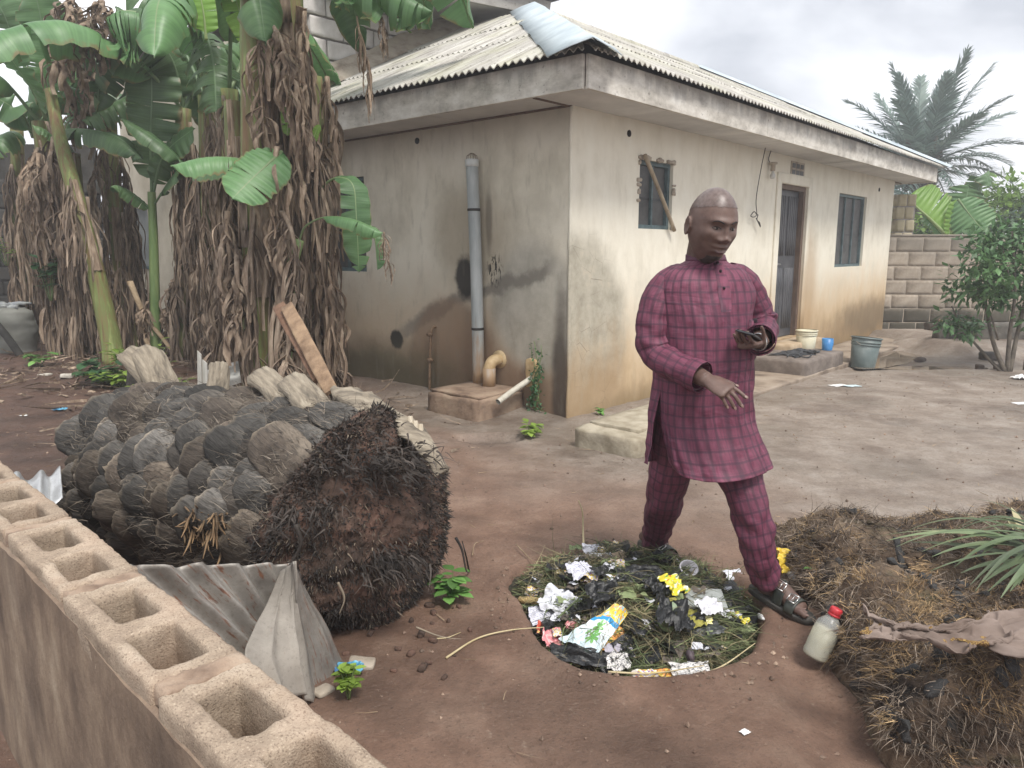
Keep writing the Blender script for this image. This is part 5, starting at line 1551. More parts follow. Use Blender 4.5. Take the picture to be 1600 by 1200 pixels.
def banana_leaf(spine, hw, up=(0, 0, 1), tears=6, droop=0.25, fold=0.25, seed=0, petiole=0.0, half=0, n=36, torn=0.0, taper=1.0):
    """blade on a midrib that follows spine; half = -1/+1 keeps one side only; torn bends the strips between tears"""
    r_ = np.random.RandomState(seed)
    P = bez(spine, n)
    L = np.concatenate([[0], np.cumsum(np.linalg.norm(np.diff(P, axis=0), axis=1))]); T_ = L / L[-1]
    D = np.gradient(P, axis=0); D /= np.linalg.norm(D, axis=1, keepdims=True)
    up = nrm(up)
    S = np.cross(D, up); S /= np.linalg.norm(S, axis=1, keepdims=True) + 1e-9
    N = np.cross(S, D)
    mb = MB()
    t0 = petiole
    tt = np.clip((T_ - t0) / (1 - t0), 0, 1)
    w = hw * np.clip(1.35 * tt ** 0.30 * (1 - tt ** 5.0) ** 0.75, 0, 1.0) * (1 - (1 - taper) * tt)
    w[T_ < t0] = 0
    K = 7
    for side in (-1, 1):
        if half and side != half: continue
        cuts = np.sort(r_.uniform(t0 + 0.06, 0.97, tears)) if tears else np.array([])
        b = [t0, *cuts, 1.0]
        for a0_, a1_ in zip(b[:-1], b[1:]):
            if a1_ - a0_ < 0.012: continue
            m = max(3, int((a1_ - a0_) * n * 1.6))
            ts = np.linspace(a0_, a1_, m)
            dr_ = droop * r_.uniform(0.5, 1.5) + torn * r_.uniform(-0.2, 1.0); sk = r_.uniform(-0.15, 0.35) + torn * 0.3
            gap = r_.uniform(0.1, 0.55) * (1 if tears else 0)
            rows = []
            for kx in range(K):
                s_ = kx / (K - 1)
                # strips narrow a little outwards, so the tear opens
                tc = (a0_ + a1_) / 2
                tq = tc + (ts - tc) * (1 - gap * 0.28 * s_ ** 1.5)
                Pq = np.stack([np.interp(tq, T_, P[:, c]) for c in range(3)], 1)
                Sq = np.stack([np.interp(tq, T_, S[:, c]) for c in range(3)], 1)
                Nq = np.stack([np.interp(tq, T_, N[:, c]) for c in range(3)], 1)
                Dq = np.stack([np.interp(tq, T_, D[:, c]) for c in range(3)], 1)
                wq = np.interp(ts, T_, w) * (1 + 0.05 * fbm(np.stack([ts * 14, 0 * ts + side, 0 * ts], -1), 2, seed) * s_)
                ang = fold - (fold + dr_ * 1.6) * s_
                Q = Pq + Sq * (side * wq * s_ * math.cos(ang * 0.9))[:, None] + Nq * (wq * s_ * math.sin(ang))[:, None] + Dq * (sk * 0.35 * wq * s_ ** 1.5)[:, None]
                Q[:, 2] -= dr_ * wq * s_ ** 2 * 0.55
                Q += Nq * (0.010 * hw / 0.2 * np.sin(ts * 60 + 5 * side) * s_)[:, None]
                rows.append(Q)
            V = np.stack(rows, 1).reshape(-1, 3)
            uv = np.stack([np.tile(np.linspace(0.02, 1, K) * side, m), np.repeat(ts, K)], -1)
            mb.add(V, grid_faces(m, K), uv)
    rm = 0.055 * hw + 0.004
    V, F, _ = tube(P - N * rm * 0.5, rm * (1.25 - 0.95 * T_), 7, True, 0.8)
    mb.add(V, F, np.zeros((len(V), 2)))
    return mb
def dry_leaf_mesh(seed, L=1.4, spread=0.10, nst=34):
    """a dead leaf hanging down: bare midrib with shredded, curled strips"""
    r_ = np.random.RandomState(seed)
    n = 14
    t = np.linspace(0, 1, n)
    P = np.stack([0.10 * np.sin(t * 1.4) + 0.03 * np.sin(t * 5 + seed), 0.04 * np.sin(t * 3.3 + seed * 2), 0.06 * np.sin(np.minimum(t * 6, math.pi)) - L * t], -1)
    mb = MB()
    mb.add(*tube(P, np.linspace(0.017, 0.005, n), 6)[:2])
    for q in range(nst):
        tq = r_.uniform(0.05, 0.98)
        a = np.array([np.interp(tq, t, P[:, c]) for c in range(3)])
        ln = r_.uniform(0.30, 0.85) * L / 1.4
        wd = r_.uniform(0.010, 0.036)
        az = r_.uniform(0, 2 * math.pi)
        out = np.array([math.cos(az) * spread * r_.uniform(.4, 1.6), math.sin(az) * spread * r_.uniform(.4, 1.4), 0])
        m = 9; tw0, tw = r_.uniform(0, 6.28), r_.uniform(-1.5, 1.5)
        V = []
        ph = r_.uniform(0, 6.28, 3)
        for i in range(m):
            s_ = i / (m - 1)
            c = a + out * math.sin(min(1, s_ * 1.6) * 1.57) * (1 - 0.25 * s_) + [0.009 * math.sin(s_ * 9 + ph[0]), 0.009 * math.sin(s_ * 8 + ph[1]), -ln * s_ + 0.03 * math.sin(s_ * 3.1)]
            ang = tw0 + tw * s_
            d = np.array([math.cos(ang), math.sin(ang), 0]); e2 = np.array([-math.sin(ang), math.cos(ang), 0])
            wv = wd * (0.55 + 0.6 * math.sin(min(3.1, s_ * 3.0 + 0.25))) * (1 + 0.22 * math.sin(s_ * 13 + ph[2]))
            cu = wv * 0.35
            V += [c - d * wv / 2 + e2 * cu, c + e2 * (-cu * .3), c + d * wv / 2 + e2 * cu]
        mb.add(V, grid_faces(m, 3))
    return mb.mesh("dry_leaf")
dries = [dry_leaf_mesh(s_, L=1.0 + 0.16 * (s_ % 5), spread=0.07 + 0.02 * (s_ % 3)) for s_ in range(9)]
for me in dries: me.materials.append(DRY)

def banana_plant(label, path, r0, r1, skirts=14, zlo=0.5, zhi=None, stem=STEM, ring=0.13, front=None, scale=(0.7, 1.25), sheath=8):
    path = np.asarray(path, float)
    e = empty("banana_plant", (path[0][0], path[0][1], path[0][2]))
    tag(e, label, "banana plant", "banana plants growing beside the house")
    O = path[0].copy()
    P = bez(path, 30)
    n = len(P)
    R = np.linspace(r0, r1, n) * (1 + 0.06 * fbm(np.stack([np.linspace(0, 6, n), np.zeros(n), np.zeros(n)], -1), 3, int(abs(path[0][0]) * 31)))
    R[0] *= 1.25; R[1] *= 1.12
    V, F, _ = tube(P - O, R, 20)
    mb = MB(); mb.add(V, F); mb.build("pseudostem", stem, e)
    # old sheaths peeling from the stem
    for q in range(sheath):
        t = rng.uniform(0.05, 0.8); i = int(t * (n - 1)); az = rng.uniform(0, 6.28) if front is None else rng.normal(-1.57, 1.0)
        ln = rng.uniform(0.4, 0.9); half_w = rng.uniform(0.35, 0.8)
        V = []
        for a_ in range(7):
            for b_ in range(9):
                s_ = b_ / 8; j = min(n - 1, i + int(s_ * ln / (np.linalg.norm(P[-1] - P[0]) / n)))
                an = az + (a_ / 6 - 0.5) * 2 * half_w * (1 - 0.5 * s_)
                rr = R[j] * 1.03 + 0.012 + 0.05 * max(0, s_ - 0.6) ** 1.5 * 2 + 0.01 * math.sin(a_ * 2 + q)
                V.append(P[j] - O + np.array([math.cos(an), math.sin(an), 0]) * rr + [0, 0, rng.uniform(-.006, .006)])
        mb = MB(); mb.add(V, grid_faces(7, 9)); mb.build("dry_sheath", DRY, e)
    zt = P[-1][2] if zhi is None else zhi
    for q in range(skirts):
        zz = zlo + (zt - zlo) * (q + rng.rand()) / skirts
        j = int(np.argmin(abs(P[:, 2] - zz)))
        az = rng.uniform(0, 6.28) if front is None else rng.normal(-1.57, 1.15)
        o = obj("dry_leaf", dries[rng.randint(len(dries))], None, e, P[j] - O + np.array([math.cos(az), math.sin(az), 0]) * (R[j] * 0.9) + [0, 0, 0.05])
        s_ = rng.uniform(*scale)
        # keep the tip off the ground
        lim = max(0.35, (P[j][2] - 0.05) / 1.75)
        o.scale = (s_ * 1.05, s_ * 1.05, min(s_, lim))
        o.rotation_euler = (rng.uniform(-.08, .08), rng.uniform(-.08, .08), az)
    e['_O'] = list(O)
    return e, P, O
def add_leaf(plant, O, mat_, name="leaf", **kw):
    mb = banana_leaf(**kw)
    mb.V = [v - O for v in mb.V]
    return mb.build(name, mat_, plant, uv=True)
def crown(plant, O, top, n, mats, L=(1.6, 2.3), hw=(0.22, 0.32), rise=(0.5, 1.1), az0=0.0, seed=0, tears=9, azs=None):
    for q in range(n):
        az = az0 + q * 2.4 + rng.uniform(-.3, .3) if azs is None else azs[q]
        l = rng.uniform(*L); rs = rng.uniform(*rise)
        d = np.array([math.cos(az), math.sin(az), 0])
        sp = [top, top + d * l * 0.22 + [0, 0, rs * 0.65], top + d * l * 0.55 + [0, 0, rs], top + d * l * 0.88 + [0, 0, rs * 0.55], top + d * l * 1.02 + [0, 0, rs * 0.02 - 0.1]]
        add_leaf(plant, O, mats[q % len(mats)], spine=sp, hw=rng.uniform(*hw), tears=tears, droop=rng.uniform(0.2, 0.6), fold=0.3, seed=seed + q, petiole=0.16, torn=0.25)

# ---- near clump, two metres in front of the pipe wall
def base(x, y, Y): 
    p = A(x, y, Y); p[2] = float(gz(p[0], p[1])) - 0.04; return p
n1, P1, O1 = banana_plant("thick banana plant of the near clump, streaked green stem under torn brown leaves", [base(408, 650, 5.95), A(408, 420, 5.95), A(404, 180, 5.95), A(402, -40, 6.0)], 0.155, 0.12, 8, 0.55, 2.3, sheath=14)
n2, P2, O2 = banana_plant("banana plant right of the thickest one, its shaft ringed with dry sheaths", [base(468, 650, 6.15), A(468, 400, 6.15), A(458, 180, 6.1), A(450, -60, 6.1)], 0.12, 0.10, 22, 0.5, 2.7, front=1, sheath=14)
n3, P3, O3 = banana_plant("rightmost banana plant of the near clump, wrapped in brown strips beside the dark window", [base(500, 620, 6.5), A(500, 420, 6.5), A(494, 250, 6.5), A(490, 120, 6.5)], 0.10, 0.07, 20, 0.6, 2.5, scale=(0.6, 1.05), sheath=6)
n4, P4, O4 = banana_plant("banana plant at the left of the near clump, hidden by its hanging dead leaves", [base(374, 640, 6.2), A(372, 450, 6.2), A(370, 300, 6.25), A(365, 160, 6.3)], 0.10, 0.075, 20, 0.6, 2.4, front=1, scale=(0.65, 1.15))
n5, P5, O5 = banana_plant("young green banana sucker curving out of the near clump", [base(440, 640, 5.75), A(446, 520, 5.75), A(456, 420, 5.75), A(468, 375, 5.78)], 0.065, 0.035, 3, 0.4, 0.9, stem=YSTEM, sheath=1)

V3 = lambda x, y, Y: A(x, y, Y)
# leaves of the near clump
TOCAM = (0.0, -1.0, 0.25)
add_leaf(n1, O1, LEAF_MID, spine=[A(440, 236, 5.75), A(425, 250, 5.62), A(398, 275, 5.5), A(362, 311, 5.35)], hw=0.185, up=(0.35, -0.75, 0.6), tears=2, droop=0.1, fold=0.05, seed=3)
add_leaf(n1, O1, LEAF_MID, spine=[A(402, 258, 5.9), A(370, 247, 5.8), A(320, 246, 5.7), A(266, 259, 5.6)], hw=0.14, up=(0, -0.25, 1), tears=1, droop=0.35, fold=0.15, seed=5, petiole=0.12)
add_leaf(n1, O1, LEAF_DARK, spine=[A(402, 266, 6.0), A(360, 262, 6.0), A(322, 268, 6.05), A(300, 275, 6.1)], hw=0.10, up=(0, -0.3, 1), tears=2, droop=0.3, fold=0.1, seed=6)
add_leaf(n2, O2, LEAF_MID, spine=[A(492, 312, 6.05), A(510, 285, 6.0), A(532, 277, 5.95), A(552, 290, 5.9), A(557, 340, 5.86), A(561, 426, 5.85)], hw=0.115, up=(0.25, -0.55, 0.8), tears=3, droop=0.05, fold=0.02, seed=8, petiole=0.22)
add_leaf(n5, O5, LEAF_MID, spine=[A(466, 378, 5.78), A(478, 352, 5.74), A(512, 338, 5.7), A(556, 344, 5.66), A(599, 364, 5.62)], hw=0.075, up=(0.1, -0.2, 1), tears=3, droop=0.5, fold=0.2, seed=9, petiole=0.38)
add_leaf(n5, O5, LEAF_MID, spine=[A(579, 352, 5.72), A(586, 372, 5.71), A(590, 422, 5.7)], hw=0.062, up=(0.2, -0.9, 0.3), tears=1, droop=0.1, fold=0.1, seed=10, half=-1)
o = obj("dry_leaf", dries[2], None, n5, A(598, 362, 5.64) - O5); o.scale = (0.35, 0.35, 0.20)
add_leaf(n1, O1, LEAF_LIGHT, spine=[A(449, 212, 5.85), A(450, 175, 5.85), A(447, 130, 5.9)], hw=0.055, up=(0.3, -1, 0.2), tears=2, droop=0.1, fold=0.3, seed=12)
add_leaf(n2, O2, LEAF_LIGHT, spine=[A(487, 225, 5.95), A(494, 205, 5.95), A(500, 195, 5.95)], hw=0.03, up=(0.3, -1, 0.2), tears=0, droop=0.1, fold=0.3, seed=13)
# torn leaf hanging into the top of the picture, in front of the pale blocks
add_leaf(n2, O2, LEAF_MID, spine=[A(455, -55, 6.1), A(500, -60, 5.95), A(560, -38, 5.8), A(625, -12, 5.7), A(676, 18, 5.65)], hw=0.17, up=(0, -0.2, 1), tears=24, droop=0.9, fold=0.1, seed=14, petiole=0.06, torn=0.9)
o = obj("dry_leaf", dries[4], None, n2, A(562, 25, 5.85) - O2); o.scale = (0.45, 0.45, 0.30); o.rotation_euler = (0, 0, 1.0)
o = obj("dry_leaf", dries[6], None, n2, A(592, 20, 5.8) - O2); o.scale = (0.4, 0.4, 0.2)
# crowns out of the top of the frame
crown(n1, O1, P1[-1], 3, [LEAF_MID, LEAF_DARK, LEAF_LIGHT], az0=1.9, seed=20, azs=[0.6, 1.4, 5.3])
crown(n2, O2, P2[-1], 2, [LEAF_MID, LEAF_DARK], az0=0.4, seed=30, azs=[1.0, 1.9, 2.6, 0.5])
# big curled dead blade wrapped round the top of the thick stem
for (x, y, Y, s_, az, zs) in [(432, 40, 5.8, 1.0, -1.2, 0.45), (448, 60, 5.85, 0.9, -0.8, 0.5), (415, 50, 5.8, 0.8, -1.9, 0.5), (436, 230, 5.72, 0.9, -1.3, 0.55), (446, 470, 5.62, 0.9, -1.2, 0.45), (440, 330, 5.65, 1.0, -1.0, 0.7), (368, 330, 5.9, 1.1, -1.7, 0.75), (372, 390, 5.8, 1.2, -1.8, 0.55), (500, 380, 6.1, 1.0, -1.0, 0.75)]:
    o = obj("dry_leaf", dries[rng.randint(9)], None, n1, A(x, y, Y) - O1); o.scale = (s_ * 1.3, s_ * 1.3, zs); o.rotation_euler = (0, 0, az)

# ---- far clump on the left, eight to ten metres away
far = []
def fplant(label, pts, r0, r1, sk, zlo, zhi, **kw):
    p = [base(*pts[0])] + [A(*q) for q in pts[1:]]
    r_ = banana_plant(label, p, r0, r1, sk, zlo, zhi, **kw); far.append(r_); return r_
f1 = fplant("leaning banana plant with a bare yellow-green stem in the far clump", [(180, 556, 8.6), (160, 470, 8.6), (128, 340, 8.6), (96, 225, 8.7), (78, 140, 8.8)], 0.12, 0.055, 5, 1.9, 2.4, sheath=2)
f2 = fplant("brown-stemmed banana plant directly right of the leaning bare one", [(206, 552, 9.6), (196, 450, 9.6), (178, 320, 9.6), (166, 180, 9.6)], 0.15, 0.10, 12, 0.9, 2.7, sheath=5)
f3 = fplant("slender young green banana plant in the gap before the cream wall", [(243, 552, 9.0), (242, 470, 9.0), (240, 380, 9.0), (237, 300, 9.0)], 0.065, 0.045, 2, 0.5, 1.0, stem=YSTEM, sheath=1)
f4 = fplant("banana plant skirted with dead leaves, just right of the young green one", [(292, 555, 9.1), (292, 440, 9.1), (290, 320, 9.1), (286, 170, 9.1)], 0.12, 0.09, 22, 0.7, 2.8, sheath=6)
f5 = fplant("banana plant thick with brown strips, just left of the near clump", [(336, 565, 8.3), (334, 440, 8.3), (328, 300, 8.3), (322, 150, 8.3)], 0.12, 0.085, 26, 0.7, 2.8, sheath=6)
f6 = fplant("banana plant buried in hanging dead leaves at the left of the far clump", [(110, 548, 9.4), (98, 430, 9.4), (80, 310, 9.4), (62, 190, 9.4)], 0.12, 0.09, 26, 0.8, 2.7, front=1, sheath=4)
f7 = fplant("leftmost banana plant of the far clump, at the picture's edge", [(40, 540, 10.4), (34, 420, 10.4), (30, 320, 10.4), (26, 200, 10.4)], 0.10, 0.08, 12, 1.3, 2.6, sheath=2)
f8 = fplant("banana plant with pale dead leaves left of the leaning bare stem", [(140, 552, 9.2), (132, 440, 9.2), (122, 330, 9.2), (115, 240, 9.2)], 0.09, 0.07, 22, 0.9, 2.4, front=1, sheath=3)
f9 = fplant("banana plant behind the near clump, seen only between its stems", [(366, 565, 7.6), (364, 440, 7.6), (362, 300, 7.6), (358, 140, 7.6)], 0.10, 0.08, 20, 0.8, 2.7, sheath=4)
Lf = [ # plant, material, spine, half width, up, tears, droop, fold, torn
 (f5, LEAF_DARK, [(292, 45, 8.0), (318, 52, 7.75), (333, 95, 7.6), (338, 175, 7.5)], 0.34, (0.1, -0.9, 0.5), 13, 0.3, 0.1, 0.55),
 (f5, LEAF_LIGHT, [(322, 62, 7.4), (318, 20, 7.4), (306, -40, 7.4)], 0.20, (0.1, -1, 0.1), 1, 0.05, 0.1, 0.0),
 (f9, LEAF_LIGHT, [(388, 78, 7.0), (378, 30, 7.0), (358, -30, 7.0)], 0.13, (0.3, -1, 0.1), 2, 0.05, 0.1, 0.0),
 (f3, LEAF_DARK, [(237, 300, 9.0), (235, 225, 8.95), (237, 150, 8.9), (236, 78, 8.9)], 0.31, (0.05, -1, 0.1), 3, 0.05, 0.06, 0.0),
 (f3, LEAF_DARK, [(240, 300, 9.0), (250, 255, 8.9), (268, 228, 8.8), (304, 200, 8.7)], 0.20, (0.3, -0.7, 0.6), 1, 0.15, 0.05, 0.0),
 (f3, LEAF_DARK, [(240, 320, 9.0), (262, 285, 8.8), (280, 252, 8.7), (240, 215, 8.6), (190, 185, 8.6)], 0.13, (0, -0.5, 1), 3, 0.2, 0.1, 0.0),
 (f3, LEAF_DARK, [(240, 330, 9.0), (210, 305, 8.9), (185, 290, 8.8), (172, 292, 8.7)], 0.10, (0, -0.5, 1), 1, 0.3, 0.1, 0.0),
 (f6, LEAF_MID, [(70, 185, 9.4), (55, 150, 9.2), (30, 110, 9.0), (-8, 55, 8.8)], 0.24, (-0.4, -0.8, 0.4), 2, 0.1, 0.05, 0.0),
 (f6, LEAF_DARK, [(74, 180, 9.4), (74, 110, 9.3), (66, 40, 9.2), (52, -25, 9.1)], 0.30, (0.1, -1, 0.15), 4, 0.1, 0.1, 0.1),
 (f8, LEAF_DARK, [(108, 235, 9.2), (72, 204, 9.0), (50, 195, 8.9)], 0.10, (0, -0.6, 1), 2, 0.3, 0.1, 0.0),
 (f8, LEAF_DARK, [(114, 238, 9.2), (100, 205, 9.0), (140, 203, 8.8), (185, 215, 8.7), (222, 248, 8.6)], 0.17, (0, -0.45, 1), 3, 0.3, 0.1, 0.1),
 (f2, LEAF_DARK, [(168, 180, 9.6), (200, 130, 9.4), (160, 90, 9.2), (112, 70, 9.1)], 0.24, (0.1, -0.8, 0.6), 3, 0.2, 0.1, 0.1),
 (f2, LEAF_DARK, [(215, 140, 9.3), (180, 160, 9.2), (150, 175, 9.1), (128, 188, 9.0)], 0.19, (0, -0.5, 1), 6, 0.3, 0.1, 0.4),
 (f4, LEAF_DARK, [(286, 170, 9.1), (272, 100, 8.9), (240, 55, 8.7), (180, 10, 8.5)], 0.34, (0.2, -0.7, 0.7), 6, 0.25, 0.1, 0.2),
 (f4, LEAF_DARK, [(286, 165, 9.1), (285, 90, 9.0), (255, 20, 8.8), (200, -25, 8.7)], 0.32, (0.2, -0.7, 0.7), 6, 0.25, 0.1, 0.2),
 (f4, LEAF_MID, [(255, 45, 8.6), (225, 22, 8.5), (190, 16, 8.4), (165, 28, 8.4)], 0.34, (0.1, -0.25, 1), 14, 0.95, 0.1, 0.6),
 (f7, LEAF_MID, [(50, 215, 10.3), (36, 180, 10.0), (16, 165, 9.8), (-14, 148, 9.7)], 0.22, (-0.3, -0.8, 0.4), 2, 0.2, 0.1, 0.0),
 (f7, LEAF_DARK, [(30, 215, 10.3), (20, 205, 10.1), (0, 213, 9.9), (-25, 235, 9.8)], 0.20, (0, -0.4, 1), 3, 0.4, 0.1, 0.1),
 (f7, LEAF_DARK, [(40, 110, 10.2), (20, 60, 10.1), (5, 20, 10.0), (-15, -10, 10.0)], 0.34, (-0.2, -0.9, 0.3), 3, 0.1, 0.1, 0.0),
 (f7, LEAF_DARK, [(60, 90, 10.2), (45, 40, 10.2), (28, -5, 10.2), (8, -40, 10.2)], 0.33, (-0.2, -0.9, 0.3), 3, 0.1, 0.1, 0.0),
 (f1, LEAF_MID, [(96, 228, 9.3), (110, 180, 9.2), (120, 150, 9.1), (90, 128, 9.0)], 0.14, (0.1, -0.8, 0.6), 3, 0.2, 0.1, 0.1),
 (f9, LEAF_DARK, [(380, 60, 7.7), (388, 30, 7.8), (400, 5, 7.9)], 0.16, (0.2, -1, 0.3), 5, 0.3, 0.1, 0.3),
 (f4, LEAF_DARK, [(290, 300, 9.0), (310, 262, 8.9), (330, 225, 8.9)], 0.13, (0.3, -0.7, 0.6), 4, 0.3, 0.1, 0.4),
]
for q, (pl, m, sp, hw, up, te, dp, fo, to) in enumerate(Lf):
    add_leaf(pl[0], pl[2], m, spine=[A(*s_) for s_ in sp], hw=hw, up=up, tears=int(te * 1.8 + 2) if m is not LEAF_LIGHT else te, droop=dp * 1.15 + .03, fold=fo, seed=60 + q, torn=to, petiole=0.10)
for q, pl in enumerate((f2, f4, f5, f6, f9, f7)):
    crown(pl[0], pl[2], pl[1][-1], 2, [LEAF_DARK, LEAF_MID, LEAF_DARK], az0=q * 1.3, seed=100 + 7 * q, L=(1.5, 2.2), rise=(0.5, 1.0))
# brown leaves hanging from the top of the far clump
for (pl, x, y, Y, s_, zs, az) in [(f6, 100, -10, 8.9, 2.2, 0.62, -1.2), (f6, 118, -5, 8.9, 1.8, 0.40, -1.6), (f4, 145, 0, 8.6, 2.0, 0.36, -1.0), (f4, 160, 5, 8.6, 1.8, 0.34, -2.0), (f2, 135, 95, 9.3, 2.0, 0.55, -1.5), (f2, 140, 100, 9.4, 1.7, 0.6, -0.6), (f1, 62, 230, 9.0, 1.6, 0.75, -1.5), (f8, 88, 215, 8.9, 1.6, 0.8, -1.2), (f8, 60, 240, 9.0, 1.5, 0.9, -1.6)]:
    o = obj("dry_leaf", dries[rng.randint(9)], None, pl[0], A(x, y, Y) - pl[2]); o.scale = (s_, s_, zs); o.rotation_euler = (0, 0, az)
# more dead leaves hung high, so that the curtain reaches up behind the green crowns
for (pl, x, y, Y) in [(n2, 470, 20, 6.0), (n2, 486, 70, 6.05), (n2, 462, 110, 5.98), (n3, 500, 120, 6.4), (n3, 488, 180, 6.35), (f9, 352, 150, 7.4), (f5, 330, 165, 8.1), (f4, 292, 190, 8.9), (f2, 160, 190, 9.3), (f6, 75, 190, 9.1), (f7, 28, 240, 10.1)]:
    p_ = pl if not isinstance(pl, tuple) else pl[0]; O_ = np.array(p_['_O'])
    o = obj("dry_leaf", dries[rng.randint(9)], None, p_, A(x, y, Y) - O_); s_ = rng.uniform(.9, 1.4); o.scale = (s_, s_, rng.uniform(.6, .95)); o.rotation_euler = (0, 0, rng.normal(-1.57, .6))
# dry leaves and stalks fallen at the foot of the clump
def fallen(label, pts, r, m=DRY):
    mb = MB(); P = bez([A(*q) for q in pts], 18); mb.add(*tube(P, np.linspace(r, r * 0.45, 18), 7, True, 0.55)[:2])
    return tag(mb.build("fallen_stalk", m), label, "leaf stalk")
M_STALK = simple("dry_stalk", (0.20, 0.14, 0.085), (0.38, 0.29, 0.19), 5, 0.85, 0.4, stretch=(2, 2, 2))
fallen("long dry leaf stalk leaning from the bananas down to the soil", [(203, 440, 9.1), (225, 490, 9.0), (255, 530, 8.9), (288, 572, 8.8)], 0.045, M_STALK)
fallen("curved dry stalk lying at the foot of the young banana plant", [(228, 530, 8.9), (240, 556, 8.75), (262, 570, 8.65), (284, 574, 8.6)], 0.03, M_STALK)
mb = MB(); n = 26
gu, gv = np.meshgrid(np.linspace(-1, 1, n), np.linspace(-1, 1, n), indexing='ij')
P = np.stack([gu * 0.36, gv * 0.16, 0 * gu], -1); P[..., 2] = 0.10 * (1 - np.abs(gu)) * (1 - 0.5 * gv ** 2) + 0.05 * fbm(P * 7, 3, 9)
c = base(132, 566, 9.4); mb.add(P.reshape(-1, 3) + c + [0, 0, 0.07], grid_faces(n, n)); o = mb.build("fallen_leaf", M_STALK)
tag(o, "big crumpled tan leaf on the soil in front of the far banana clump", "leaf")
# ================================================================== beyond and along the yard wall on the right
k = NT("palm_frond_hazed")
n1 = k.noise(1.2, 4, 0.6)
col = k.ramp(n1, [(0.35, (0.11, 0.165, 0.145)), (0.65, (0.19, 0.255, 0.22))])  # paler, bluer green: distance haze is mixed into the colour
col = k.mix(1.0, col, k.ramp(k.island(), [(0.0, 0.7), (1.0, 1.35)]), 'MULTIPLY')
PALMLEAF = k.finish(col, 0.45, None, 0.4, transl=0.2)
PALMBARK = simple("palm_bark", (0.045, 0.038, 0.03), (0.13, 0.11, 0.085), 5, 0.95, 0.8, 18, 0.03)
def foliage_mat(name, c1, c2, transl=0.3):
    k = NT(name)
    col = k.ramp(k.noise(1.6, 3, 0.6), [(0.35, c1), (0.65, c2)])
    col = k.mix(1.0, col, k.ramp(k.island(), [(0.0, 0.6), (1.0, 1.45)]), 'MULTIPLY')
    return k.finish(col, 0.45, None, 0.4, transl=transl)
BUSH1 = foliage_mat("shrub_leaves", (0.055, 0.125, 0.048), (0.12, 0.225, 0.09))
BUSH2 = foliage_mat("bright_leaves", (0.10, 0.19, 0.035), (0.20, 0.31, 0.075), 0.4)
BUSH3 = foliage_mat("dark_leaves", (0.020, 0.050, 0.022), (0.050, 0.095, 0.042), 0.25)
TWIG = simple("twig_bark", (0.060, 0.050, 0.040), (0.16, 0.135, 0.105), 8, 0.9, 0.4)

# oil palm beyond the wall
palm = empty("oil_palm", (13.1, 25.0, -1.0))
tag(palm, "oil palm with long feathery fronds rising behind the far end of the bungalow", "palm tree")
t = np.linspace(0, 1, 20)
Pt = np.stack([0.10 * np.sin(t * 3), 0 * t, 5.3 * t], -1)
V, F, _ = tube(Pt, 0.32 + 0.05 * np.sin(t * 60) - 0.04 * t, 16); V = V + (0.06 * fbm(V * 4, 3, 3))[:, None] * [1, 1, 0.3]
mb = MB(); mb.add(V, F); mb.build("trunk", PALMBARK, palm)
mb = MB()
for q in range(26):
    a = q * 2.4; zc = 4.3 + 0.045 * q
    mb.add(*tube([(0.30 * math.cos(a), 0.30 * math.sin(a), zc), (0.55 * math.cos(a), 0.55 * math.sin(a), zc + 0.35), (0.62 * math.cos(a), 0.62 * math.sin(a), zc + 0.62)], [0.10, 0.07, 0.05], 6)[:2])
mb.build("old_leaf_bases", PALMBARK, palm)
def frond_mesh(L, bend, seed, nl=58, ll=0.72):
    r_ = np.random.RandomState(seed)
    n = 24; t = np.linspace(0, 1, n)
    P = np.stack([L * (t * 0.96 - 0.12 * bend * t ** 3), 0.06 * np.sin(t * 3 + seed), L * (0.10 * t - 0.34 * bend * t ** 2.2)], -1)
    mb = MB(); mb.add(*tube(P, np.linspace(0.04, 0.008, n), 5)[:2])
    for q in range(nl):
        tq = 0.12 + 0.87 * q / (nl - 1)
        for sd in (-1, 1):
            c = np.array([np.interp(tq, t, P[:, a]) for a in range(3)])
            ln = ll * math.sin(min(3.0, 0.5 + tq * 2.35)) * r_.uniform(0.8, 1.1)
            d = nrm([0.62 + 0.35 * tq, sd * r_.uniform(0.55, 0.8), r_.uniform(-0.15, 0.30)])
            w = 0.030
            e = nrm(np.cross(d, [0, 0, 1.0])) * w
            m1 = c + d * ln * 0.5 + [0, 0, -0.04]; m2 = c + d * ln + [0, 0, -0.26 * ln * r_.uniform(.7, 1.6)]
            mb.add([c - e * .6, c + e * .6, m1 + e, m1 - e, m2], [(0, 1, 2, 3), (3, 2, 4)])
    return mb.mesh("frond")
fr = [frond_mesh(3.45, b, s_) for s_, b in enumerate((0.25, 0.6, 1.0, 1.4))]
for me in fr: me.materials.append(PALMLEAF)
for q in range(34):
    el = 1.35 - 1.55 * (q / 33) ** 0.85
    az = q * 2.399 + 0.3
    o = obj("frond", fr[min(3, int(q / 9))], None, palm, (0.15 * math.cos(az), 0.15 * math.sin(az), 5.25 - 0.3 * q / 33))
    o.rotation_euler = (rng.uniform(-.2, .2), -el, az); s_ = rng.uniform(0.85, 1.05); o.scale = (s_,) * 3

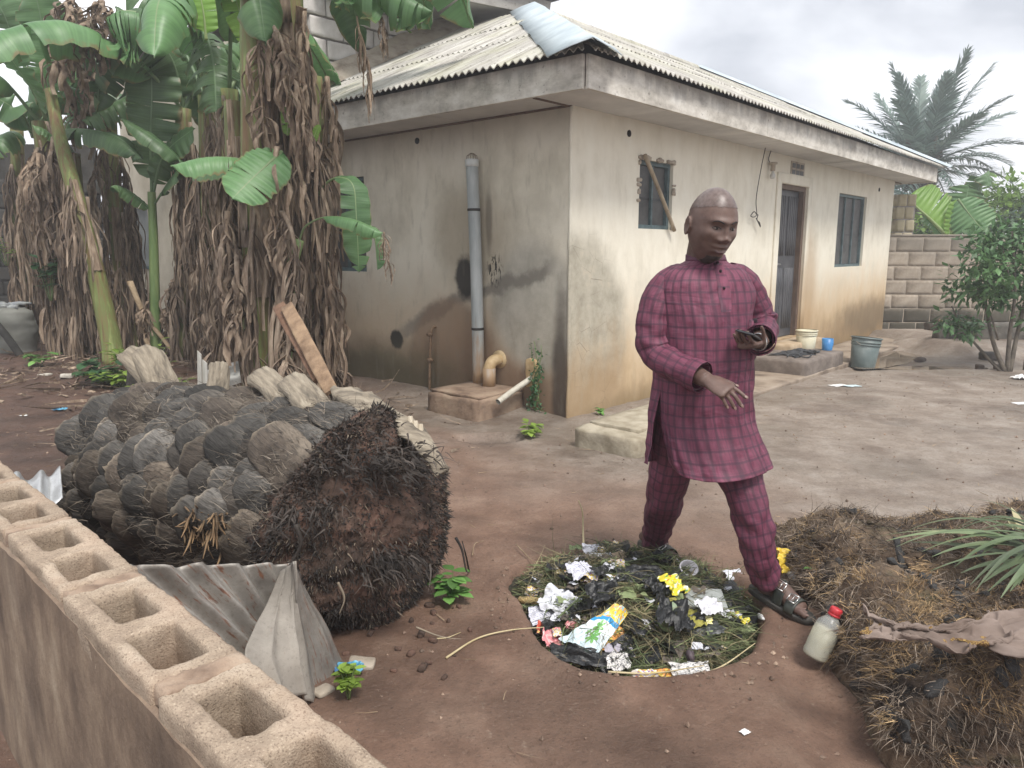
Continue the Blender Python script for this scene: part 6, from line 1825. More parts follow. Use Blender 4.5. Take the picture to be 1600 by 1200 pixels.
def leaf_cloud(mb, C, R, n, size, seed, lobes=9, flat=0.8):
    """leaf blades spread in clumps through an uneven crown"""
    r_ = np.random.RandomState(seed)
    lc = r_.normal(size=(lobes, 3)); lc /= np.linalg.norm(lc, axis=1, keepdims=True); lc *= r_.uniform(0.35, 0.95, (lobes, 1))
    li = r_.randint(lobes, size=n)
    d = r_.normal(size=(n, 3)); d /= np.linalg.norm(d, axis=1, keepdims=True)
    P = (lc[li] + d * (r_.uniform(0.12, 0.5, (n, 1)) ** 0.7)) * np.asarray(R) + np.asarray(C)
    D = d * 0.6 + r_.normal(size=(n, 3)) * 0.6 + [0, 0, -0.25]
    D /= np.linalg.norm(D, axis=1, keepdims=True)
    S = np.cross(D, [0, 0, 1.0]) + r_.normal(size=(n, 3)) * 0.3; S /= np.linalg.norm(S, axis=1, keepdims=True)
    N_ = np.cross(S, D)
    L = size * r_.uniform(0.6, 1.3, (n, 1)); W = L * 0.24
    c = P; m = P + D * L * 0.45 - N_ * L * 0.04; e = P + D * L - N_ * L * 0.16
    V = np.stack([c, m + S * W, e, m - S * W, m + N_ * L * 0.03], 1).reshape(-1, 3)
    b = np.arange(n)[:, None] * 5
    F = np.concatenate([b + [[0, 1, 4]], b + [[1, 2, 4]], b + [[2, 3, 4]], b + [[3, 0, 4]]], 0)
    mb.add(V, F.reshape(-1, 3))
def shrub(name, label, cat, at, stems, crowns, m, lsize, seed, group=None):
    e = empty(name, at); tag(e, label, cat, group)
    for q, (p, r_) in enumerate(stems):
        mb = MB(); P = bez(p, 16); mb.add(*tube(P, np.linspace(r_, r_ * 0.35, 16), 7)[:2]); mb.build("stem", TWIG, e)
    mb = MB()
    for q, (c, R, n) in enumerate(crowns):
        leaf_cloud(mb, c, R, n, lsize, seed + q)
    o = mb.build("foliage", m, e, smooth=False); tag(o, kind='stuff')
    return e
# shrub in front of the wall
s0 = np.array([6.02, 9.05, float(gz(6.02, 9.05)) - 0.02])
shrub("leafy_shrub", "leafy green shrub with several thin stems at the right edge, before the yard wall", "shrub", s0,
      [([(0, 0, 0), (-.12, .1, .35), (-.22, .15, .75), (-.40, .1, 1.25)], .032), ([(.02, 0, 0), (.03, .05, .5), (.0, .0, 1.0), (-.05, .1, 1.7)], .03), ([(.05, 0, 0), (.16, .1, .5), (.25, .1, 1.1), (.42, .1, 1.6)], .03), ([(-.04, 0, 0), (-.20, .2, .25), (-.45, .25, .55), (-.62, .2, .8)], .022), ([(.3, .1, 0), (.3, .1, .5), (.4, .2, 1.0)], .024), ([(-.1, .05, .4), (-.3, 0, .8), (-.5, -.05, 1.05)], .014), ([(0, 0, .9), (-.2, -.1, 1.3), (-.3, -.1, 1.6)], .012)],
      [((-.22, .1, 1.30), (.42, .40, .40), 700), ((.15, .1, 1.55), (.45, .4, .38), 600), ((-.40, .15, .98), (.34, .35, .26), 330), ((.5, .2, 1.3), (.5, .4, .5), 550), ((-.5, .2, .58), (.28, .3, .16), 150), ((.1, .1, 1.05), (.35, .35, .25), 200), ((.5, .1, .7), (.4, .3, .25), 160)], BUSH1, 0.12, 5)
# bushes and trees beyond the wall
gB = "bushes beyond the yard wall"
shrub("bush", "bright yellow-green bush above the yard wall behind the folded banana leaves", "bush", (9.7, 17.0, 0), [([(0, 0, 0), (0, 0, 1.0), (.2, 0, 1.9)], .05)], [((0, 0, 1.75), (0.9, .7, .55), 900)], BUSH2, 0.20, 21, gB)
shrub("bush", "dark shrubby bush low behind the wall, between the banana leaves", "bush", (8.95, 16.0, 0), [([(0, 0, 0), (0, 0, 1.5)], .05)], [((0, 0, 1.45), (0.75, .6, .55), 800)], BUSH3, 0.16, 31, gB)
shrub("bush", "tall bright green tree crown at the right edge beyond the yard wall", "tree", (12.6, 18.5, 0), [([(0, 0, 0), (0, 0, 1.5), (-.2, 0, 2.6)], .09), ([(0, 0, 1.2), (.5, 0, 2.4)], .05)], [((-.1, 0, 2.75), (1.45, 1.0, .62), 1500), ((.6, 0, 2.1), (1.2, .9, .7), 700)], BUSH2, 0.24, 41, gB)
shrub("bush", "darker bush mass under the bright crown at the right edge", "bush", (11.6, 17.0, 0), [([(0, 0, 0), (0, 0, 1.6)], .06)], [((0, 0, 1.75), (1.5, .8, .62), 1300)], BUSH3, 0.2, 51, gB)
shrub("bush", "small pale bush left of the dark banana leaf, just over the wall", "bush", (8.3, 19.0, 0), [([(0, 0, 0), (0, 0, 1.9)], .05)], [((0.5, 0, 2.15), (0.9, .7, .5), 700)], BUSH2, 0.2, 61, gB)
# bare twiggy tree
bt = empty("bare_tree", (13.2, 30.0, 0)); tag(bt, "distant leafless tree of fine twigs between the palm trunk and the bushes", "tree")
mb = MB()
def branch(p, d, L, r, lev):
    q = p + d * L
    mb.add(*tube([p, (p + q) / 2 + rng.normal(size=3) * L * .05, q], [r, r * .8, r * .6], 4, False)[:2])
    if lev:
        for _ in range(4):
            branch(p + d * L * rng.uniform(.5, 1), nrm(d + rng.normal(size=3) * .55), L * rng.uniform(.55, .75), r * .55, lev - 1)
branch(np.array([0, 0, 0.0]), np.array([0, 0, 1.0]), 2.0, 0.09, 4)
mb.build("branches", TWIG, bt)
# far house with a turquoise roof, and a mossy pillar
fh = empty("far_house", (11.2, 24.0, 0)); tag(fh, "distant house with a turquoise sheet roof glimpsed past the bungalow's end", "house")
mb = MB(); mb.add(*box(-3.2, 0.9, 0, 4, -0.1, 3.0)); mb.build("wall", simple("far_wall", (0.42, 0.40, 0.36), (0.52, 0.5, 0.46), 3, 0.9, 0.2), fh, smooth=False)
TURQ = simple("turquoise_roof", (0.20, 0.42, 0.42), (0.30, 0.52, 0.52), 3, 0.6, 0.2)
mb = MB(); n = 60; cc = np.linspace(-3.4, 1.9, n)
V = []
for c in cc:
    V += [(c - 0.0, -0.4, 3.75 - 0.30 * max(0, c - -1.2) - 0.0 + 0.015 * math.sin(c * 60)), (c, 2.2, 4.4 - 0.36 * max(0, c + 1.2) + 0.015 * math.sin(c * 60))]
mb.add(V, grid_faces(n, 2)); r_ = mb.build("roof", TURQ, fh); sm = r_.modifiers.new("t", 'SOLIDIFY'); sm.thickness = 0.03
pi = empty("mossy_pillar", (6.9 + 0.05, 13.72, 0)); tag(pi, "narrow block pillar with yellow lichen above the wall, right beside the bungalow's end", "pillar")
PILL = simple("lichen_block", (0.20, 0.165, 0.12), (0.42, 0.37, 0.26), 3, 0.95, 0.5, 22, 0.012, c3=(0.36, 0.32, 0.21))
for r in range(11):
    for c in range(2):
        V, F = rounded_box(0.155, 0.2, 0.205, 3, 0.012, 0.012, 14, r * 3 + c); mb = MB(); mb.add(V, F)
        mb.build("block", PILL, pi, loc=(-0.05 + c * 0.165 - (0.03 if r % 2 else 0), 0, 0.1 + r * 0.222))
mb = MB(); mb.add(*box(-0.12, 0.19, -0.08, 0.08, 0, 2.42)); mb.build("mortar_core", M_MORTAR, pi, smooth=False)
# banana plants standing behind the wall, only leaves showing
def hidden_banana(label, at, leaves):
    e = empty("banana_plant", at); O = np.array(at); tag(e, label, "banana plant", "banana plants behind the yard wall")
    mb = MB(); mb.add(*tube([(0, 0, 0), (0, 0, 0.6), (0.02, 0, 1.25)], [0.11, 0.10, 0.08], 12)[:2]); mb.build("pseudostem", STEM, e)
    for q, (m, sp, hw, up, te, dp, fo, hf) in enumerate(leaves):
        add_leaf(e, O, m, spine=[A(*s_) for s_ in sp], hw=hw, up=up, tears=te, droop=dp, fold=fo, seed=300 + q, half=hf, petiole=0.02)
hidden_banana("banana plant behind the wall with one broad bright green leaf", (7.95, 14.5, 0),
    [(LEAF_LIGHT, [(1478, 366, 14.4), (1452, 340, 14.4), (1432, 322, 14.4), (1418, 306, 14.4)], 0.62, (0.2, -1, 0.1), 1, 0.05, 0.05, 1),
     (LEAF_MID, [(1478, 366, 14.5), (1455, 345, 14.5), (1440, 325, 14.5)], 0.12, (0.5, -0.6, 0.6), 6, 0.4, 0.2, -1)])
hidden_banana("banana plant behind the wall with a sharply folded leaf before a dark one", (8.5, 14.6, 0),
    [(LEAF_LIGHT, [(1482, 372, 14.4), (1488, 340, 14.4), (1497, 311, 14.4)], 0.16, (0.3, -1, 0.1), 1, 0.05, 0.05, 0),
     (LEAF_MID, [(1497, 311, 14.38), (1515, 335, 14.3), (1538, 362, 14.2)], 0.40, (-0.4, -1, 0.3), 1, 0.1, 0.1, 0),
     (LEAF_DARK, [(1495, 360, 14.8), (1508, 320, 14.8), (1514, 288, 14.8)], 0.52, (0.3, -1, 0.1), 2, 0.05, 0.05, 0),
     (LEAF_DARK, [(1520, 330, 15.0), (1530, 290, 15.0), (1540, 274, 14.9), (1546, 292, 14.8)], 0.28, (0.3, -0.8, 0.4), 3, 0.3, 0.1, 0)])
# low broken kerb wall in front of the yard wall
V, F = rounded_box(3.4, 0.22, 0.34, 10, 0.05, 0.05, 4, 8)
mb = MB(); mb.add(V, F); o = mb.build("low_kerb_wall", simple("dark_mossy_cement", (0.050, 0.048, 0.042), (0.15, 0.135, 0.115), 4, 0.95, 0.7, 20, 0.015))
o.location = (7.95, 10.95, 0.24); o.rotation_euler = (0, 0, -0.05); tag(o, "low dark broken kerb wall lying before the yard wall behind the shrub", "kerb")
mb = MB(); mb.add(*tube([A(1468, 500, 11.6), A(1485, 512, 11.4), A(1500, 522, 11.2)], [0.022, 0.024, 0.024], 8)[:2]); o = mb.build("pole", M_STALK)
tag(o, "pale pole leaning up from the soil in front of the yard wall", "pole")
stz = [(1545, 552, .13, "dark angular stone on the soil mound left of the shrub", (0.035, 0.032, 0.03), (0.09, 0.08, 0.075)), (1532, 562, .08, "small brown stone below the dark angular one", (0.06, 0.045, 0.038), (0.13, 0.10, 0.08)), (1562, 563, .07, "small stone at the foot of the shrub stems", (0.06, 0.045, 0.038), (0.13, 0.10, 0.08)), (1438, 560, .10, "flat dark stone by the far puddle", (0.06, 0.045, 0.04), (0.12, 0.095, 0.08)), (1455, 527, .16, "dark tree stump-like lump in front of the yard wall", (0.04, 0.034, 0.03), (0.11, 0.09, 0.075))]
for q, (x, y, s_, lab, c1, c2) in enumerate(stz):
    p = G(x, y, 0.10 if x > 1500 else 0.03); p[2] = float(gz(p[0], p[1]))
    V, F = rounded_box(s_ * 1.6, s_, s_ * 1.0 if q != 3 else s_ * .3, 4, s_ * .25, s_ * .3, 9, q + 90)
    mb = MB(); mb.add(V + [0, 0, s_ * .3], F); o = mb.build("stone", simple("stone%d" % q, c1, c2, 9, 0.9, 0.6)); o.location = p; o.rotation_euler = (0, 0, q * 1.3)
    tag(o, lab, "stone")
mb = MB()
for q in range(5):
    a = A(1432 + q * 5, 545 - (q % 2) * 8, 11.3); b = A(1420 + q * 9, 540 - q * 3, 11.5)
    mb.add(*tube([a, (a + b) / 2 + [0, 0, .05], b], [0.02, 0.015, 0.006], 5)[:2])
tag(mb.build("dead_twigs", TWIG), kind='stuff')

# ================================================================== cloth, bottle and cut leaves on the rotten trunks
def drape(name, label, pts_uv, P_of, m, n=60, seed=3, amp=0.02, cat="cloth"):
    pass
k = NT("dusty_cloth")
s = k.sep()
n1 = k.noise(6, 5, 0.6)
col = k.ramp(n1, [(0.3, (0.145, 0.108, 0.09)), (0.7, (0.27, 0.215, 0.185))])
chk = k.n('ShaderNodeTexChecker'); k.set(chk.inputs['Vector'], k.tc('UV')); chk.inputs['Scale'].default_value = 130
yl = k.math('MULTIPLY', k.math('LESS_THAN', k.noise(4.0, 3, 0.5, k.mapping(k.tc('UV'), loc=(0.3, 1.4, 0), scale=(1.3, 1.0, 1))), 0.37), 1.0)
col = k.mix(yl, col, k.mix(chk.outputs['Fac'], (0.34, 0.23, 0.085, 1), (0.15, 0.085, 0.045, 1)))
CLOTH = k.finish(col, 0.9, k.bump(k.wave(180, k.tc('UV')), 0.15, 0.003), 0.2, transl=0.0)
nu, nv = 110, 40
L0_ = [(1352, 968, .40), (1356, 1000, .40)]
top = bez([G(1352, 966, .38), G(1420, 982, .38), G(1490, 980, .39), G(1560, 962, .39), G(1650, 958, .40)], nu)
bot = bez([G(1350, 1002, .34), G(1400, 1012, .34), G(1480, 1026, .34), G(1560, 1032, .35), G(1660, 1040, .36)], nu)
P = np.zeros((nu, nv, 3))
for j in range(nv):
    b = j / (nv - 1)
    P[:, j] = top * (1 - b) + bot * b
uu, vv = np.meshgrid(np.linspace(0, 1, nu), np.linspace(0, 1, nv), indexing='ij')
q3 = np.stack([uu * 3.2, vv * 1.6, 0 * uu], -1)
P[..., 2] += 0.030 * np.abs(fbm(q3 * [2.2, 6, 1], 3, 4)) + 0.018 * fbm(q3 * 5, 3, 5) + 0.012
P[..., 1] += 0.06 * fbm(q3 * 1.3 + 4, 3, 6) * (0.3 + vv)
P[..., 0] += 0.05 * fbm(q3 * 2.3 + 9, 2, 7)
mb = MB(); mb.add(P.reshape(-1, 3), grid_faces(nu, nv), np.stack([uu * 1.0, vv * 0.35], -1).reshape(-1, 2)); o = mb.build("cloth", CLOTH, uv=True)
sm = o.modifiers.new("t", 'SOLIDIFY'); sm.thickness = 0.004
tag(o, "dusty brown-pink rag with a yellow checked part spread over the near rotten trunk", "cloth")

# bottle of cloudy liquid with a red cap leaning on the trunk
b0 = G(1272, 1026, 0.03); bt_ = A(1308, 951, float(b0[1]) + 0.01)
ax = nrm(bt_ - b0); Lb = float(np.linalg.norm(bt_ - b0)) * 1.02
s_ = Lb / 0.205
bot_e = empty("bottle", b0); tag(bot_e, "squat clear plastic bottle of cloudy liquid with red cap, leaning on the rotten trunk", "bottle")
e1 = nrm(np.cross([0, 1, 0.2], ax)); e2 = np.cross(ax, e1)
def put(prof, m, name, seg=28):
    V, F = lathe(prof, seg); mb = MB(); mb.add(basis(V * [s_ * 1.12, s_ * 1.12, s_], [0, 0, 0], e1, e2, ax), F); return mb.build(name, m, bot_e)
k = NT("bottle_plastic"); PLASTIC = k.finish((0.86, 0.88, 0.84), 0.15, k.bump(k.noise(30, 3, 0.5), 0.15, 0.004), 0.5, None, 0.75)
k.b.inputs['IOR'].default_value = 1.2
CLOUDY = simple("cloudy_water", (0.50, 0.46, 0.32), (0.60, 0.56, 0.41), 9, 0.25, 0.0)
put([(0, 0.0), (0.036, 0.0), (0.041, 0.006), (0.042, 0.02), (0.0405, 0.03), (0.042, 0.05), (0.042, 0.115), (0.038, 0.138), (0.024, 0.158), (0.0165, 0.168), (0.0165, 0.178)], PLASTIC, "shell")
put([(0, 0.004), (0.035, 0.004), (0.0395, 0.010), (0.0400, 0.050), (0.0400, 0.118), (0.0, 0.119)], CLOUDY, "liquid")
put([(0.0165, 0.170), (0.020, 0.171), (0.020, 0.178), (0.0185, 0.179), (0.0200, 0.181), (0.0200, 0.198), (0.017, 0.203), (0.0, 0.203)], simple("red_cap", (0.42, 0.02, 0.03), (0.52, 0.035, 0.045), 6, 0.4, 0.0), "cap")

# cut palm leaves fanned over the far trunk
k = NT("cut_palm_leaf")
n1 = k.noise(2.2, 4, 0.6)
col = k.ramp(n1, [(0.35, (0.075, 0.115, 0.050)), (0.6, (0.175, 0.22, 0.115)), (0.75, (0.36, 0.36, 0.20))])
col = k.mix(1.0, col, k.ramp(k.rand(), [(0.0, 0.55), (1.0, 1.5)]), 'MULTIPLY')
CUTLEAF = k.finish(col, 0.45, k.bump(k.wave(60, k.tc('UV')), 0.2, 0.003), 0.5, transl=0.15)
STRAWLEAF = simple("yellowed_leaf", (0.36, 0.32, 0.17), (0.55, 0.50, 0.32), 5, 0.6, 0.3, stretch=(1, 1, 1), transl=0.15)
hub = A(1655, 872, 2.72)
fe = empty("palm_leaf", hub); tag(fe, "cut green palm leaf fanning its long blades over the rotten trunks at the right edge", "palm leaf")
tips = [(1372, 838, 2.95, .016), (1385, 845, 2.9, .018), (1410, 836, 3.0, .012), (1400, 858, 2.85, .020), (1425, 852, 2.9, .022), (1440, 866, 2.8, .018), (1430, 838, 3.05, .014), (1455, 880, 2.75, .020), (1470, 862, 2.85, .024), (1490, 890, 2.65, .022), (1445, 912, 2.6, .010), (1500, 905, 2.6, .020), (1478, 850, 2.95, .022), (1520, 840, 3.0, .024), (1513, 940, 2.5, .018), (1540, 955, 2.45, .02), (1560, 965, 2.4, .022), (1575, 950, 2.45, .022), (1530, 870, 2.75, .028), (1550, 900, 2.6, .026), (1515, 780, 3.2, .007), (1500, 800, 3.15, .007), (1560, 830, 2.95, .026), (1590, 925, 2.5, .028), (1480, 835, 3.0, .016), (1535, 925, 2.52, .02), (1575, 890, 2.6, .026), (1520, 955, 2.45, .016)]
def blade(mb, a, b, w, sag, n=12):
    t = np.linspace(0, 1, n)[:, None]
    P = a + (b - a) * t; P[:, 2] += (sag * 4 * t * (1 - t)).ravel()
    d = nrm(b - a); sd = nrm(np.cross(d, [0, rng.uniform(-.5, .3), 1]))
    wv = w * np.sin(np.clip(0.35 + t * 2.75, 0, 3.12)) ** 0.8
    up = np.cross(sd, d)
    V = np.stack([P - sd * wv, P - up * wv * 0.35, P + sd * wv], 1).reshape(-1, 3)
    mb.add(V, grid_faces(n, 3), np.stack([np.tile([0, .5, 1], n), np.repeat(t.ravel(), 3)], -1))
for (x, y, Y, w) in tips:
    b = A(x, y, Y); b[2] = max(b[2], 0.28)
    mb = MB(); blade(mb, np.zeros(3) + rng.normal(size=3) * .02, b - hub, w * 0.58, rng.uniform(0.02, 0.10)); mb.build("leaflet", CUTLEAF, fe, uv=True)
mb = MB(); mb.add(*tube([(0, 0, 0), (0.25, -.05, 0.02), (0.6, -.1, -.02)], [0.02, 0.025, 0.03], 8)[:2]); mb.build("stalk", CUTLEAF, fe)
yl_ = empty("yellow_leaf", A(1600, 850, 2.95)); O = np.array(yl_.location); tag(yl_, "pair of yellowed leaf blades standing up at the right edge behind the green palm leaf", "leaf")
for (x, y, Y, w) in [(1580, 793, 3.05, .02), (1572, 808, 3.05, .022), (1553, 826, 3.0, .016)]:
    mb = MB(); blade(mb, np.array([0.02, 0, -0.03]), A(x, y, Y) - O, w, 0.02); mb.build("blade", STRAWLEAF, yl_, uv=True)

# ================================================================== weeds
def weed(label, at, n, h, ls, m, seed, spread=0.12, cat="weed", rosette=False):
    r_ = np.random.RandomState(seed)
    e = empty("weed", at); tag(e, label, cat)
    mbs, mbl = MB(), MB()
    for q in range(n):
        a = r_.uniform(0, 6.28); d = np.array([math.cos(a), math.sin(a), 0]) * r_.uniform(0.2, 1) * spread
        tp = d + [0, 0, h * r_.uniform(0.5, 1.1)]
        P = bez([np.array([d[0] * .1, d[1] * .1, 0]), d * 0.5 + [0, 0, tp[2] * 0.6], tp], 8); mbs.add(*tube(P, np.linspace(0.003, 0.0015, 8) * (h / .15) ** .5, 4)[:2])
        for w_ in range(7):
            c = P[r_.randint(3, 8)]
            az = r_.uniform(0, 6.28); D = nrm([math.cos(az), math.sin(az), r_.uniform(-.2, .5)]); S = nrm(np.cross(D, [0, 0, 1])); L = ls * r_.uniform(.6, 1.2); W = L * 0.32
            N_ = np.cross(S, D)
            rows = []
            for i_, (t_, ww) in enumerate([(0, .15), (.25, .85), (.5, 1), (.8, .6), (1, .02)]):
                cc_ = c + D * L * t_ - N_ * L * 0.25 * t_ * t_ * -1 * -1
                rows += [cc_ - S * W * ww, cc_ - N_ * L * .04, cc_ + S * W * ww]
            mbl.add(rows, grid_faces(5, 3))
    mbs.build("stem", YSTEM, e)
    o = mbl.build("leaves", m, e); tag(o, kind='stuff')
    return e
WEEDG = foliage_mat("weed_green", (0.11, 0.25, 0.06), (0.19, 0.36, 0.10), 0.3)
WEEDY = foliage_mat("weed_yellow_green", (0.19, 0.30, 0.05), (0.30, 0.42, 0.09), 0.35)
WEEDD = foliage_mat("weed_dark_green", (0.04, 0.11, 0.045), (0.085, 0.18, 0.075), 0.25)
def gpt(x, y, dz=0.0):
    p = G(x, y, 0.0)
    for _ in range(4):
        p = G(x, y, float(gz(p[0], p[1])))
    p[2] += dz
    return p
weed("bright green seedling at the foot of the palm root ball", gpt(706, 945), 6, 0.13, 0.075, WEEDG, 1, 0.055, "plant")
weed("small serrated green weed beside the folded sheet", gpt(545, 1092), 6, 0.14, 0.05, WEEDY, 2, 0.05, "plant")
weed("dark-leaved weed left of the bright patch behind the palm log", gpt(158, 600), 7, 0.22, 0.16, WEEDD, 3, 0.25)
weed("bright yellow-green weed patch behind the palm log", gpt(190, 606), 14, 0.20, 0.10, WEEDY, 4, 0.30)
weed("taller bright weed growing on the little stump behind the log", gpt(225, 602), 14, 0.42, 0.10, WEEDY, 5, 0.32)
weed("trailing bright weed right of the little stump", gpt(258, 612), 12, 0.14, 0.10, WEEDY, 6, 0.34)
weed("tiny green seedling by the sack at the left edge", gpt(62, 572), 6, 0.18, 0.12, WEEDG, 7, 0.16, "plant")
weed("green weeds at the foot of the near banana clump", gpt(425, 652), 12, 0.22, 0.10, WEEDD, 8, 0.30)
weed("leafy creeper hanging in the dark at the left of the far clump", A(80, 470, 9.0), 10, 0.5, 0.13, WEEDD, 9, 0.2, "creeper")
weed("sparse pale creeper near the left edge above the sack", A(12, 415, 10.0), 6, 0.4, 0.10, WEEDY, 10, 0.25, "creeper")
weed("little weed at the foot of the wall right of the corner", gpt(938, 648), 3, 0.06, 0.05, WEEDG, 11, 0.05, "plant")
weed("grass tuft beside the washed-out hole", gpt(828, 682), 8, 0.10, 0.07, WEEDY, 12, 0.10, "grass tuft")
weed("small weed in front of the rotten trunks behind the man's foot", gpt(1270, 920, 0.02), 4, 0.10, 0.06, WEEDG, 13, 0.05, "plant")
weed("weeds on the heap at the left end of the low kerb wall", np.array([6.6, 10.7, 0.25]), 12, 0.22, 0.10, WEEDD, 14, 0.3)
# stump under the weeds
V, F = rounded_box(0.22, 0.2, 0.34, 5, 0.05, 0.04, 8, 4); mb = MB(); mb.add(V + [0, 0, 0.10], F); o = mb.build("tree_stump", TRUNKCORE); o.location = gpt(222, 612); tag(o, "small dark stump among the bright weeds behind the palm log", "stump")
# creeper climbing beside the outlet pipe
cv = empty("wall_creeper", HW(-0.05, 0.33, 0)); tag(cv, "fine dark green creeper climbing the wall around the outlet pipe", "creeper")
mb = MB(); mbl = MB()
for q in range(9):
    y0 = rng.uniform(-.06, .06); hh = rng.uniform(.3, .62)
    P = np.array([HW(-0.03 - 0.03 * rng.rand(), 0.33 + y0 + 0.05 * math.sin(t_ * 5 + q), 0.04 + hh * t_) - HW(-0.05, 0.33, 0) for t_ in np.linspace(0, 1, 14)])
    mb.add(*tube(P, 0.003, 4)[:2])
    for w_ in range(26):
        c = P[rng.randint(14)] + rng.normal(size=3) * .015 - np.array([0, .02, 0]); D = nrm(rng.normal(size=3)); S = nrm(np.cross(D, rng.normal(size=3))); L = rng.uniform(.015, .035)
        mbl.add([c - S * L * .3, c + S * L * .3, c + D * L + S * L * .25, c + D * L - S * L * .25], [(0, 1, 2, 3)])
mb.build("vine", YSTEM, cv); tag(mbl.build("leaves", WEEDD, cv, smooth=False), kind='stuff')

# ================================================================== odds and ends on the ground
k = NT("woven_sack"); st = k.wave(55, k.tc(), 1.0, 'Z')
SACK = k.finish(k.mix(k.noise(4, 5, .6), (0.13, 0.135, 0.12, 1), (0.30, 0.30, 0.27, 1)), 0.85, k.bump(st, 0.3, 0.01), 0.2)
c = base(22, 572, 9.6)
n, m_ = 24, 28; V = []
for i in range(n):
    t_ = i / (n - 1); r_ = 0.28 * (0.88 + 0.18 * math.sin(t_ * 2.8)) * (1 if t_ < .93 else 0.8)
    for j in range(m_):
        a = 2 * math.pi * j / m_; V.append((r_ * math.cos(a) * 1.1, r_ * math.sin(a) * .8, 0.62 * t_))
V = np.array(V); V += (V * [1, 1, 0.2]) * (0.16 * fbm(V * [5, 5, 9], 3, 6))[:, None]
mb = MB(); mb.add(V, grid_faces(n, m_, True)); se = empty("sack", c); tag(se, "woven pale sack stuffed with rubbish, standing at the far left edge", "sack"); mb.build("bag", SACK, se)
mb = MB()
for q in range(14):
    V, F = rounded_box(.16, .12, .05, 3, .02, .05, 10, q); mb.add(rotz(V, q) + [rng.uniform(-.2, .2), rng.uniform(-.14, .14), 0.60 + rng.uniform(0, .06)], F)
tag(mb.build("contents", simple("mixed_rubbish", (0.12, 0.13, 0.16), (0.42, 0.44, 0.40), 6, 0.7, 0.3), se), kind='stuff')
mb = MB(); mb.add(*tube([A(-30, 478, 9.3), A(10, 525, 9.2), A(42, 570, 9.1)], 0.045, 8)[:2]); o = mb.build("pole", M_DAMP); tag(o, "dark pole leaning across the sack at the left edge", "pole")
SCRAPW = simple("white_scrap", (0.62, 0.62, 0.62), (0.75, 0.75, 0.74), 6, 0.6, 0.2)
SCRAPB = simple("pale_blue_scrap", (0.45, 0.60, 0.66), (0.62, 0.72, 0.75), 6, 0.6, 0.2)
LITTERC = simple("blue_print", (0.03, 0.10, 0.22), (0.12, 0.38, 0.55), 30, 0.4, 0.2)
def scrap(name, label, p, w, d, m, seed, cat="litter", rz=0.0, amp=0.25, tilt=(0, 0)):
    """a crumpled piece of paper or film with real folds"""
    n = 22
    a_, b_ = np.meshgrid(np.linspace(-.5, .5, n), np.linspace(-.5, .5, n), indexing='ij')
    q = np.stack([a_ * 2.2 + seed, b_ * 2.2, 0 * a_], -1)
    z = np.abs(fbm(q * 1.3, 3, seed)) * 1.0 + 0.35 * np.abs(fbm(q * 4, 2, seed + 1))
    X = a_ * w * (1 + .22 * fbm(q * 2, 2, seed + 2)); Y_ = b_ * d * (1 + .22 * fbm(q * 2 + 5, 2, seed + 3))
    P = np.stack([X, Y_, z * amp * min(w, d)], -1)
    mb = MB(); mb.add(P.reshape(-1, 3), grid_faces(n, n), np.stack([a_ + .5, b_ + .5], -1).reshape(-1, 2))
    o = mb.build(name, m, uv=True); o.location = p; o.rotation_euler = (*tilt, rz)
    return tag(o, label, cat)
scrap("paper_scrap", "white paper scrap on the wet ground right of the doorstep", gpt(1310, 603, 0.006), 0.20, 0.12, SCRAPW, 3, rz=.4, amp=.05)
scrap("paper_scrap", "pale blue film scrap touching the white one near the doorstep", gpt(1332, 604, 0.008), 0.16, 0.10, SCRAPB, 4, rz=.2, amp=.06)
scrap("paper_scrap", "bright white sheet at the right edge under the shrub", gpt(1596, 592, 0.01), 0.22, 0.16, SCRAPW, 5, rz=.6, amp=.3)
scrap("paper_scrap", "white sheet lying on the open yard at the right edge", gpt(1598, 631, 0.006), 0.20, 0.10, SCRAPW, 6, rz=.2, amp=.05)
scrap("paper_scrap", "small pale shell-like scrap on the soil before the rotten trunks", gpt(1164, 1146, 0.004), 0.028, 0.022, SCRAPW, 7, rz=.5, amp=.3)
scrap("paper_scrap", "tiny white scrap on the dark soil left of the palm log", gpt(37, 650, 0.004), 0.06, 0.04, SCRAPW, 8, amp=.2)
scrap("candy_wrapper", "crumpled blue wrapper on the ground beside the folded sheet", gpt(548, 1052, 0.02), 0.09, 0.06, LITTERC, 9, amp=.5)
scrap("paper_scrap", "small dark blue film on the red soil at the left", gpt(95, 642, 0.01), 0.11, 0.07, LITTERC, 10, amp=.4)
for q, (x, y, s_, lab) in enumerate([(565, 1040, .06, "pale flat stone beside the blue wrapper"), (505, 1082, .045, "pale stone at the foot of the folded sheet"), (105, 590, .12, "pale knobbly stone left of the weeds behind the log"), (70, 588, .09, "small pale stone near the left edge"), (960, 575 + 400, .01, "")]):
    if not lab: continue
    V, F = rounded_box(s_ * 1.5, s_, s_ * .4, 4, s_ * .15, s_ * .12, 12, q + 30); mb = MB(); mb.add(V, F); o = mb.build("stone", M_CEMENT if q < 2 else bpy.data.materials["pale_stone"]); o.location = gpt(x, y, s_ * .15); o.rotation_euler = (0.1, 0.1, q)
    tag(o, lab, "stone")
def stick(name, label, pts, r, m, cat="stick"):
    P = np.array([(G(x, y, z) if Y is None else A(x, y, Y)) for x, y, z, Y in pts])
    mb = MB(); mb.add(*tube(bez(P, 18), np.linspace(r, r * .4, 18), 6)[:2]); return tag(mb.build(name, m), label, cat)
DRYSTICK = simple("straw_stick", (0.38, 0.31, 0.17), (0.52, 0.44, 0.27), 6, 0.8, 0.2)
stick("straw", "long yellow straw lying on the soil left of the rubbish pit", [(697, 1028, .012, None), (745, 998, .012, None), (795, 985, .014, None), (850, 980, .016, None)], 0.0045, DRYSTICK)
